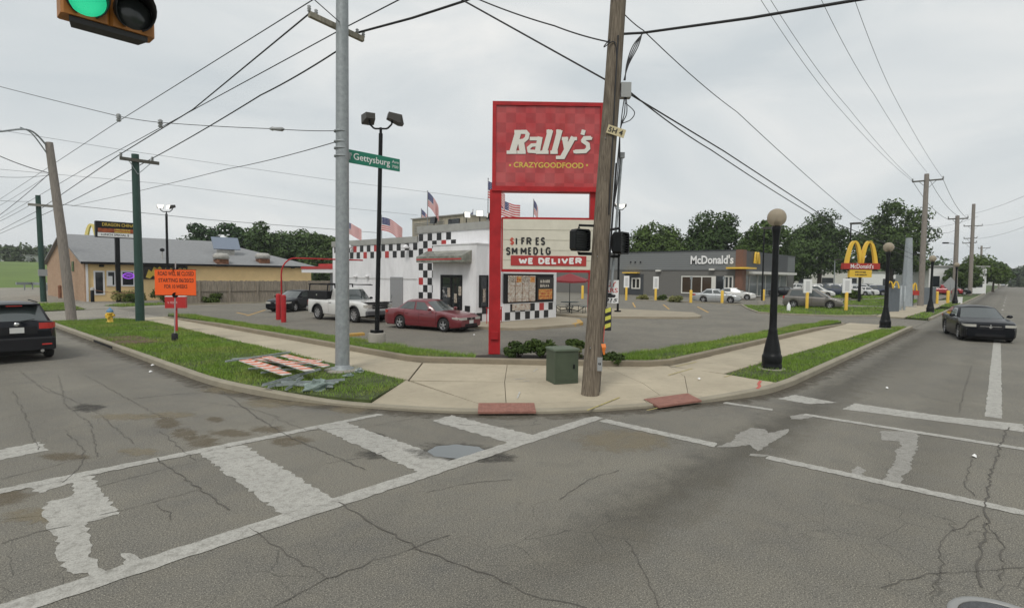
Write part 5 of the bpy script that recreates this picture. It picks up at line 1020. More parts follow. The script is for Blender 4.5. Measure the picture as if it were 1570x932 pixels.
for (p0, p1, lb) in (((1400, 279), (1455, 337), 'first wire between the two right-hand crossarms'), ((1421, 267), (1469, 331), 'middle wire between the two right-hand poles'), ((1446, 275), (1484, 335), 'outer wire between the two right-hand crossarms'), ((1418, 345), (1466, 352), 'slack service wire between the right-hand poles'), ((1417, 380), (1465, 395), 'drooping telephone cable between the right-hand poles')): cable([atD(*p0, DR), atD(*p1, D2)], .02, lb, M_WIREG, sag=.6)
for (p0, p1, d1, lb) in (((1418, 350), (1500, 332), 70, 'wire rising right behind the second right-hand pole'), ((1506, 346), (1590, 325), 60, 'wire leaving the far pole towards the right edge'), ((1500, 366), (1590, 340), 60, 'second wire leaving the far pole towards the right edge'), ((1480, 330), (1590, 292), 50, 'upper wire leaving the right frame edge')): cable([atD(*p0, 80), atD(*p1, d1)], .016, lb, M_WIREG, sag=.3)
# ================================================================ doghouse traffic signal hanging at upper left
M_SIGO = mat('signal_housing_orange', (.38, .15, .025), .55, var=.25, scale=5); M_SIGB = mat('signal_black', (.02, .02, .02), .6); M_GRN = mat('green_signal_light', (.03, .62, .30), .3, emit=.75, bump=.6, bscale=120); M_LENSD = mat('dark_signal_lens', (.03, .035, .035), .15)
TS = thing('traffic_signal', 'orange five-lens traffic signal with lit green light hanging at top left', 'traffic signal', (1.36, 6.25, 4.97)); YT = 6.25
secs = [(1.18, 5.14, M_GRN), (1.54, 5.14, M_LENSD), (1.18, 5.50, M_LENSD), (1.54, 5.50, M_LENSD), (1.36, 5.86, mat('dark_red_lens', (.08, .01, .01), .2))]
for x, z, lm in secs:
    bs = MB().bbox(x-.178, x+.178, YT, YT+.2, z-.176, z+.176, .02).build('section', M_SIGO, TS); vb = MB(); n = 20
    for i in range(n+1):
        a = math.radians(-200+220*i/n) if False else math.radians(-60+300*i/n); 
    V = []; F = []
    for i in range(n+1):
        a = math.radians(-65+310*i/n); cx, cz = .155*math.cos(a), .155*math.sin(a); L = .02+.22*max(0, .5+.5*math.sin(a)); V += [(x+cx, YT-.001, z+cz), (x+cx, YT-L, z+cz-.02)]
    F = [(2*i, 2*i+1, 2*i+3, 2*i+2) for i in range(n)]; vo = MB().add(V, F, True).build('visor', M_SIGB, bs); md = vo.modifiers.new('thick', 'SOLIDIFY'); md.thickness = .006
    MB().lathe([(.155, -.003), (.15, -.004), (.148, -.012), (.10, -.035), (0, -.045)], (x, YT, z), 24, 'y').build('lens', lm, bs)
MB().prism([(1.06, YT+.02, 4.962), (1.66, YT+.02, 4.962), (1.62, YT+.18, 4.962), (1.10, YT+.18, 4.962)], (0, 0, -.05)).build('bottom_plate', M_SIGB, TS); MB().cyl((1.36, YT+.1, 6.03), (1.36, YT+.1, 6.9), .025).build('hanger', M_STEEL, TS)
cable([(gb.x, gb.y, 9.2), (1.36, YT+.1, 6.9), (-9, -5, 8.5)], .012, 'span wire holding the traffic signal above the top edge', sag=0)
# ================================================================ vehicles (x forward, y left, z up, origin on the ground)
M_TYRE = mat('tyre_rubber', (.022, .022, .022), .85); M_RIM = mat('alloy_rim', (.42, .42, .43), .35, .7); M_UNDER = mat('underbody', (.012, .012, .012), .9); M_CHROME = mat('chrome', (.55, .55, .55), .2, .9)
M_HEAD = mat('headlight_lens', (.46, .45, .41), .12, spec=.8); M_TAIL = mat('tail_light_red', (.50, .03, .025), .2, coat=.5); M_SEAM = mat('panel_gap', (.01, .01, .01), .8); M_PLATE = mat('licence_plate', (.60, .60, .58), .5); M_PLAST = mat('black_plastic', (.014, .014, .016), .6, spec=.25)
M_GLS = mat('car_glass', (.045, .055, .055), .03, spec=.9, coat=.5)
def lin(prof, x):
    if x <= prof[0][0]: return prof[0][1]
    for (a, za), (b_, zb_) in zip(prof, prof[1:]):
        if x <= b_: t_ = (x-a)/(b_-a); t_ = t_*t_*(3-2*t_)*.35+t_*.65; return za+(zb_-za)*t_
    return prof[-1][1]
def car(name, label, cat, sp, paint, loc, heading, group=None, detail=True):
    L, W, H, wr = sp['L'], sp['W'], sp['H'], sp['wr']; gc = sp.get('gc', .2); hw = W/2; xf = L/2-sp['fo']; xr = xf-sp['wb']; prof = sp['deck']; glass = sp.get('glass', M_GLS)
    t = thing(name, label, cat, (0, 0, 0), 0, group)
    ar = wr*1.17
    def plan(x):
        d = min(x+L/2, L/2-x); e_ = sp.get('round', .55); k = sp.get('taper', .15); return 1.0 if d > e_ else 1-k*(1-d/e_)**2
    def zlow(x):
        z = gc+.05*max(0, 1-(L/2-abs(x))/.5)
        for xw in (xf, xr):
            d = abs(x-xw)
            if d < ar: z = max(z, wr+math.sqrt(ar*ar-d*d))
        return z
    xs = sorted(set([round(-L/2+L*i/44, 4) for i in range(45)]+[round(xw+ar*math.sin(a*math.pi/20), 4) for xw in (xf, xr) for a in range(-10, 11)]+[xw+s_*(ar+.002) for xw in (xf, xr) for s_ in (-1, 1)]))
    def section(x, sc=1.0):
        h = hw*plan(x); zd = lin(prof, x); zl = min(zlow(x), zd-.09); hgt = zd-zl; bulge = sp.get('side', .985)
        P = [(h*.95, zl), (h*.985, zl+.14*hgt), (h, zl+.48*hgt), (h*bulge, zl+.74*hgt), (h*.965, zd-.05), (h*.90, zd-.008), (h*.52, zd+.022), (0, zd+.03)]
        if sc < 1: zc = zl+.42*hgt; P = [(y*(.96), zc+(z-zc)*sc) for y, z in P]
        return P
    sec = [(xs[0]-.0, section(xs[0], .80))]+[(x, section(x)) for x in xs[1:-1]]+[(xs[-1], section(xs[-1], .80))]
    V = []; F = []; n = 15
    for x, P in sec:
        V += [(x, y, z) for y, z in P]+[(x, -y, z) for y, z in reversed(P[:-1])]
    for i in range(len(sec)-1):
        for k in range(n-1): F.append((i*n+k, i*n+k+1, (i+1)*n+k+1, (i+1)*n+k))
    bd = MB().add(V, F, True); bd.add(V[:n], [tuple(range(n))]); bd.add(V[-n:], [tuple(reversed(range(n)))]); body = bd.build('body', paint, t); weld(body)
    MB().box(-L/2+.12, L/2-.12, -hw+.20, hw-.20, gc-.03, lin(prof, 0)-.25).box(xr+ar, xf-ar, -hw+.06, hw-.06, gc-.02, gc+.2).build('underbody', M_UNDER, t)
    # greenhouse
    rb, rr_, rf_, fb = sp['gh']; wb_ = hw*.945; wt2 = hw*sp.get('top', .70); B = []; T = []
    zb = lambda x: lin(prof, x)-.015
    base = [(fb, 0), (fb-.05, wb_*.45), (fb-.20, wb_*.93), ((fb+rb)/2+sp.get('bp', 0), wb_*.985), (rb+.14, wb_*.93), (rb+.02, wb_*.45), (rb, 0)]
    top = [(rf_, 0), (rf_-.03, wt2*.5), (rf_-.13, wt2*.97), ((rf_+rr_)/2+sp.get('bp', 0)*.7, wt2*1.02), (rr_+.08, wt2*.96), (rr_+.01, wt2*.5), (rr_, 0)]
    zt = [H-.035, H-.04, H-.075, H-.06, H-.085, H-.05, H-.045]
    belt = zb((fb+rb)/2); zbase = [zb(fb), zb(fb)-.0, zb(fb)-.02, belt-.01, zb(rb)-.02, zb(rb), zb(rb)]
    ringB = [(x, y, z) for (x, y), z in zip(base, zbase)]; ringT = [(x, y, z) for (x, y), z in zip(top, zt)]
    full = lambda R: [Vector(p) for p in R]+[Vector((p[0], -p[1], p[2])) for p in reversed(R[1:-1])]
    RB, RT_ = full(ringB), full(ringT); m_ = len(RB); g = MB()
    RM = [a.lerp(b_, .93) for a, b_ in zip(RB, RT_)]; RI = [Vector((p.x*.93+(rf_+rr_)/2*.07, p.y*.86, p.z+.03)) for p in RT_]; RC = [Vector((p.x*.6+(rf_+rr_)/2*.4, p.y*.45, H)) for p in RT_]
    RB0 = [Vector((p.x, p.y, p.z-.12)) for p in RB]
    rings = [RB0, RB, RM, RT_, RI, RC]; VV = [p for r in rings for p in r]; FF = []
    for r in range(5):
        for i in range(m_): j = (i+1) % m_; FF.append((r*m_+i, r*m_+j, (r+1)*m_+j, (r+1)*m_+i))
    FF.append(tuple(range(5*m_, 6*m_))); g.add(VV, [tuple(reversed(f)) for f in FF], True); cab = g.build('cabin', sp.get('cabpaint', paint), t)
    def at(s_, t_):
        i = int(math.floor(s_)) % m_; f = s_-math.floor(s_); b0 = RB[i].lerp(RB[(i+1) % m_], f); t0 = RT_[i].lerp(RT_[(i+1) % m_], f); return b0.lerp(t0, t_)
    def pane(nm, s0, s1, t0, t1, mt, par, k=6, t0b=None, t1b=None, off=.010):
        P = []; Fq = []
        for a in range(k+1):
            s_ = s0+(s1-s0)*a/k; ta = t0 if t0b is None else t0+(t0b-t0)*a/k; tb = t1 if t1b is None else t1+(t1b-t1)*a/k
            e1 = at(s_+.01, .5)-at(s_-.01, .5); e2 = at(s_, 1)-at(s_, 0); nr = e1.cross(e2).normalized()
            if nr.dot(at(s_, .5)-Vector(((fb+rb)/2, 0, H*.6))) < 0: nr = -nr
            P += [at(s_, ta)+nr*off, at(s_, tb)+nr*off]
        for a in range(k): Fq.append((2*a, 2*a+1, 2*a+3, 2*a+2))
        return MB().add(P, Fq, True).build(nm, mt, par)
    pane('windshield', -1.86, 1.86, .05, .90, glass, cab, 12); pane('rear_window', 4.2, 7.8, sp.get('rwz', .12), .88, glass, cab, 12)
    for sg in (0, 1):
        f = (lambda s_: s_) if sg == 0 else (lambda s_: m_-s_)
        pane('window', f(2.22), f(2.93), .10, .86, glass, cab, 4)
        if sp.get('rear_side', True): pane('window', f(3.05), f(3.86), .10, .86, glass, cab, 4)
    # wheels
    for xw in (xf, xr):
        for sg in (1, -1):
            y = sg*(hw-.115); tw_ = .105
            w = MB().lathe([(wr*.62, -tw_), (wr*.90, -tw_), (wr, -tw_*.6), (wr, tw_*.6), (wr*.90, tw_), (wr*.62, tw_)], (xw, y, wr), 24, 'y').build('wheel', M_TYRE, t)
            d = sg; r_ = MB().lathe([(wr*.64, d*tw_*.9), (wr*.60, d*tw_*.92), (wr*.56, d*tw_*.55), (.0, d*tw_*.55)], (xw, y, wr), 20, 'y')
            rim = r_.build('rim', M_PLAST, w); sk = MB()
            for q in range(sp.get('spokes', 5)):
                a = 2*math.pi*q/sp.get('spokes', 5)+.3; u = Vector((math.cos(a), 0, math.sin(a))); v_ = Vector((-math.sin(a), 0, math.cos(a))); c = Vector((xw, y+d*tw_*.86, wr))
                sk.add([c+u*(wr*.06)-v_*wr*.12, c+u*(wr*.62)-v_*wr*.10, c+u*(wr*.62)+v_*wr*.10, c+u*(wr*.06)+v_*wr*.12], [(0, 1, 2, 3)])
            sk.lathe([(wr*.66, d*tw_*.93), (wr*.60, d*tw_*.95), (wr*.57, d*tw_*.8)], (xw, y, wr), 20, 'y'); sk.lathe([(wr*.15, d*tw_*.8), (wr*.13, d*tw_*.93), (0, d*tw_*.93)], (xw, y, wr), 10, 'y'); sk.build('spokes', sp.get('rim', M_RIM), w)
    if not detail:
        t.location = loc; t.rotation_euler = (0, 0, heading); return t
    # lights and trim
    def surf(x, fz):                     # outer side point at height fraction fz of the body section
        P = section(x); z0_, z1_ = P[0][1], P[5][1]; z = z0_+(z1_-z0_)*fz
        for (ya, za), (yb, zb2) in zip(P, P[1:]):
            if za <= z <= zb2+1e-6: f = (z-za)/max(zb2-za, 1e-6); return Vector((x, ya+(yb-ya)*f, z))
        return Vector((x, P[5][0], z))
    def wrap(nm, front, ya, xa, z0, z1, mt, off=.012):
        xe = L/2 if front else -L/2; s_ = 1 if front else -1
        for sg in (1, -1):
            h = hw*plan(xe)*.955; zs = lin(prof, xe); 
            cols = [(xe+s_*off, h*ya), (xe+s_*off, h*(ya*.3+.62)), (xe+s_*off*.2-s_*.015, h*1.0), (xe-s_*xa*.5, hw*plan(xe-s_*xa*.5)*.99+off), (xe-s_*xa, hw*plan(xe-s_*xa)*.985+off)]
            dz = [0, .0, .0, .015, .035]; V_ = []
            for (x, y), d in zip(cols, dz): V_ += [(x, sg*y, z0+d*1.5), (x, sg*y, z1+d*.3)]
            MB().add(V_, [(2*i, 2*i+1, 2*i+3, 2*i+2) if sg*s_ < 0 else (2*i, 2*i+2, 2*i+3, 2*i+1) for i in range(4)], True).build(nm, mt, t)
    hz = sp['hl']; wrap('headlight', True, hz[2], hz[3], hz[0], hz[1], M_HEAD); tz = sp['tl']; wrap('tail_light', False, tz[2], tz[3], tz[0], tz[1], M_TAIL)
    xe = L/2; gz = sp['grille']; hwf = hw*plan(xe)*.955
    MB().box(xe-.02, xe+.014, -gz[2]*hwf, gz[2]*hwf, gz[0], gz[1]).build('grille', sp.get('grillem', M_PLAST), t)
    MB().box(xe-.02, xe+.010, -.62*hwf, .62*hwf, gc+.09, gc+.19).build('air_intake', M_PLAST, t)
    MB().obox((xe+.022, 0, (gz[0]+gz[1])/2), (1, 0, 0), (0, 1, 0), UP, .008, .05, .035).build('badge', M_CHROME, t)
    if sp.get('fplate'): MB().box(xe+.012, xe+.024, -.15, .15, gc+.20, gc+.35).build('licence_plate', M_PLATE, t)
    MB().box(-xe-.040, -xe-.028, -.16, .16, sp.get('rplz', .75), sp.get('rplz', .75)+.16).build('licence_plate', M_PLATE, t)
    for sg in (1, -1):
        for x in sp['seams']:
            P = section(x); b = MB(); pts = [Vector((x, sg*(y+.004), z)) for y, z in P[1:6]]
            for p, q in zip(pts, pts[1:]): b.add([p+Vector((-.006, 0, 0)), p+Vector((.006, 0, 0)), q+Vector((.006, 0, 0)), q+Vector((-.006, 0, 0))], [(0, 1, 2, 3)])
            b.build('door_seam', M_SEAM, t)
        for x in sp['handles']:
            p = surf(x, .80); MB().bbox(x-.10, x+.10, min(sg*p.y, sg*(p.y+.03)), max(sg*p.y, sg*(p.y+.03)), p.z-.015, p.z+.015, .008).build('door_handle', sp.get('trim', paint), t)
        p = Vector((fb-.42, sg*(wb_+.02), zb(fb-.42)+.09)); mr = MB().lathe([(0, -.07), (.06, -.06), (.085, 0), (.07, .06), (0, .065)], (0, 0, 0), 10, 'x'); mr.v = [(p.x+v[0], p.y+sg*.10+v[1]*1.35, p.z+v[2]*.85) for v in mr.v]; mr.bar((p.x, p.y-sg*.03, p.z-.04), (p.x, p.y+sg*.06, p.z-.03), .05, .03).build('mirror', sp.get('trim', paint), t)
        if sp.get('moulding'):
            b = MB(); x0_, x1_ = xr+ar+.06, xf-ar-.06; pts = [surf(x0_+(x1_-x0_)*i/10, .40) for i in range(11)]
            for p, q in zip(pts, pts[1:]): b.obox(((p.x+q.x)/2, sg*((p.y+q.y)/2+.006), (p.z+q.z)/2), (1, 0, 0), (0, 1, 0), UP, (q.x-p.x)/2, .008, .025)
            weld(b.build('side_moulding', sp.get('trim', paint), t))
    t.location = loc; t.rotation_euler = (0, 0, heading); return t
def paint(name, col, rough=.28, coat=.8, metal=0.0, spec=.5): return mat(name, col, rough, metal, coat=coat, var=.05, scale=2, spec=spec)
SEDAN = dict(L=4.80, W=1.79, H=1.45, wr=.315, wb=2.71, fo=.95, gc=.20, deck=[(-2.4, .70), (-2.36, .86), (-2.1, .955), (-1.5, .985), (-.6, .95), (.75, .93), (1.2, .92), (1.9, .83), (2.25, .73), (2.4, .60)], gh=(-1.72, -1.05, .30, 1.12), top=.69, bp=-.02, hl=(.575, .685, .45, .42), tl=(.72, .88, .42, .35), grille=(.58, .67, .38), seams=(1.02, -.02, -.98), handles=(.16, -.80), moulding=True, fplate=True, rplz=.62)
# red sedan, white pickup, black sedan on the drive-in's lot
M_PRED = paint('dark_red_car_paint', (.155, .014, .022))
redc = car('sedan', 'dark red four-door sedan parked nose-right in front of the checkered drive-in', 'car', SEDAN, M_PRED, (17.15, 20.75, .1), math.radians(-80.5))
M_PBLK = paint('black_car_paint', (.005, .006, .009), .3, .10, 0, .2); M_PWHT = paint('white_car_paint', (.62, .62, .60), .35)
blk = dict(SEDAN); blk.update(deck=[(-2.4, .72), (-2.36, .90), (-2.1, .99), (-1.5, 1.0), (-.6, .97), (.75, .95), (1.2, .93), (1.9, .84), (2.25, .74), (2.4, .60)], gh=(-2.0, -1.15, .25, 1.30), hl=(.58, .70, .5, .45), fplate=False, spokes=5)
car('sedan', 'black four-door sedan parked behind the red bollards, nose towards the left street', 'car', blk, M_PBLK, (18.7, 37.6, .1), math.radians(212))
TRUCK = dict(L=5.35, W=1.98, H=1.86, wr=.40, wb=3.28, fo=.98, gc=.36, side=.995, taper=.09, round=.35, deck=[(-2.68, 1.14), (-2.6, 1.17), (-.9, 1.18), (-.6, 1.18), (.9, 1.18), (1.15, 1.17), (2.3, 1.10), (2.55, 1.04), (2.68, .92)], gh=(-.62, -.52, .42, 1.05), top=.78, bp=-.1, rwz=.2, rear_side=False, hl=(.80, .98, .62, .18), tl=(.80, 1.08, .86, .10), grille=(.76, .98, .60), seams=(.98, -.55), handles=(-.38,), fplate=False, rplz=.62, rim=M_RIM, spokes=8, trim=M_PLAST, grillem=mat('truck_grille', (.02, .02, .022), .4))
tk = car('pickup_truck', 'white pickup truck with black side boxes and ladder rack behind the grey pole', 'pickup', TRUCK, M_PWHT, (0, 0, 0), 0)
for sg in (1, -1):
    bx_ = MB().bbox(-2.55, -.72, min(sg*.60, sg*.97), max(sg*.60, sg*.97), 1.19, 1.64, .03).build('side_box', M_PLAST, tk); MB().box(-1.7, -1.6, sg*.97 if sg > 0 else -.985, .985 if sg > 0 else -.97, 1.36, 1.46).build('latch', M_CHROME, bx_)
    for x in (-2.5, -.78): MB().bar((x, sg*.88, 1.64), (x, sg*.84, 1.98), .05, .05).build('rack_post', M_PLAST, tk)
    MB().bar((-2.62, sg*.84, 2.0), (1.0, sg*.84, 2.0), .05, .05).build('rack_rail', M_PLAST, tk)
    for xw in (TRUCK['L']/2-TRUCK['fo'], TRUCK['L']/2-TRUCK['fo']-TRUCK['wb']):
        b = MB(); pts = [(xw+.485*math.cos(a*math.pi/12), sg*.985, .40+.485*math.sin(a*math.pi/12)) for a in range(0, 13)]; b.tube(pts, .055, 6).build('fender_flare', M_PLAST, tk)
for x in (-2.5, -1.6, -.75, .9): MB().bar((x, -.84, 2.035), (x, .84, 2.035), .05, .03).build('rack_bar', M_PLAST, tk)
MB().bbox(2.60, 2.80, -.94, .94, .44, .66, .04).build('bumper', mat('dark_bumper', (.10, .10, .105), .5, .2), tk); MB().bbox(-2.82, -2.64, -.9, .9, .52, .70, .03).build('bumper', M_CHROME, tk); MB().box(2.685, 2.70, -.60, .60, .855, .885).build('grille_bar', M_CHROME, tk)
MB().box(2.1, 2.72, -.82, .82, 1.085, 1.115).build('hood_deflector', M_PLAST, tk)
tk.location = (17.0, 27.85, .1); tk.rotation_euler = (0, 0, math.radians(-84.5))
# black crossover seen from behind at the left edge
SUV = dict(L=4.80, W=1.90, H=1.74, wr=.37, wb=2.82, fo=.97, gc=.26, taper=.12, deck=[(-2.4, 1.0), (-2.34, 1.14), (-2.2, 1.20), (-.6, 1.10), (.75, 1.03), (1.15, 1.01), (1.9, .95), (2.25, .85), (2.4, .70)], gh=(-2.26, -1.72, .22, 1.12), top=.70, bp=-.15, rwz=.06, hl=(.70, .84, .5, .4), tl=(.98, 1.16, .62, .40), grille=(.62, .78, .4), seams=(1.0, -.1, -1.1), handles=(.1, -.9), rplz=.88, spokes=5)
sv = car('crossover', 'glossy black crossover driving away at the left edge, seen from behind', 'car', SUV, M_PBLK, (0, 0, 0), 0)
MB().bbox(-2.44, -2.38, -.60, .60, .78, .86, .01).build('tailgate_trim', M_CHROME, sv) if False else None
MB().bbox(-2.46, -2.30, -.88, .88, .36, .74, .05).build('bumper', M_PLAST, sv)
MB().box(-2.425, -2.405, -.46, .46, .84, 1.06).build('plate_recess', M_PLAST, sv); MB().lathe([(.065, 0), (.065, -.015), (0, -.02)], (-2.40, 0, 1.13), 14, 'x').build('emblem', M_CHROME, sv)
MB().bar((-2.33, -.02, 1.20), (-2.22, -.42, 1.26), .02, .02).build('wiper', M_PLAST, sv); MB().bbox(-2.0, -1.62, -.60, .60, 1.67, 1.71, .015).build('spoiler', M_PBLK, sv); MB().box(-1.99, -1.97, -.18, .18, 1.64, 1.67).build('brake_light', M_TAIL, sv)
for sg in (1, -1):
    MB().bar((-1.5, sg*.58, 1.74), (.2, sg*.58, 1.75), .03, .03).build('roof_rail', M_PLAST, sv); MB().bbox(-2.475, -2.462, min(sg*.55, sg*.78), max(sg*.55, sg*.78), .50, .54, .004).build('reflector', M_TAIL, sv); MB().cyl((-2.5, sg*.55, .33), (-2.3, sg*.55, .33), .045).build('exhaust', M_CHROME, sv)
sv.location = (2.2, 23.85, 0); sv.rotation_euler = (0, 0, math.radians(90))
# dark sedan approaching on the right-hand street
CHG = dict(SEDAN); CHG.update(L=5.0, W=1.88, H=1.47, wr=.34, wb=2.95, fo=.95, taper=.12, deck=[(-2.5, .78), (-2.46, .95), (-2.2, 1.02), (-1.5, 1.03), (-.6, 1.0), (.75, .97), (1.2, .955), (1.9, .90), (2.35, .82), (2.5, .68)], gh=(-2.35, -1.7, .22, 1.15), hl=(.66, .765, .60, .30), grille=(.56, .765, .52), tl=(.75, .95, .5, .3), fplate=False, moulding=False, gc=.17)
ch = car('sedan', 'black sedan with crosshair grille driving towards the camera on the right-hand street', 'car', CHG, M_PBLK, (0, 0, 0), 0); MB().box(2.515, 2.524, -.36, .36, .675, .70).box(2.515, 2.524, -.02, .02, .60, .77).build('grille_bar', M_CHROME, ch)
ch.location = (34.3, 1.15, 0); ch.rotation_euler = (0, 0, math.radians(193)); ch.scale = (1.03, 1.03, 1.03)
# minivan and cars at the grey restaurant
VAN = dict(L=4.75, W=1.92, H=1.74, wr=.32, wb=2.88, fo=.95, gc=.2, deck=[(-2.37, .80), (-2.3, 1.0), (-2.1, 1.06), (-.6, 1.03), (.75, 1.0), (1.3, .98), (1.9, .88), (2.2, .76), (2.37, .6)], gh=(-2.22, -1.85, .35, 1.62), top=.72, bp=-.1, hl=(.62, .76, .5, .4), tl=(.8, 1.05, .8, .15), grille=(.6, .72, .4), seams=(1.05, 0, -1.05), handles=(.15, -.2), fplate=True, rplz=.7)
M_PGRY = paint('taupe_car_paint', (.16, .15, .135), .35, .6, .2); g = G(1256, 472, .1); car('minivan', 'taupe grey minivan passing the yellow-posted signs on the restaurant lane', 'van', VAN, M_PGRY, (g.x-.2, g.y+.5, .1), math.radians(-82))
M_PSIL = paint('silver_car_paint', (.42, .44, .45), .35, .6, .4); g = G(1093, 464, .1); car('sedan', 'silver sedan in the drive-through lane, half behind a yellow bollard', 'car', SEDAN, M_PSIL, (g.x+1.0, g.y, .1), math.radians(-75)); g = G(1112, 460, .1); car('sedan', 'white sedan beneath the windows of the grey restaurant', 'car', blk, M_PWHT, (g.x+3.0, g.y, .1), math.radians(-75))
M_PBLU = paint('navy_car_paint', (.03, .04, .07)); M_PRD2 = paint('bright_red_car_paint', (.32, .02, .025)); M_PDG = paint('dark_grey_car_paint', (.05, .05, .055))
far = [(1207, 455, M_PBLK, SEDAN, 'low black car behind the globe lamp, in the far lot'), (1252, 455, M_PWHT, VAN, 'white van parked directly behind the taupe minivan'), (1446, 452, M_PRD2, TRUCK, 'red pickup parked behind the yellow bollards far right'), (1462, 452, M_PBLK, SUV, 'black crossover behind the diamond sign')]
for px, py, m, sp_, lb in far:
    g = G(px, py, .1); car({'t': 'pickup_truck', 'v': 'van'}.get('t' if sp_ is TRUCK else ('v' if sp_ is VAN else ''), 'car'), lb, 'car', sp_, m, (g.x, g.y, .1), math.radians(-80), None, detail=False)
protos = {}
fr2 = random.Random(11); k = 0
for row, (pyr, x0p, x1p, stp) in enumerate(((453, 1282, 1350, 13), (449.5, 1200, 1350, 12), (446.5, 1196, 1355, 11))):
    x = x0p
    while x < x1p:
        m = fr2.choice([M_PWHT, M_PWHT, M_PSIL, M_PWHT, M_PDG, M_PWHT, M_PSIL, M_PBLU]); sp_ = fr2.choice([SEDAN, SUV, VAN, SUV]); key = (m.name, id(sp_)); g = G(x, pyr, .1); hd = math.radians(fr2.choice([-60, -65, 120]))
        lb = 'small %s %s' % ({'white_car_paint': 'white', 'silver_car_paint': 'silver', 'dark_grey_car_paint': 'dark grey', 'navy_car_paint': 'navy', 'bright_red_car_paint': 'red'}[m.name]+' '+('sedan' if sp_ is SEDAN else ('van' if sp_ is VAN else 'crossover')), ('in the front row', 'in the middle row', 'in the rear row')[row]+' of the far lot,'+(' by the grey restaurant' if x < 1250 else (' behind the minivan' if x < 1295 else ' below the golden arches')))
        if key not in protos: protos[key] = o = car('parked_car', lb, 'car', sp_, m, (g.x, g.y, .1), hd, 'cars in the distant car lot', detail=False)
        else: o = copy_tree(protos[key]); o.location = (g.x, g.y, .1); o.rotation_euler = (0, 0, hd); o['label'] = lb
        x += stp+fr2.uniform(-2, 2); k += 1
for px, py, m in ((1537, 438.5, M_PSIL), (1546, 437, M_PWHT), (1551, 438, M_PDG)):
    g = G(px, py, 0); car('distant_car', {1537: 'small silver car far down the right-hand street, leftmost of three', 1546: 'tiny white car far down the right-hand street, middle of three', 1551: 'tiny dark car far down the right-hand street, rightmost of three'}[px], 'car', SEDAN, m, (g.x, min(g.y, 3.0), 0), math.pi, 'far cars on the right-hand street', detail=False)
# ================================================================ vegetation
import numpy as np
def leaf_mat(name, c1, c2, rough=.75, dry=None):
    m = bpy.data.materials.new(name); m.use_nodes = True; N, Lk, b = nodes(m); t = N.new('ShaderNodeTexCoord').outputs['Object']; at = N.new('ShaderNodeAttribute'); at.attribute_name = 'tone'
    n = noise(N, Lk, t, .35, 3); f = math_(N, Lk, 'ADD', math_(N, Lk, 'MULTIPLY', at.outputs['Fac'], .75), math_(N, Lk, 'MULTIPLY', n, .3))
    c = mixc(N, Lk, f, c1, c2); oi = N.new('ShaderNodeObjectInfo').outputs['Random']
    if dry: c = mixc(N, Lk, ramp(N, Lk, noise(N, Lk, t, .55, 4, .6), .50, .70, 0, .75), c, dry)
    else: c = mixc(N, Lk, 1.0, c, mixc(N, Lk, oi, (.80, .84, .92), (1.22, 1.15, .95)), 'MULTIPLY')
    Lk.new(c, b.inputs['Base Color']); b.inputs['Roughness'].default_value = rough; b.inputs['Specular IOR Level'].default_value = .25
    b.inputs['Subsurface Weight'].default_value = 0.0; return m
M_LEAF = leaf_mat('tree_leaves', (.024, .046, .012), (.085, .138, .032)); M_LEAF2 = leaf_mat('tree_leaves_blue', (.026, .052, .022), (.075, .122, .046)); M_BUSH = leaf_mat('shrub_leaves', (.020, .038, .010), (.085, .13, .028)); M_GRASS = leaf_mat('grass_blades', (.095, .175, .022), (.260, .390, .065), dry=(.33, .33, .11)); M_DRY = leaf_mat('weed_leaves', (.08, .10, .03), (.24, .24, .10)); M_BARK = mat('tree_bark', (.075, .060, .045), .95, var=.3, scale=6, stretch=(3, 3, .5))
M_FARL = leaf_mat('far_tree_leaves', (.030, .050, .026), (.075, .105, .055))
def np_mesh(name, V, F, m, tone=None):
    me = bpy.data.meshes.new(name); V = np.asarray(V, dtype=np.float32); F = np.asarray(F, dtype=np.int32); k = F.shape[1]
    me.vertices.add(len(V)); me.vertices.foreach_set('co', V.ravel()); me.loops.add(F.size); me.loops.foreach_set('vertex_index', F.ravel()); me.polygons.add(len(F)); me.polygons.foreach_set('loop_start', np.arange(0, F.size, k, dtype=np.int32)); me.polygons.foreach_set('loop_total', np.full(len(F), k, dtype=np.int32))
    me.materials.append(m); me.update(calc_edges=True)
    if tone is not None: a = me.attributes.new('tone', 'FLOAT', 'POINT'); a.data.foreach_set('value', np.asarray(tone, dtype=np.float32))
    return me
def leaf_cloud(rng, clumps, per, size, flat=.75, droop=.2):
    """quads scattered through clump spheres; clumps: (cx,cy,cz,r)"""
    C = np.array(clumps); idx = rng.integers(0, len(C), per*len(C)); n = len(idx); d = rng.normal(size=(n, 3)); d /= np.linalg.norm(d, axis=1)[:, None]; r = C[idx, 3]*rng.uniform(.35, 1.05, n)**.6
    P = C[idx, :3]+d*r[:, None]*np.array([1, 1, flat]); nr = d*.9+rng.normal(size=(n, 3))*.7+np.array([0, 0, .35]); nr /= np.linalg.norm(nr, axis=1)[:, None]
    a = np.cross(nr, rng.normal(size=(n, 3))); a /= np.linalg.norm(a, axis=1)[:, None]; b = np.cross(nr, a); s = size*rng.uniform(.6, 1.35, n)[:, None]
    V = np.stack([P-a*s*.62, P-b*s*.34, P+a*s*.62, P+b*s*.34], 1).reshape(-1, 3); F = np.arange(4*n).reshape(-1, 4)
    ct = rng.uniform(0, 1, len(C)); tone = np.clip(ct[idx]*.55+rng.uniform(0, .55, n), 0, 1); return V, F, np.repeat(tone, 4)
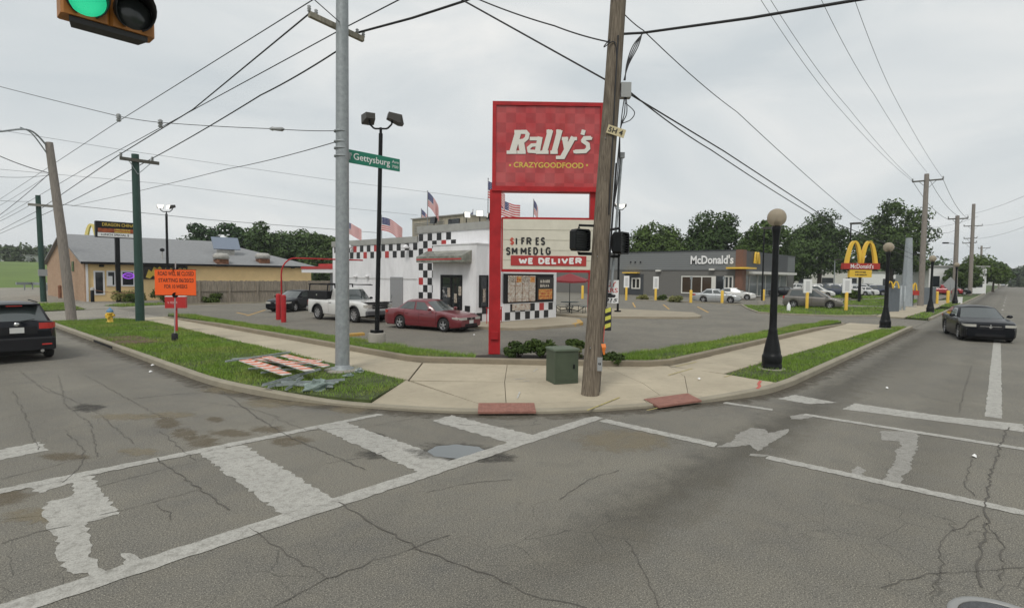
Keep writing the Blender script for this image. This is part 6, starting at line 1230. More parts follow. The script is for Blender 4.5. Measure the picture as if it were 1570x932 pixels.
def tree(base, h, cw, label, seed, m=M_LEAF, name='broadleaf_tree', trunk=.28, per=210, nclump=70, size=.30, group=None, shape=1.0, full=False):
    rng = np.random.default_rng(seed); base = Vector(base); t = thing(name, label, 'tree', tuple(base), 0, group); z0 = h*trunk; ch = h-z0
    tr = MB(); bend = rng.uniform(-.03, .03, 2)*h; top = base+Vector((bend[0], bend[1], z0+ch*.55)); r0 = .030*h; tr.tube([base-UP*.2, base+UP*.25, base.lerp(top, .35), base.lerp(top, .7), top], [r0*1.5, r0*1.05, r0*.85, r0*.6, r0*.3], 9)
    cl = []; cc = np.array([base.x+bend[0], base.y+bend[1], base.z+z0+ch*.48])
    for i in range(nclump):
        d = rng.normal(size=3); d /= np.linalg.norm(d); k = rng.uniform(.35, .86) if i % 4 else rng.uniform(.72, .9); lob = 1+.26*math.sin(3*math.atan2(d[1], d[0])+seed)*math.cos(2*d[2]+seed)
        e = np.array([cw*.5*(1-.22*max(0, d[2])), cw*.5*(1-.22*max(0, d[2])), ch*.52]); p = cc+d*e*k*lob; cl.append((p[0], p[1], p[2], cw*rng.uniform(.09, .22)*shape))
    for i in range(9):
        c = cl[int(rng.integers(0, len(cl)))]; q = Vector(c[:3]); s = base.lerp(top, rng.uniform(.45, .95)); mid = s.lerp(q, .5)-UP*.03*h; tr.tube([s, mid, q], [r0*.35, r0*.22, r0*.08], 6)
    tr.build('trunk', M_BARK, t); V, F, tn = leaf_cloud(rng, cl, per, size); put('crown', np_mesh('crown', V, F, m, tn), t); return t
def gtree(px, pyb, pyt, D, wpx, label, seed, **k):
    """tree standing at camera depth D; its top reaches row pyt, crown wpx wide"""
    p = atD(px, pyb, D); g = Vector((p.x, p.y, .05)); zt = zat(g, pyt); return tree(g, zt-.05, wpx*D/FL, label, seed, **k)
GT = 'broad trees behind the grey restaurant'
gtree(1003, 430, 341, 104, 92, 'rounded dark tree behind the left end of the grey restaurant', 1, trunk=.22, per=210, size=.48, group=GT); gtree(1086, 430, 329, 104, 92, 'tall rounded tree behind the middle of the grey restaurant', 2, trunk=.2, per=210, size=.48, group=GT)
gtree(1168, 430, 338, 100, 84, 'leafy tree behind the brown tower and the nearest globe lamp', 3, trunk=.22, per=210, size=.48, group=GT); gtree(1256, 430, 332, 122, 100, 'broad dense tree behind the taupe minivan', 4, trunk=.20, per=230, size=.5, group=GT); gtree(1366, 430, 314, 118, 108, 'tallest tree, rising behind the grey steel column', 5, trunk=.17, per=240, size=.52, group=GT)
gtree(1215, 430, 372, 112, 50, 'smaller tree filling the gap left of the broad dense tree', 6, trunk=.2, size=.45, group=GT)
gtree(1500, 430, 392, 118, 66, 'low rounded roadside tree beside the right-hand street', 7, trunk=.2, per=200, size=.42, m=M_LEAF, group='trees along the right-hand street', nclump=40); gtree(1478, 430, 404, 112, 44, 'smaller roadside tree left of the low rounded one', 8, trunk=.2, size=.42, group='trees along the right-hand street'); gtree(1523, 430, 397, 136, 40, 'roadside tree to the right of the low rounded one', 9, trunk=.2, size=.45, group='trees along the right-hand street')
GL = 'trees behind the yellow restaurant'
for i, (px, pt, D, w, lb) in enumerate(((322, 347, 96, 84, 'leftmost dark tree above the ridge of the yellow restaurant'), (364, 345, 102, 74, 'second dark tree above the yellow restaurant, behind the tilted panel'), (410, 343, 98, 88, 'tallest dark tree above the mushroom roof vents'), (454, 348, 104, 76, 'dark tree above the hip end of the grey roof'), (494, 356, 98, 70, 'dark tree just left of the grey steel pole'), (530, 372, 100, 50, 'low dark tree behind the drive-through canopy'))): gtree(px, 420, pt, D, w, lb, 20+i, m=M_LEAF2, trunk=.10, per=210, size=.5, group=GL)
# far woods: masses nobody could count
def woods(px0, px1, D, pyt, seed, m=M_FARL, n=70, zb=0.0, jit=.35, size=1.1, per=60):
    rng = np.random.default_rng(seed); cl = []
    for i in range(n):
        px = px0+(px1-px0)*(i+rng.uniform(0, 1))/n; d = D*(1+rng.uniform(-.06, .06)); p = atD(px, 425, d); zt = zat((p.x, p.y), pyt+rng.uniform(-jit, jit)*12); h = max(2, zt-zb)
        for k in range(3): r = h*rng.uniform(.22, .34); cl.append((p.x+rng.normal()*1.2, p.y+rng.normal()*1.2, zb+max(r*.6, h*(.25+.3*k)-r*.2), r))
    V, F, tn = leaf_cloud(rng, cl, per, size, .9); o = put('woodland', np_mesh('woodland', V, F, m, tn)); return setp(o, 'distant band of woodland on the skyline', 'woods', kind='stuff')
woods(-60, 260, 235, 381, 31, zb=4.5, n=60, jit=.5, size=1.3); woods(150, 330, 215, 388, 32, zb=3.5, n=30); woods(470, 760, 170, 394, 33, n=40, size=1.0, m=M_LEAF2); woods(880, 1010, 190, 396, 34, n=26); woods(1180, 1440, 190, 398, 35, n=50, size=1.0, m=M_LEAF2); woods(1400, 1480, 230, 408, 36, n=26); woods(1500, 1600, 420, 417, 37, n=40, size=1.8, jit=.3); woods(1555, 1640, 260, 411, 38, n=20, size=1.3)
# grass blades on the verges
def inside(P, x, y):
    c = np.zeros(len(x), bool); n = len(P)
    for i in range(n):
        x0, y0 = P[i]; x1, y1 = P[(i+1) % n]
        if y0 == y1: continue
        k = ((y0 > y) != (y1 > y)) & (x < (x1-x0)*(y-y0)/(y1-y0)+x0); c ^= k
    return c
def grass(P, zf, dens, h, w, seed, m=None):
    rng = np.random.default_rng(seed); A = np.array(P); x0, y0 = A.min(0); x1, y1 = A.max(0); n = int((x1-x0)*(y1-y0)*dens); x = rng.uniform(x0, x1, n); y = rng.uniform(y0, y1, n); k = inside(P, x, y) & (rng.uniform(0, 1, n) < .62+.5*np.sin(x*2.1+1.7*np.sin(y*1.3))*np.sin(y*1.7+x)); x, y = x[k], y[k]; n = len(x)
    patch = .5+.5*np.sin(x*1.3+np.sin(y*.9)*2)*np.cos(y*1.1+x*.4); patch2 = .5+.5*np.sin(x*.45+1)*np.sin(y*.37+2); z = np.array([zf((a, b)) for a, b in zip(x, y)]) if callable(zf) else np.full(n, zf)
    a = rng.uniform(0, 6.283, n); hh = h*rng.uniform(.35, 1.3, n)*(.55+.75*patch); ww = w*rng.uniform(.6, 1.3, n); lx, ly = rng.normal(size=n)*.45*hh, rng.normal(size=n)*.45*hh
    V = np.empty((n, 3, 3), np.float32); V[:, 0] = np.stack([x-np.cos(a)*ww, y-np.sin(a)*ww, z-.01], 1); V[:, 1] = np.stack([x+np.cos(a)*ww, y+np.sin(a)*ww, z-.01], 1); V[:, 2] = np.stack([x+lx, y+ly, z+hh], 1)
    tone = np.clip(.12+.45*patch*patch2+.4*rng.uniform(0, 1, n), 0, 1); o = put('grass', np_mesh('grass', V.reshape(-1, 3), np.arange(3*n).reshape(-1, 3), m or M_GRASS, np.repeat(tone, 3))); return setp(o, 'green mown grass on the verge', 'grass', kind='stuff')
spec = [(VL, 1150, .085, .008), (VR, 1100, .085, .009), (SL, 1150, .13, .009), (SR, 1150, .12, .009), (FV, 200, .11, .018), (FV2, 150, .16, .02), (MG, 130, .11, .02)]
for i, (P, d, h, w) in enumerate(spec): zf = [z for q, z in SOIL if q is P][0]; grass(P, zf, d, h, w, 50+i)
for P, zf in SOIL[7:]: grass(P, zf, 60, .12, .03, 70)
# fringe of weeds along the fence, kerbs
def bush(px, py, z, w, h, label, seed, m=M_BUSH, name='shrub', n=16, per=120, size=.07, cat='shrub', group=None):
    g = G(px, py, z); rng = np.random.default_rng(seed); t = thing(name, label, cat, tuple(g), 0, group); cl = []; st = MB()
    for i in range(n):
        a, r, zz = rng.uniform(0, 6.28), rng.uniform(0, 1)**.6, rng.uniform(.2, .95); rr = r*(1-.5*abs(zz-.45)); c = (g.x+math.cos(a)*rr*w*.42, g.y+math.sin(a)*rr*w*.42, g.z+zz*h*.85, w*rng.uniform(.12, .2)); cl.append(c); st.tube([g+Vector((c[0]-g.x, c[1]-g.y, 0))*.15-UP*.03, Vector(c[:3])], [.012, .005], 4)
    st.build('stems', M_BARK, t)['kind'] = 'stuff'; V, F, tn = leaf_cloud(rng, cl, per, size); put('foliage', np_mesh('foliage', V, F, m, tn), t)
bush(795, 547, .25, .95, .52, 'left of the two rounded shrubs in the mulch bed beside the red post', 1, group='mulch bed shrubs', per=170); bush(830, 546, .25, 1.0, .56, 'right of the two rounded shrubs, partly behind the green cabinet', 2, group='mulch bed shrubs', per=170); bush(881, 544, .22, .7, .6, 'small dark green shrub behind the green cabinet, beside the wooden pole', 3, per=140); bush(885, 553, .2, .35, .5, 'spindly weed between the cabinet and the wooden pole', 4, m=M_DRY, n=6, per=50)
bush(935, 553, .25, .9, .24, 'low leafy weeds at the foot of the kerb right of the wooden pole', 5, n=12); bush(322, 465, .12, 2.0, .9, 'low rounded bush at the foot of the board fence', 6, size=.13, n=12); bush(462, 452, .12, 2.6, 2.9, 'spindly yellowing bush in front of the yellow wall', 7, m=M_DRY, size=.16, n=16, per=40)
bush(190, 463, .12, 2.2, 1.1, 'weedy bush at the foot of the black restaurant sign', 8, m=M_DRY, size=.12, per=70); bush(206, 464, .12, 1.8, .8, 'low dark bush right of the black sign post', 9, size=.12); bush(1040, 463, .12, 2.2, .6, 'yellow-green low bush beside the drive-through kerb', 10, m=M_DRY, size=.16, n=8); bush(1015, 460, .12, 1.6, .7, 'dark low bush on the drive-through kerb', 11, size=.14, n=8); bush(985, 459, .12, 1.6, .5, 'grey-green low bush beside the drive-through sign', 12, m=M_DRY, size=.14, n=8)
bush(1304, 458, .12, 2.6, 1.1, 'clipped hedge below the golden arch sign', 13, size=.25, n=26, name='hedge', cat='hedge'); bush(255, 463, .12, 2.5, 1.2, 'dark tangled bush behind the orange road sign', 14, size=.14)
for i, (px, py, w) in enumerate(((60, 424, 14), (85, 423, 12))): bush(px, py, .1, w, 5.0, 'dense dark bush %s behind the distant green pole' % ('left' if i == 0 else 'right'), 15+i, size=.5, n=18, m=M_LEAF2)

# ================================================================ street things on the left verge
# temporary orange sign
rsb = G(268, 523, .14); DEP = w2(0, 1, 0); RS = thing('road_work_sign', 'orange temporary road closure sign on a thin post in the grass verge', 'sign', tuple(rsb)); Dr = (rsb-CO).dot(CF)
a, b_ = onP(238, 452, rsb, DEP), onP(300, 414, rsb, DEP); M_ORG = mat('fluorescent_orange', (.95, .12, .012), .5); pw, ph = (b_-a).dot(_r0), b_.z-a.z; ctr = (a+b_)/2
pl = MB().obox(ctr, _r0, DEP, UP, pw/2, .012, ph/2).build('panel', M_ORG, RS); M_OBL = mat('sign_letter_black', (.03, .012, .01), .6)
for s_, x0, x1, y0, y1 in (('ROAD WILL BE CLOSED', 242.5, 297.5, 416.5, 422.5), ('STARTING 06/20/23', 243.5, 297, 427, 432.5), ('FOR 10 WEEKS', 252.5, 287.5, 436.5, 442)): p, q = onP(x0, y1, rsb, DEP), onP(x1, y0, rsb, DEP); text('lettering', s_, p-DEP*.014, _r0, UP, (q-p).dot(_r0), q.z-p.z, M_OBL, pl, .003, 0, .012)
pw2 = pw/2; 
for sg in (1, -1): MB().obox(ctr+UP*sg*(ph/2+.012), _r0, DEP, UP, pw2+.02, .016, .012).build('frame', mat('sign_frame_dark', (.10, .03, .01), .6), pl)
MB().lathe([(.10, -.02), (.10, .02), (0, .02)], ctr+UP*(ph/2-.02)+DEP*.03, 12, 'y').build('clamp', M_PLAST, RS); MB().lathe([(.10, -.02), (.10, .02), (0, .02)], ctr-UP*(ph/2)-DEP*.03, 12, 'y').build('clamp', M_PLAST, RS)
MB().tube([rsb+UP*.2, Vector((ctr.x, ctr.y, ctr.z+ph/2+.3))+DEP*.03], .022, 8).build('post', mat('post_pale', (.45, .40, .40), .5, .3), RS); MB().lathe([(.11, -.02), (.11, .26), (.07, .30), (0, .3)], rsb, 12).build('base', M_PLAST, RS)
# red box sign behind it
rx = G(271, 508, .14); Dx = (rx-CO).dot(CF); RX = thing('red_box_sign', 'small red box sign on a red post just behind the orange road sign', 'sign', tuple(rx)); a, b_ = atD(254, 472, Dx), atD(286, 455, Dx); c_ = (a+b_)/2
MB().obox(c_, (_r0*.96+DEP*.28).normalized(), (DEP*.96-_r0*.28).normalized(), UP, .40, .12, (b_.z-a.z)/2).build('box', mat('red_box', (.50, .03, .03), .4), RX); MB().obox(c_+UP*((b_.z-a.z)/2+.015), (_r0*.96+DEP*.28).normalized(), (DEP*.96-_r0*.28).normalized(), UP, .40, .12, .015).build('white_lid', M_LGT, RX); MB().tube([rx, (c_.x, c_.y, a.z)], .05, 8).build('post', mat('red_box', (.5, .03, .03), .4), RX)
scribble(c_-(_r0*.96+DEP*.28)*.25-DEP*.14-UP*.06, (_r0*.96+DEP*.28), .42, .11, mat('pink_letter', (.62, .25, .24), .5), RX, 5)
# hydrant
hy = G(169, 494, .14); HY = thing('fire_hydrant', 'yellow fire hydrant with blue bonnet in the grass verge', 'fire hydrant', tuple(hy)); M_HY = mat('hydrant_yellow', (.72, .46, .05), .5, var=.1); M_HB = mat('hydrant_blue', (.10, .22, .36), .5)
MB().lathe([(.17, -.05), (.17, .04), (.125, .06), (.12, .42), (.16, .44), (.16, .50), (.13, .50)], hy, 16).build('barrel', M_HY, HY); MB().lathe([(.15, .50), (.16, .54), (.13, .62), (.07, .68), (.04, .69), (.04, .74), (0, .74)], hy, 14).build('bonnet', M_HB, HY)
for d in (_r0, -_r0): MB().cyl(hy+UP*.36+d*.1, hy+UP*.36+d*.22, .055, .065, 10).build('side_outlet', M_HY, HY)
MB().cyl(hy+UP*.30-DEP*.1, hy+UP*.30-DEP*.22, .085, .09, 12).build('pumper_outlet', M_HY, HY)
# pylon of the yellow restaurant
ds = G(182, 463, .1); DS = thing('restaurant_sign', 'black pylon sign with gold letters and pale marquee in front of the yellow restaurant', 'sign', tuple(ds)); YD = ds.y
a, b_ = onY(146, 364, YD), onY(208, 341, YD); z0, z1 = (onY(146, 363, YD).z+onY(208, 367, YD).z)/2, (onY(146, 338, YD).z+onY(208, 343, YD).z)/2
cb_ = MB().bbox(a.x, b_.x, YD-.25, YD+.25, z0, z1, .03).build('cabinet', M_BLK, DS); MB().box(a.x+.12, b_.x-.12, YD-.27, YD-.251, z0+.06, z0+.40).build('marquee', M_LGT, cb_); w_ = b_.x-a.x; hh = z1-z0
text('lettering', 'LUNCH SPECIAL $', (a.x+.35, YD-.272, z0+.13), (1, 0, 0), UP, w_*.68, .20, M_LETB, cb_, .004, 0, .02); text('lettering', 'DRAGON CHINA', (a.x+.45, YD-.252, z0+hh*.70), (1, 0, 0), UP, w_*.78, hh*.2, M_SIGNY, cb_, .01, 0, .01)
MB().box(a.x+.15, b_.x-.15, YD-.262, YD-.251, z0+.44, z0+hh*.56).build('photo_strip', mat('food_print', (.45, .10, .02), .4, col2=(.16, .03, .01), scale=3), cb_)
for k in range(2): scribble((a.x+1.3, YD-.270, z0+hh*(.46-.15*k)), (1, 0, 0), w_*.42, hh*.10, M_SIGNY, cb_, 7+k)
MB().box(ds.x-.16, ds.x+.16, YD-.16, YD+.16, .1, z0).build('post', M_BLKP, DS)
# golden arches above the shingle roof, far behind
far_ = atD(127, 400, 120); FA = thing('golden_arch_sign', 'pale yellow arches rising behind the grey shingle roof', 'sign', (far_.x, far_.y, .1)); D_ = 120; a = atD(130, 374, D_); arches(a, _r0, 5.4, 4.2, .75, mat('pale_gold', (.72, .58, .20), .5), 'arches', FA, .5); MB().tube([(far_.x+1.5, far_.y-1.6, .1), (far_.x+1.5, far_.y-1.6, a.z+.2)], .35, 10).build('post', M_BLKP, FA)
# guard rail and yellow bin on the far left lot
gr_ = [G(25, 445, .1), G(50, 444, .1), G(88, 447, .1)]; GRL = thing('guard_rail', 'grey metal guard rail on the far left lot', 'guard rail', tuple(gr_[0])); MB().bar(gr_[0]+UP*.9, gr_[1]+UP*.85, .12, .35).bar(gr_[1]+UP*.85, gr_[2]+UP*.9, .12, .35).build('beam', M_STEEL, GRL)
for p in (gr_[0].lerp(gr_[1], .5), gr_[1], gr_[1].lerp(gr_[2], .6), gr_[2]): MB().bar(p, p+UP*.9, .15, .15).build('post', M_STEEL, GRL)
p = G(35, 425, .1); YB = thing('yellow_bin', 'pale yellow bin at the edge of the far green field', 'bin', tuple(p)); MB().bbox(p.x-1.0, p.x+1.0, p.y-.8, p.y+.8, .1, 2.6, .1).build('body', mat('bin_yellow', (.62, .42, .14), .6), YB); MB().bbox(p.x-1.1, p.x+1.1, p.y-.9, p.y+.9, 2.6, 2.8, .08).build('lid', mat('bin_lid', (.6, .44, .18), .6), YB)
p = atD(18, 402, 225); FB_ = thing('far_building', 'long low white building in front of the skyline trees at far left', 'building', (p.x, p.y, 4.5)); MB().obox((p.x, p.y, 6.9), _r0, DEP, UP, 9, 4, 1.9).build('wall', M_LGT, FB_); MB().obox((p.x, p.y, 9.0), _r0, DEP, UP, 9.4, 4.3, .2).build('roof', M_FASCIA, FB_)
# bollards and chain by the yellow restaurant
for i, (px, py) in enumerate(((142, 463), (92, 457))): p = G(px, py, .1); o = thing('bollard', ('black bollard with a pale cap beside the storefront door', 'rust-brown short bollard beside the brick gable')[i], 'bollard', tuple(p)); MB().lathe([(.14, 0), (.14, .95), (.11, 1.0), (0, 1.0)], p, 10).build('post', (M_BLKP, M_RUST)[i], o); MB().lathe([(.15, 1.0), (.15, 1.15), (.08, 1.25), (0, 1.25)], p, 10).build('cap', (M_VENT, M_RUST)[i], o)
p, q = G(142, 462, .1)+UP*1.0, G(212, 466, .1)+UP*.9; o = cable([p, p.lerp(q, .5)-UP*.15, q], .025, 'rusty rail rope running in front of the yellow storefront', M_RUST, group=None); o['category'] = 'rope'
# red clearance bar with three bollards
rg0 = G(432, 492, .1); CG = thing('clearance_bar', 'red arched clearance bar over the drive-through lane', 'clearance bar', tuple(rg0)); zt = zat(rg0, 398); P = [rg0, rg0+UP*(zt-.9)]
for k in range(1, 7): a_ = k*math.pi/12; P.append(rg0+UP*(zt-.9+.9*math.sin(a_))+Vector((.9*(1-math.cos(a_)), .0, 0))*.9)
P.append(P[-1]+Vector((4.3, 0, 0))); MB().tube(P, .042, 8).build('pipe', M_RED, CG)
for px, py, lb in ((427, 490, 'left of the red bollards at the clearance bar'), (435, 494, 'front red bollard at the clearance bar')): p = G(px, py, .1); o = setp(MB().lathe([(.13, -.05), (.13, 1.38), (.10, 1.46), (0, 1.47)], p, 14).build('bollard', M_RED), 'tall '+lb, 'bollard', 'red bollards'); 
# picnic table with red umbrella
pc = G(873, 479, .23); PT = thing('picnic_table', 'round metal mesh picnic table on the concrete island', 'table', tuple(pc)); M_MESH = mat('coated_mesh_dark', (.05, .065, .06), .6)
MB().lathe([(0, .74), (.62, .74), (.62, .70), (0, .70)], pc, 18).build('tabletop', M_MESH, PT); MB().cyl(pc, pc+UP*.7, .05).build('pedestal', M_BLKP, PT)
for k in range(4):
    a_ = k*math.pi/2+.4; d = Vector((math.cos(a_), math.sin(a_), 0)); c_ = pc+d*1.02; MB().tube([pc+UP*.25, pc+d*.6+UP*.12, c_+UP*.40], .03, 6).build('seat_arm', M_BLKP, PT)
    s_ = MB(); n_ = Vector((-d.y, d.x, 0)); s_.obox(c_+UP*.44, d, n_, UP, .17, .50, .02).build('seat', M_MESH, PT); MB().tube([c_-n_*.4, c_-n_*.4+UP*.42], .02, 5).tube([c_+n_*.4, c_+n_*.4+UP*.42], .02, 5).build('leg', M_BLKP, PT)
UM = thing('parasol', 'dark red tilted parasol over the picnic table', 'parasol', tuple(pc)); zt = zat(pc, 419); MB().cyl(pc+UP*.7, pc+UP*(zt-.23), .022).build('pole', M_BLKP, UM); tpv = Vector((pc.x, pc.y, zt)); n_ = 8; rim_ = [tpv+Vector((math.cos(k*math.pi/4), math.sin(k*math.pi/4), 0))*1.28+_r0*0-UP*(.42-.12*math.cos(k*math.pi/4-.8)) for k in range(8)]
b = MB(); b.add([tpv]+rim_+[p-UP*.12 for p in rim_], [(0, 1+k, 1+(k+1) % 8) for k in range(8)]+[(1+k, 9+k, 9+(k+1) % 8, 1+(k+1) % 8) for k in range(8)]); b.build('canopy', mat('parasol_red', (.22, .02, .025), .7), UM)
for k in range(8): MB().tube([tpv-UP*.3, (tpv+rim_[k])/2-UP*.03], .008, 4).build('rib', M_STEEL, UM)
# ================================================================ restaurant signs at the right
def dir_sign(px, py, pym, pyt, label, w=.36):
    g = G(px, py, .12); t = thing('directional_sign', label, 'sign', tuple(g), 0, 'white directional signs on yellow posts'); zm, zt = zat(g, pym), zat(g, pyt); MB().lathe([(.13, -.05), (.13, zm-g.z), (.10, zm-g.z+.05), (0, zm-g.z+.05)], g, 12).build('yellow_post', M_YPOST, t)
    pn = MB().obox((g.x, g.y, (zm+zt)/2), _r0, DEP, UP, w, .05, (zt-zm)/2).build('panel', M_LGT, t); MB().obox(Vector((g.x, g.y, (zm+zt)/2))-DEP*.055, _r0, DEP, UP, w*.5, .004, (zt-zm)*.36).build('print', mat('sign_grey_print', (.58, .58, .58), .5), pn)
dir_sign(960, 460, 441, 423, 'white directional sign on a yellow post, leftmost in the drive-through bed', .30); dir_sign(1005, 461, 443, 424, 'white directional sign on a yellow post, second in the drive-through bed', .30); dir_sign(1237, 473, 449, 428, 'white directional sign on a yellow post left of the minivan nose', .36); dir_sign(1297, 476, 449, 427, 'white directional sign on a yellow post in front of the minivan', .36)
for px, py, pt, lb in ((1059, 464, 445, 'slim yellow bollard left of the silver sedan'), (1107, 465, 446, 'slim yellow bollard in front of the silver sedan'), (1436, 466, 447, 'yellow bollard at the far driveway, left of two'), (1453, 465, 446, 'yellow bollard at the far driveway, right of two'), (1170, 465, 444, 'yellow bollard at the foot of the slim light pole'), (893, 458, 438, 'yellow bollard seen behind the parasol')):
    g = G(px, py, .1); o = setp(MB().lathe([(.15, -.05), (.15, zat(g, pt)-.15), (.11, zat(g, pt)-.08), (0, zat(g, pt)-.07)], g, 12).build('bollard', M_YPOST), lb, 'bollard', 'yellow bollards')
for px, lb in ((1059, 'thin pale lamp post rising behind the slim yellow bollard'), (1109, 'thin pale lamp post above the silver sedan')): g = G(px, 463, .1); o = thing('sign_post', lb, 'post', tuple(g)); MB().cyl(g, (g.x, g.y, zat(g, 424)), .06).build('shaft', M_STEEL, o); MB().obox((g.x, g.y, zat(g, 426)), _r0, DEP, UP, .12, .05, .15).build('cap', M_STEEL, o)
mg_ = G(1317, 463, .1); MS = thing('golden_arch_sign', 'big golden double arch on a red base above a yellow message panel', 'sign', tuple(mg_)); Dm = (mg_-CO).dot(CF); M_RED2 = mat('sign_dark_red', (.40, .03, .02), .5)
a, b_ = atD(1296, 409, Dm), atD(1345, 409, Dm); sc_ = (b_-a).dot(_r0); arches(a+UP*.2+_r0*.2, _r0, sc_*.92, zat(a, 373)-zat(a, 409), .42, M_GOLD, 'arches', MS, .35)
c0_, c1_ = atD(1291, 412.5, Dm), atD(1347, 404, Dm); cc_ = (c0_+c1_)/2; hw_ = (c1_-c0_).dot(_r0)/2; hh_ = (c1_.z-c0_.z)/2
rbz = MB().prism([cc_+_r0*a_+UP*z_-DEP*.3 for a_, z_ in ((-hw_, -hh_), (hw_, -hh_), (hw_*.98, hh_), (-hw_*.98, hh_))], DEP*.55).build('red_base', M_RED2, MS); text('lettering', "McDonald's", cc_-_r0*hw_*.62-UP*hh_*.75-DEP*.31, _r0, UP, hw_*1.25, hh_*1.5, M_LGT, rbz, .01, 0, .01)
e0, e1 = atD(1301, 425, Dm), atD(1335, 414, Dm); ec = (e0+e1)/2; mp2 = MB().obox(ec, _r0, DEP, UP, (e1-e0).dot(_r0)/2, .2, (e1.z-e0.z)/2).build('message_panel', M_GOLD, MS)
for k in range(2): scribble(ec-_r0*.65+UP*(.08-.30*k)-DEP*.215, _r0, 1.35, .17, M_LETB, mp2, 9+k)
MB().tube([mg_, (mg_.x, mg_.y, e0.z)], .16, 10).build('post', M_BLKP, MS); MB().obox(cc_-UP*(hh_+.1), _r0, DEP, UP, hw_*.9, .12, .06).build('beam', M_BLKP, MS)
# slatted enclosure with small arch, small red sign, cabinet, diamond sign
en = thing('slatted_enclosure', 'dark grey slatted screen with a small arch on top beside the sidewalk', 'screen', (54, 7.3, .1)); p, q = G(1357, 478.5, .1), G(1378, 478, .1); zt = zat(p, 441); d_ = (q-p).normalized(); n_ = int((q-p).length/.16)
for k in range(max(6, n_)): c_ = p.lerp(q, (k+.5)/max(6, n_)); MB().obox((c_.x, c_.y, (.1+zt)/2), d_, UP.cross(d_), UP, .068, .03, (zt-.1)/2).build('slat', mat('screen_slate', (.13, .15, .17), .6), en)
MB().bar(p+UP*(zt-.25)+DEP*.06, q+UP*(zt-.25)+DEP*.06, .06, .1).build('rail', M_BLKP, en); MB().bar(p+UP*.5+DEP*.06, q+UP*.5+DEP*.06, .06, .1).build('rail', M_BLKP, en); arches(Vector((p.x, p.y, zt-.05))+_r0*.1, _r0, .95, .55, .10, M_GOLD, 'arch', en, .05)
p2 = G(1383, 476, .1); 
for px in (1380, 1386): g = G(px, 476, .1); o = setp(MB().lathe([(.10, -.05), (.10, 2.1), (0, 2.12)], g, 10).build('fence_post', M_STEEL), 'short grey steel post beside the slatted screen, %s of two' % ('left' if px == 1380 else 'right'), 'post', 'grey posts by the screen')
p, q = G(1412, 468, .1), G(1434, 466, .1); ec2 = thing('slatted_enclosure', 'dark grey slatted screen behind the third globe lamp', 'screen', tuple(p)); zt = zat(p, 441)
for k in range(12): c_ = p.lerp(q, (k+.5)/12); d_ = (q-p).normalized(); MB().obox((c_.x, c_.y, (.1+zt)/2), d_, UP.cross(d_), UP, (q-p).length/26, .03, (zt-.1)/2).build('slat', mat('screen_slate', (.13, .15, .17), .6), ec2)
MB().bar(p+UP*1.2+DEP*.06, q+UP*1.2+DEP*.06, .06, .1).build('rail', M_BLKP, ec2)
sg_ = G(1399, 470, .1); RSN = thing('entrance_sign', 'small red entrance sign with a golden arch on a short post', 'sign', tuple(sg_)); Ds = (sg_-CO).dot(CF); c_ = atD(1400, 449, Ds); MB().obox(c_, _r0, DEP, UP, .55, .08, .22).build('panel', M_RED2, RSN); arches(c_+UP*.2-_r0*.38, _r0, .75, .75, .12, M_GOLD, 'arch', RSN, .1); MB().tube([sg_, (sg_.x, sg_.y, c_.z-.2)], .06, 8).build('post', M_BLKP, RSN)
dg = G(1458, 464, .12); DSG = thing('diamond_sign', 'grey back of a diamond road sign on a post by the fourth lamp', 'sign', tuple(dg)); Dd = (dg-CO).dot(CF); c_ = atD(1457, 436, Dd); u_ = (_r0+UP)/math.sqrt(2); v_ = (UP-_r0)/math.sqrt(2); MB().obox(c_, u_, DEP, v_, .62, .01, .62).build('plate', mat('sign_back_grey', (.34, .35, .35), .5, .4), DSG); MB().tube([dg, (c_.x, c_.y+.05, c_.z+.5)], .04, 8).build('post', M_STEEL, DSG)
g = G(1470, 465, .12); o = thing('white_box', 'small white utility box at the foot of the fourth globe lamp', 'utility box', tuple(g)); MB().bbox(g.x-.4, g.x+.4, g.y-.3, g.y+.3, .1, .75, .05).build('body', M_LGT, o); MB().bbox(g.x-.43, g.x+.43, g.y-.33, g.y+.33, .75, .82, .03).build('lid', M_LGT, o)
g = G(1182, 474, .12); o = thing('marker_stake', 'small white plastic marker stake in the grass by the driveway', 'marker', tuple(g)); g = G(1209, 476.5, .12); o.location = tuple(g); MB().lathe([(.14, 0), (.14, .45), (.07, .55), (.07, .62), (0, .62)], g, 10).build('body', M_LGT, o); MB().lathe([(.04, .62), (.04, .72), (0, .72)], g, 8).build('cap', M_INS, o)
# building beyond the car lot and far roadside houses
p = atD(1262, 437, 150)
for px, pyt, pyb, D_, w_, m_, lb in ((1320, 418, 440, 150, 20, M_LGT, 'long white dealership building behind the car lot'), (1235, 416, 440, 146, 12, M_TRIM, 'pale low building between the grey restaurant and the trees'), (1440, 410, 440, 120, 6, M_LGT, 'white box building behind the second slatted screen'), (1548, 424, 436, 330, 14, M_TRIM, 'faint pale building at the end of the right-hand street')):
    c_ = atD(px, (pyt+pyb)/2, D_); zt = zat((c_.x, c_.y), pyt); o = thing('far_building', lb, 'building', (c_.x, c_.y, .05)); MB().obox((c_.x, c_.y, zt/2), _r0, DEP, UP, w_, 5, zt/2).build('wall', m_, o); MB().obox((c_.x, c_.y, zt+.15), _r0, DEP, UP, w_+.4, 5.3, .15).build('roof', M_FASCIA, o)
    for k in range(4): MB().obox(Vector((c_.x, c_.y, zt*.45))+_r0*(w_*(-.75+.5*k))-DEP*5.03, _r0, DEP, UP, w_*.12, .03, zt*.2).build('window', M_GLASSD, o)
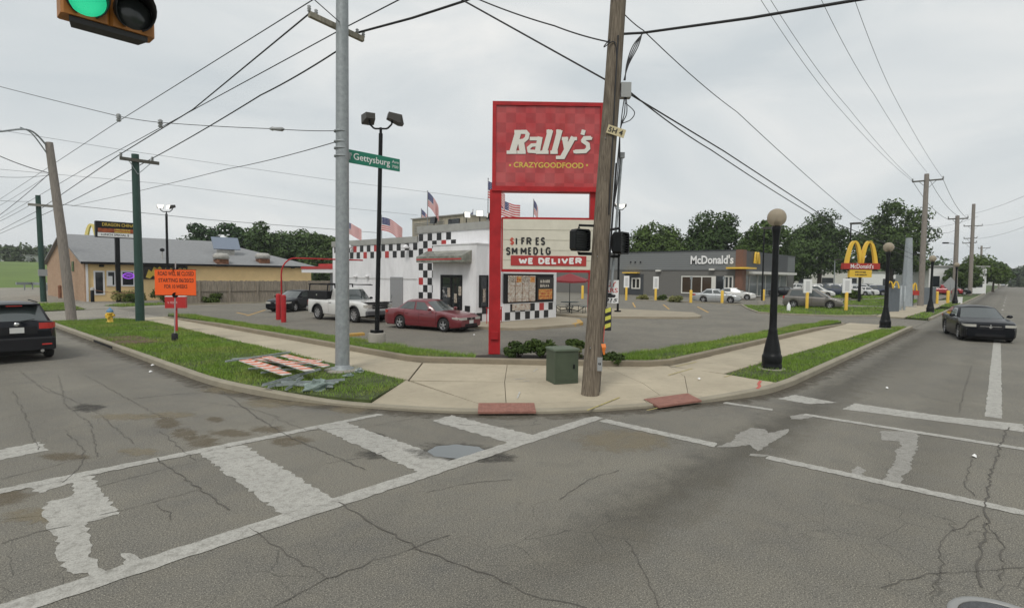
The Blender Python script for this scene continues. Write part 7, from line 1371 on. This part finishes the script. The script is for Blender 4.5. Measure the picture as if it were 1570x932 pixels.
# ================================================================ fallen barricades and scrap on the verge
M_BW = mat('barricade_white', (.62, .58, .54), .6, var=.1, scale=6); M_BO = mat('barricade_orange', (.62, .14, .05), .55, var=.1, scale=6); M_SCR = mat('scrap_steel', (.31, .345, .34), .6, .3, var=.25, scale=8)
def zz7(x, y, z): return G(330+x/4.758, 480+y/4.758, z)
def striped(p, q, w, parent, ns=7):
    d = (q-p); L_ = d.length; d.normalize(); s_ = UP.cross(d).normalized(); u = d.cross(s_); bd_ = MB().obox((p+q)/2, d, s_, u, L_/2, w/2, .012).build('board', M_BW, parent)
    for k in range(ns):
        a0 = L_*(k+.1)/ns; a1 = L_*(k+.62)/ns; sl_ = .07; V = [p+d*min(L_, max(0, a0-sl_))-s_*w/2, p+d*min(L_, a1-sl_)-s_*w/2, p+d*min(L_, a1+sl_)+s_*w/2, p+d*min(L_, a0+sl_)+s_*w/2]; MB().add([v+u*.0145 for v in V], [(0, 1, 2, 3)]).build('stripe', M_BO, bd_)
BA = thing('barricade', 'upper fallen barricade of orange and white striped boards in the grass', 'barricade', tuple(zz7(500, 380, .14)), 0, 'fallen striped barricades')
for a, b_ in (((205, 342, .46), (525, 448, .30)), ((372, 318, .34), (690, 418, .42)), ((500, 306, .52), (815, 388, .30))): striped(zz7(*a), zz7(*b_), .24, BA)
for a, b_ in (((75, 352, .33), (545, 284, .33)), ((335, 434, .27), (825, 374, .27))): MB().bar(zz7(*a), zz7(*b_), .06, .04).build('upright', M_SCR, BA)
BB = thing('barricade', 'lower fallen barricade half buried under the striped boards', 'barricade', tuple(zz7(400, 400, .14)), 0, 'fallen striped barricades')
for a, b_ in (((225, 336, .20), (450, 405, .26)), ((300, 330, .28), (575, 378, .20)), ((420, 342, .22), (660, 372, .30)), ((545, 330, .30), (775, 352, .22))): striped(zz7(*a), zz7(*b_), .22, BB, 5)
for a, b_ in (((120, 335, .21), (520, 310, .21)), ((240, 407, .19), (720, 365, .19))): MB().bar(zz7(*a), zz7(*b_), .05, .04).build('upright', M_SCR, BB)
fr3 = random.Random(5)
for k, (a, b_, w_) in enumerate((((345, 530, .24), (765, 412, .26), .06), ((385, 545, .2), (620, 470, .22), .05), ((445, 532, .22), (945, 488, .22), .045), ((480, 508, .26), (900, 505, .2), .04), ((590, 500, .28), (640, 470, .28), .05), ((515, 560, .18), (560, 535, .2), .05), ((480, 520, .2), (860, 540, .2), .05))):
    o = MB().bar(zz7(*a), zz7(*b_), w_, .015).bar(zz7(*a)+UP*.02, zz7(*b_)+UP*.02, .012, .05).build('scrap_bar', M_SCR); setp(o, ['longest slanting grey angle bar below the striped boards', 'short grey angle bar at the left of the scrap heap', 'long level grey bar reaching towards the steel pole', 'thin grey bar lying just under the striped boards', 'stubby upright grey bar in the scrap heap', 'smallest grey bar next to the kerb', 'grey bar across the crumpled sheet'][k], 'metal bar', 'scrap metal bars')
def crumple(c, rx_, ry_, rz_, seed, m, name, label, cat):
    rr = random.Random(seed); V = []; F = []; nu, nv = 14, 7
    for j in range(nv+1):
        for i in range(nu): th = j*math.pi/2/nv; ph = 2*math.pi*i/nu; k_ = 1+rr.uniform(-.35, .3); V.append((c.x+rx_*math.cos(ph)*math.cos(th)*k_, c.y+ry_*math.sin(ph)*math.cos(th)*k_, c.z-.02+rz_*math.sin(th)*k_))
    for j in range(nv):
        for i in range(nu): F.append((j*nu+i, j*nu+(i+1) % nu, (j+1)*nu+(i+1) % nu, (j+1)*nu+i))
    return setp(MB().add(V, F).build(name, m), label, cat)
crumple(zz7(750, 555, .14), .38, .22, .22, 1, mat('grey_green_sheet', (.19, .24, .22), .6, var=.3, scale=8), 'crumpled_sheet', 'crumpled grey-green plastic sheet at the edge of the scrap heap', 'sheet'); crumple(zz7(970, 460, .14), .16, .10, .08, 2, mat('grey_green_sheet', (.2, .24, .2), .6), 'crumpled_sheet', 'small torn grey-green sheet in the grass right of the scrap heap', 'sheet'); crumple(zz7(1050, 425, .16), .12, .10, .10, 3, M_SCR, 'rubble_piece', 'grey lump of rubble at the foot of the steel pole', 'rubble'); crumple(zz7(505, 620, 0), .07, .06, .05, 4, M_RUST, 'brick_piece', 'brown broken brick piece in the gutter', 'brick')
# litter
lr = random.Random(9)
for k, (px, py, z) in enumerate(((234, 561, 0), (231, 571, 0), (1072, 582, .14), (727, 514, .1), (1494, 701, 0), (1360, 596, 0))):
    g = G(px, py, z); s_ = .045; o = MB().add([(g.x-s_, g.y-s_*.6, z+.015), (g.x+s_*.9, g.y-s_*.5, z+.03), (g.x+s_, g.y+s_*.6, z+.012), (g.x-s_*.8, g.y+s_*.7, z+.035), (g.x, g.y, z+.06)], [(0, 1, 4), (1, 2, 4), (2, 3, 4), (3, 0, 4)]).build('litter', M_LGT); setp(o, 'small scrap of white paper litter lying on the ground', 'litter', 'scraps of white litter')
mh = G(1545, 958, 0); o = thing('manhole_cover', 'round cast iron manhole cover at the lower right edge of the road', 'manhole cover', (mh.x, mh.y, 0)); MB().lathe([(.0, .012), (.30, .012), (.30, .004)], (mh.x, mh.y, 0), 28).build('lid', mat('cast_iron', (.11, .11, .115), .5, .3, var=.2, scale=20, bump=.5, bscale=60), o); MB().lathe([(.31, .004), (.31, .016), (.37, .016), (.38, .004)], (mh.x, mh.y, 0), 28).build('frame', mat('cast_iron_rim', (.30, .30, .29), .5, .3), o)
# ================================================================ summer haze over the whole place
hz_ = MB().box(-420, 1420, -420, 1120, -1.2, 42).build('haze', None); setp(hz_, 'thin pale summer haze over the whole scene', 'haze', kind='stuff')
hm = bpy.data.materials.new('haze_air'); hm.use_nodes = True; hn = hm.node_tree; hn.nodes.clear(); ho = hn.nodes.new('ShaderNodeOutputMaterial'); hv = hn.nodes.new('ShaderNodeVolumePrincipled')
hv.inputs['Color'].default_value = (.92, .95, 1, 1); hv.inputs['Density'].default_value = .0003; hv.inputs['Anisotropy'].default_value = .2; hn.links.new(hv.outputs[0], ho.inputs['Volume']); hz_.data.materials.append(hm)
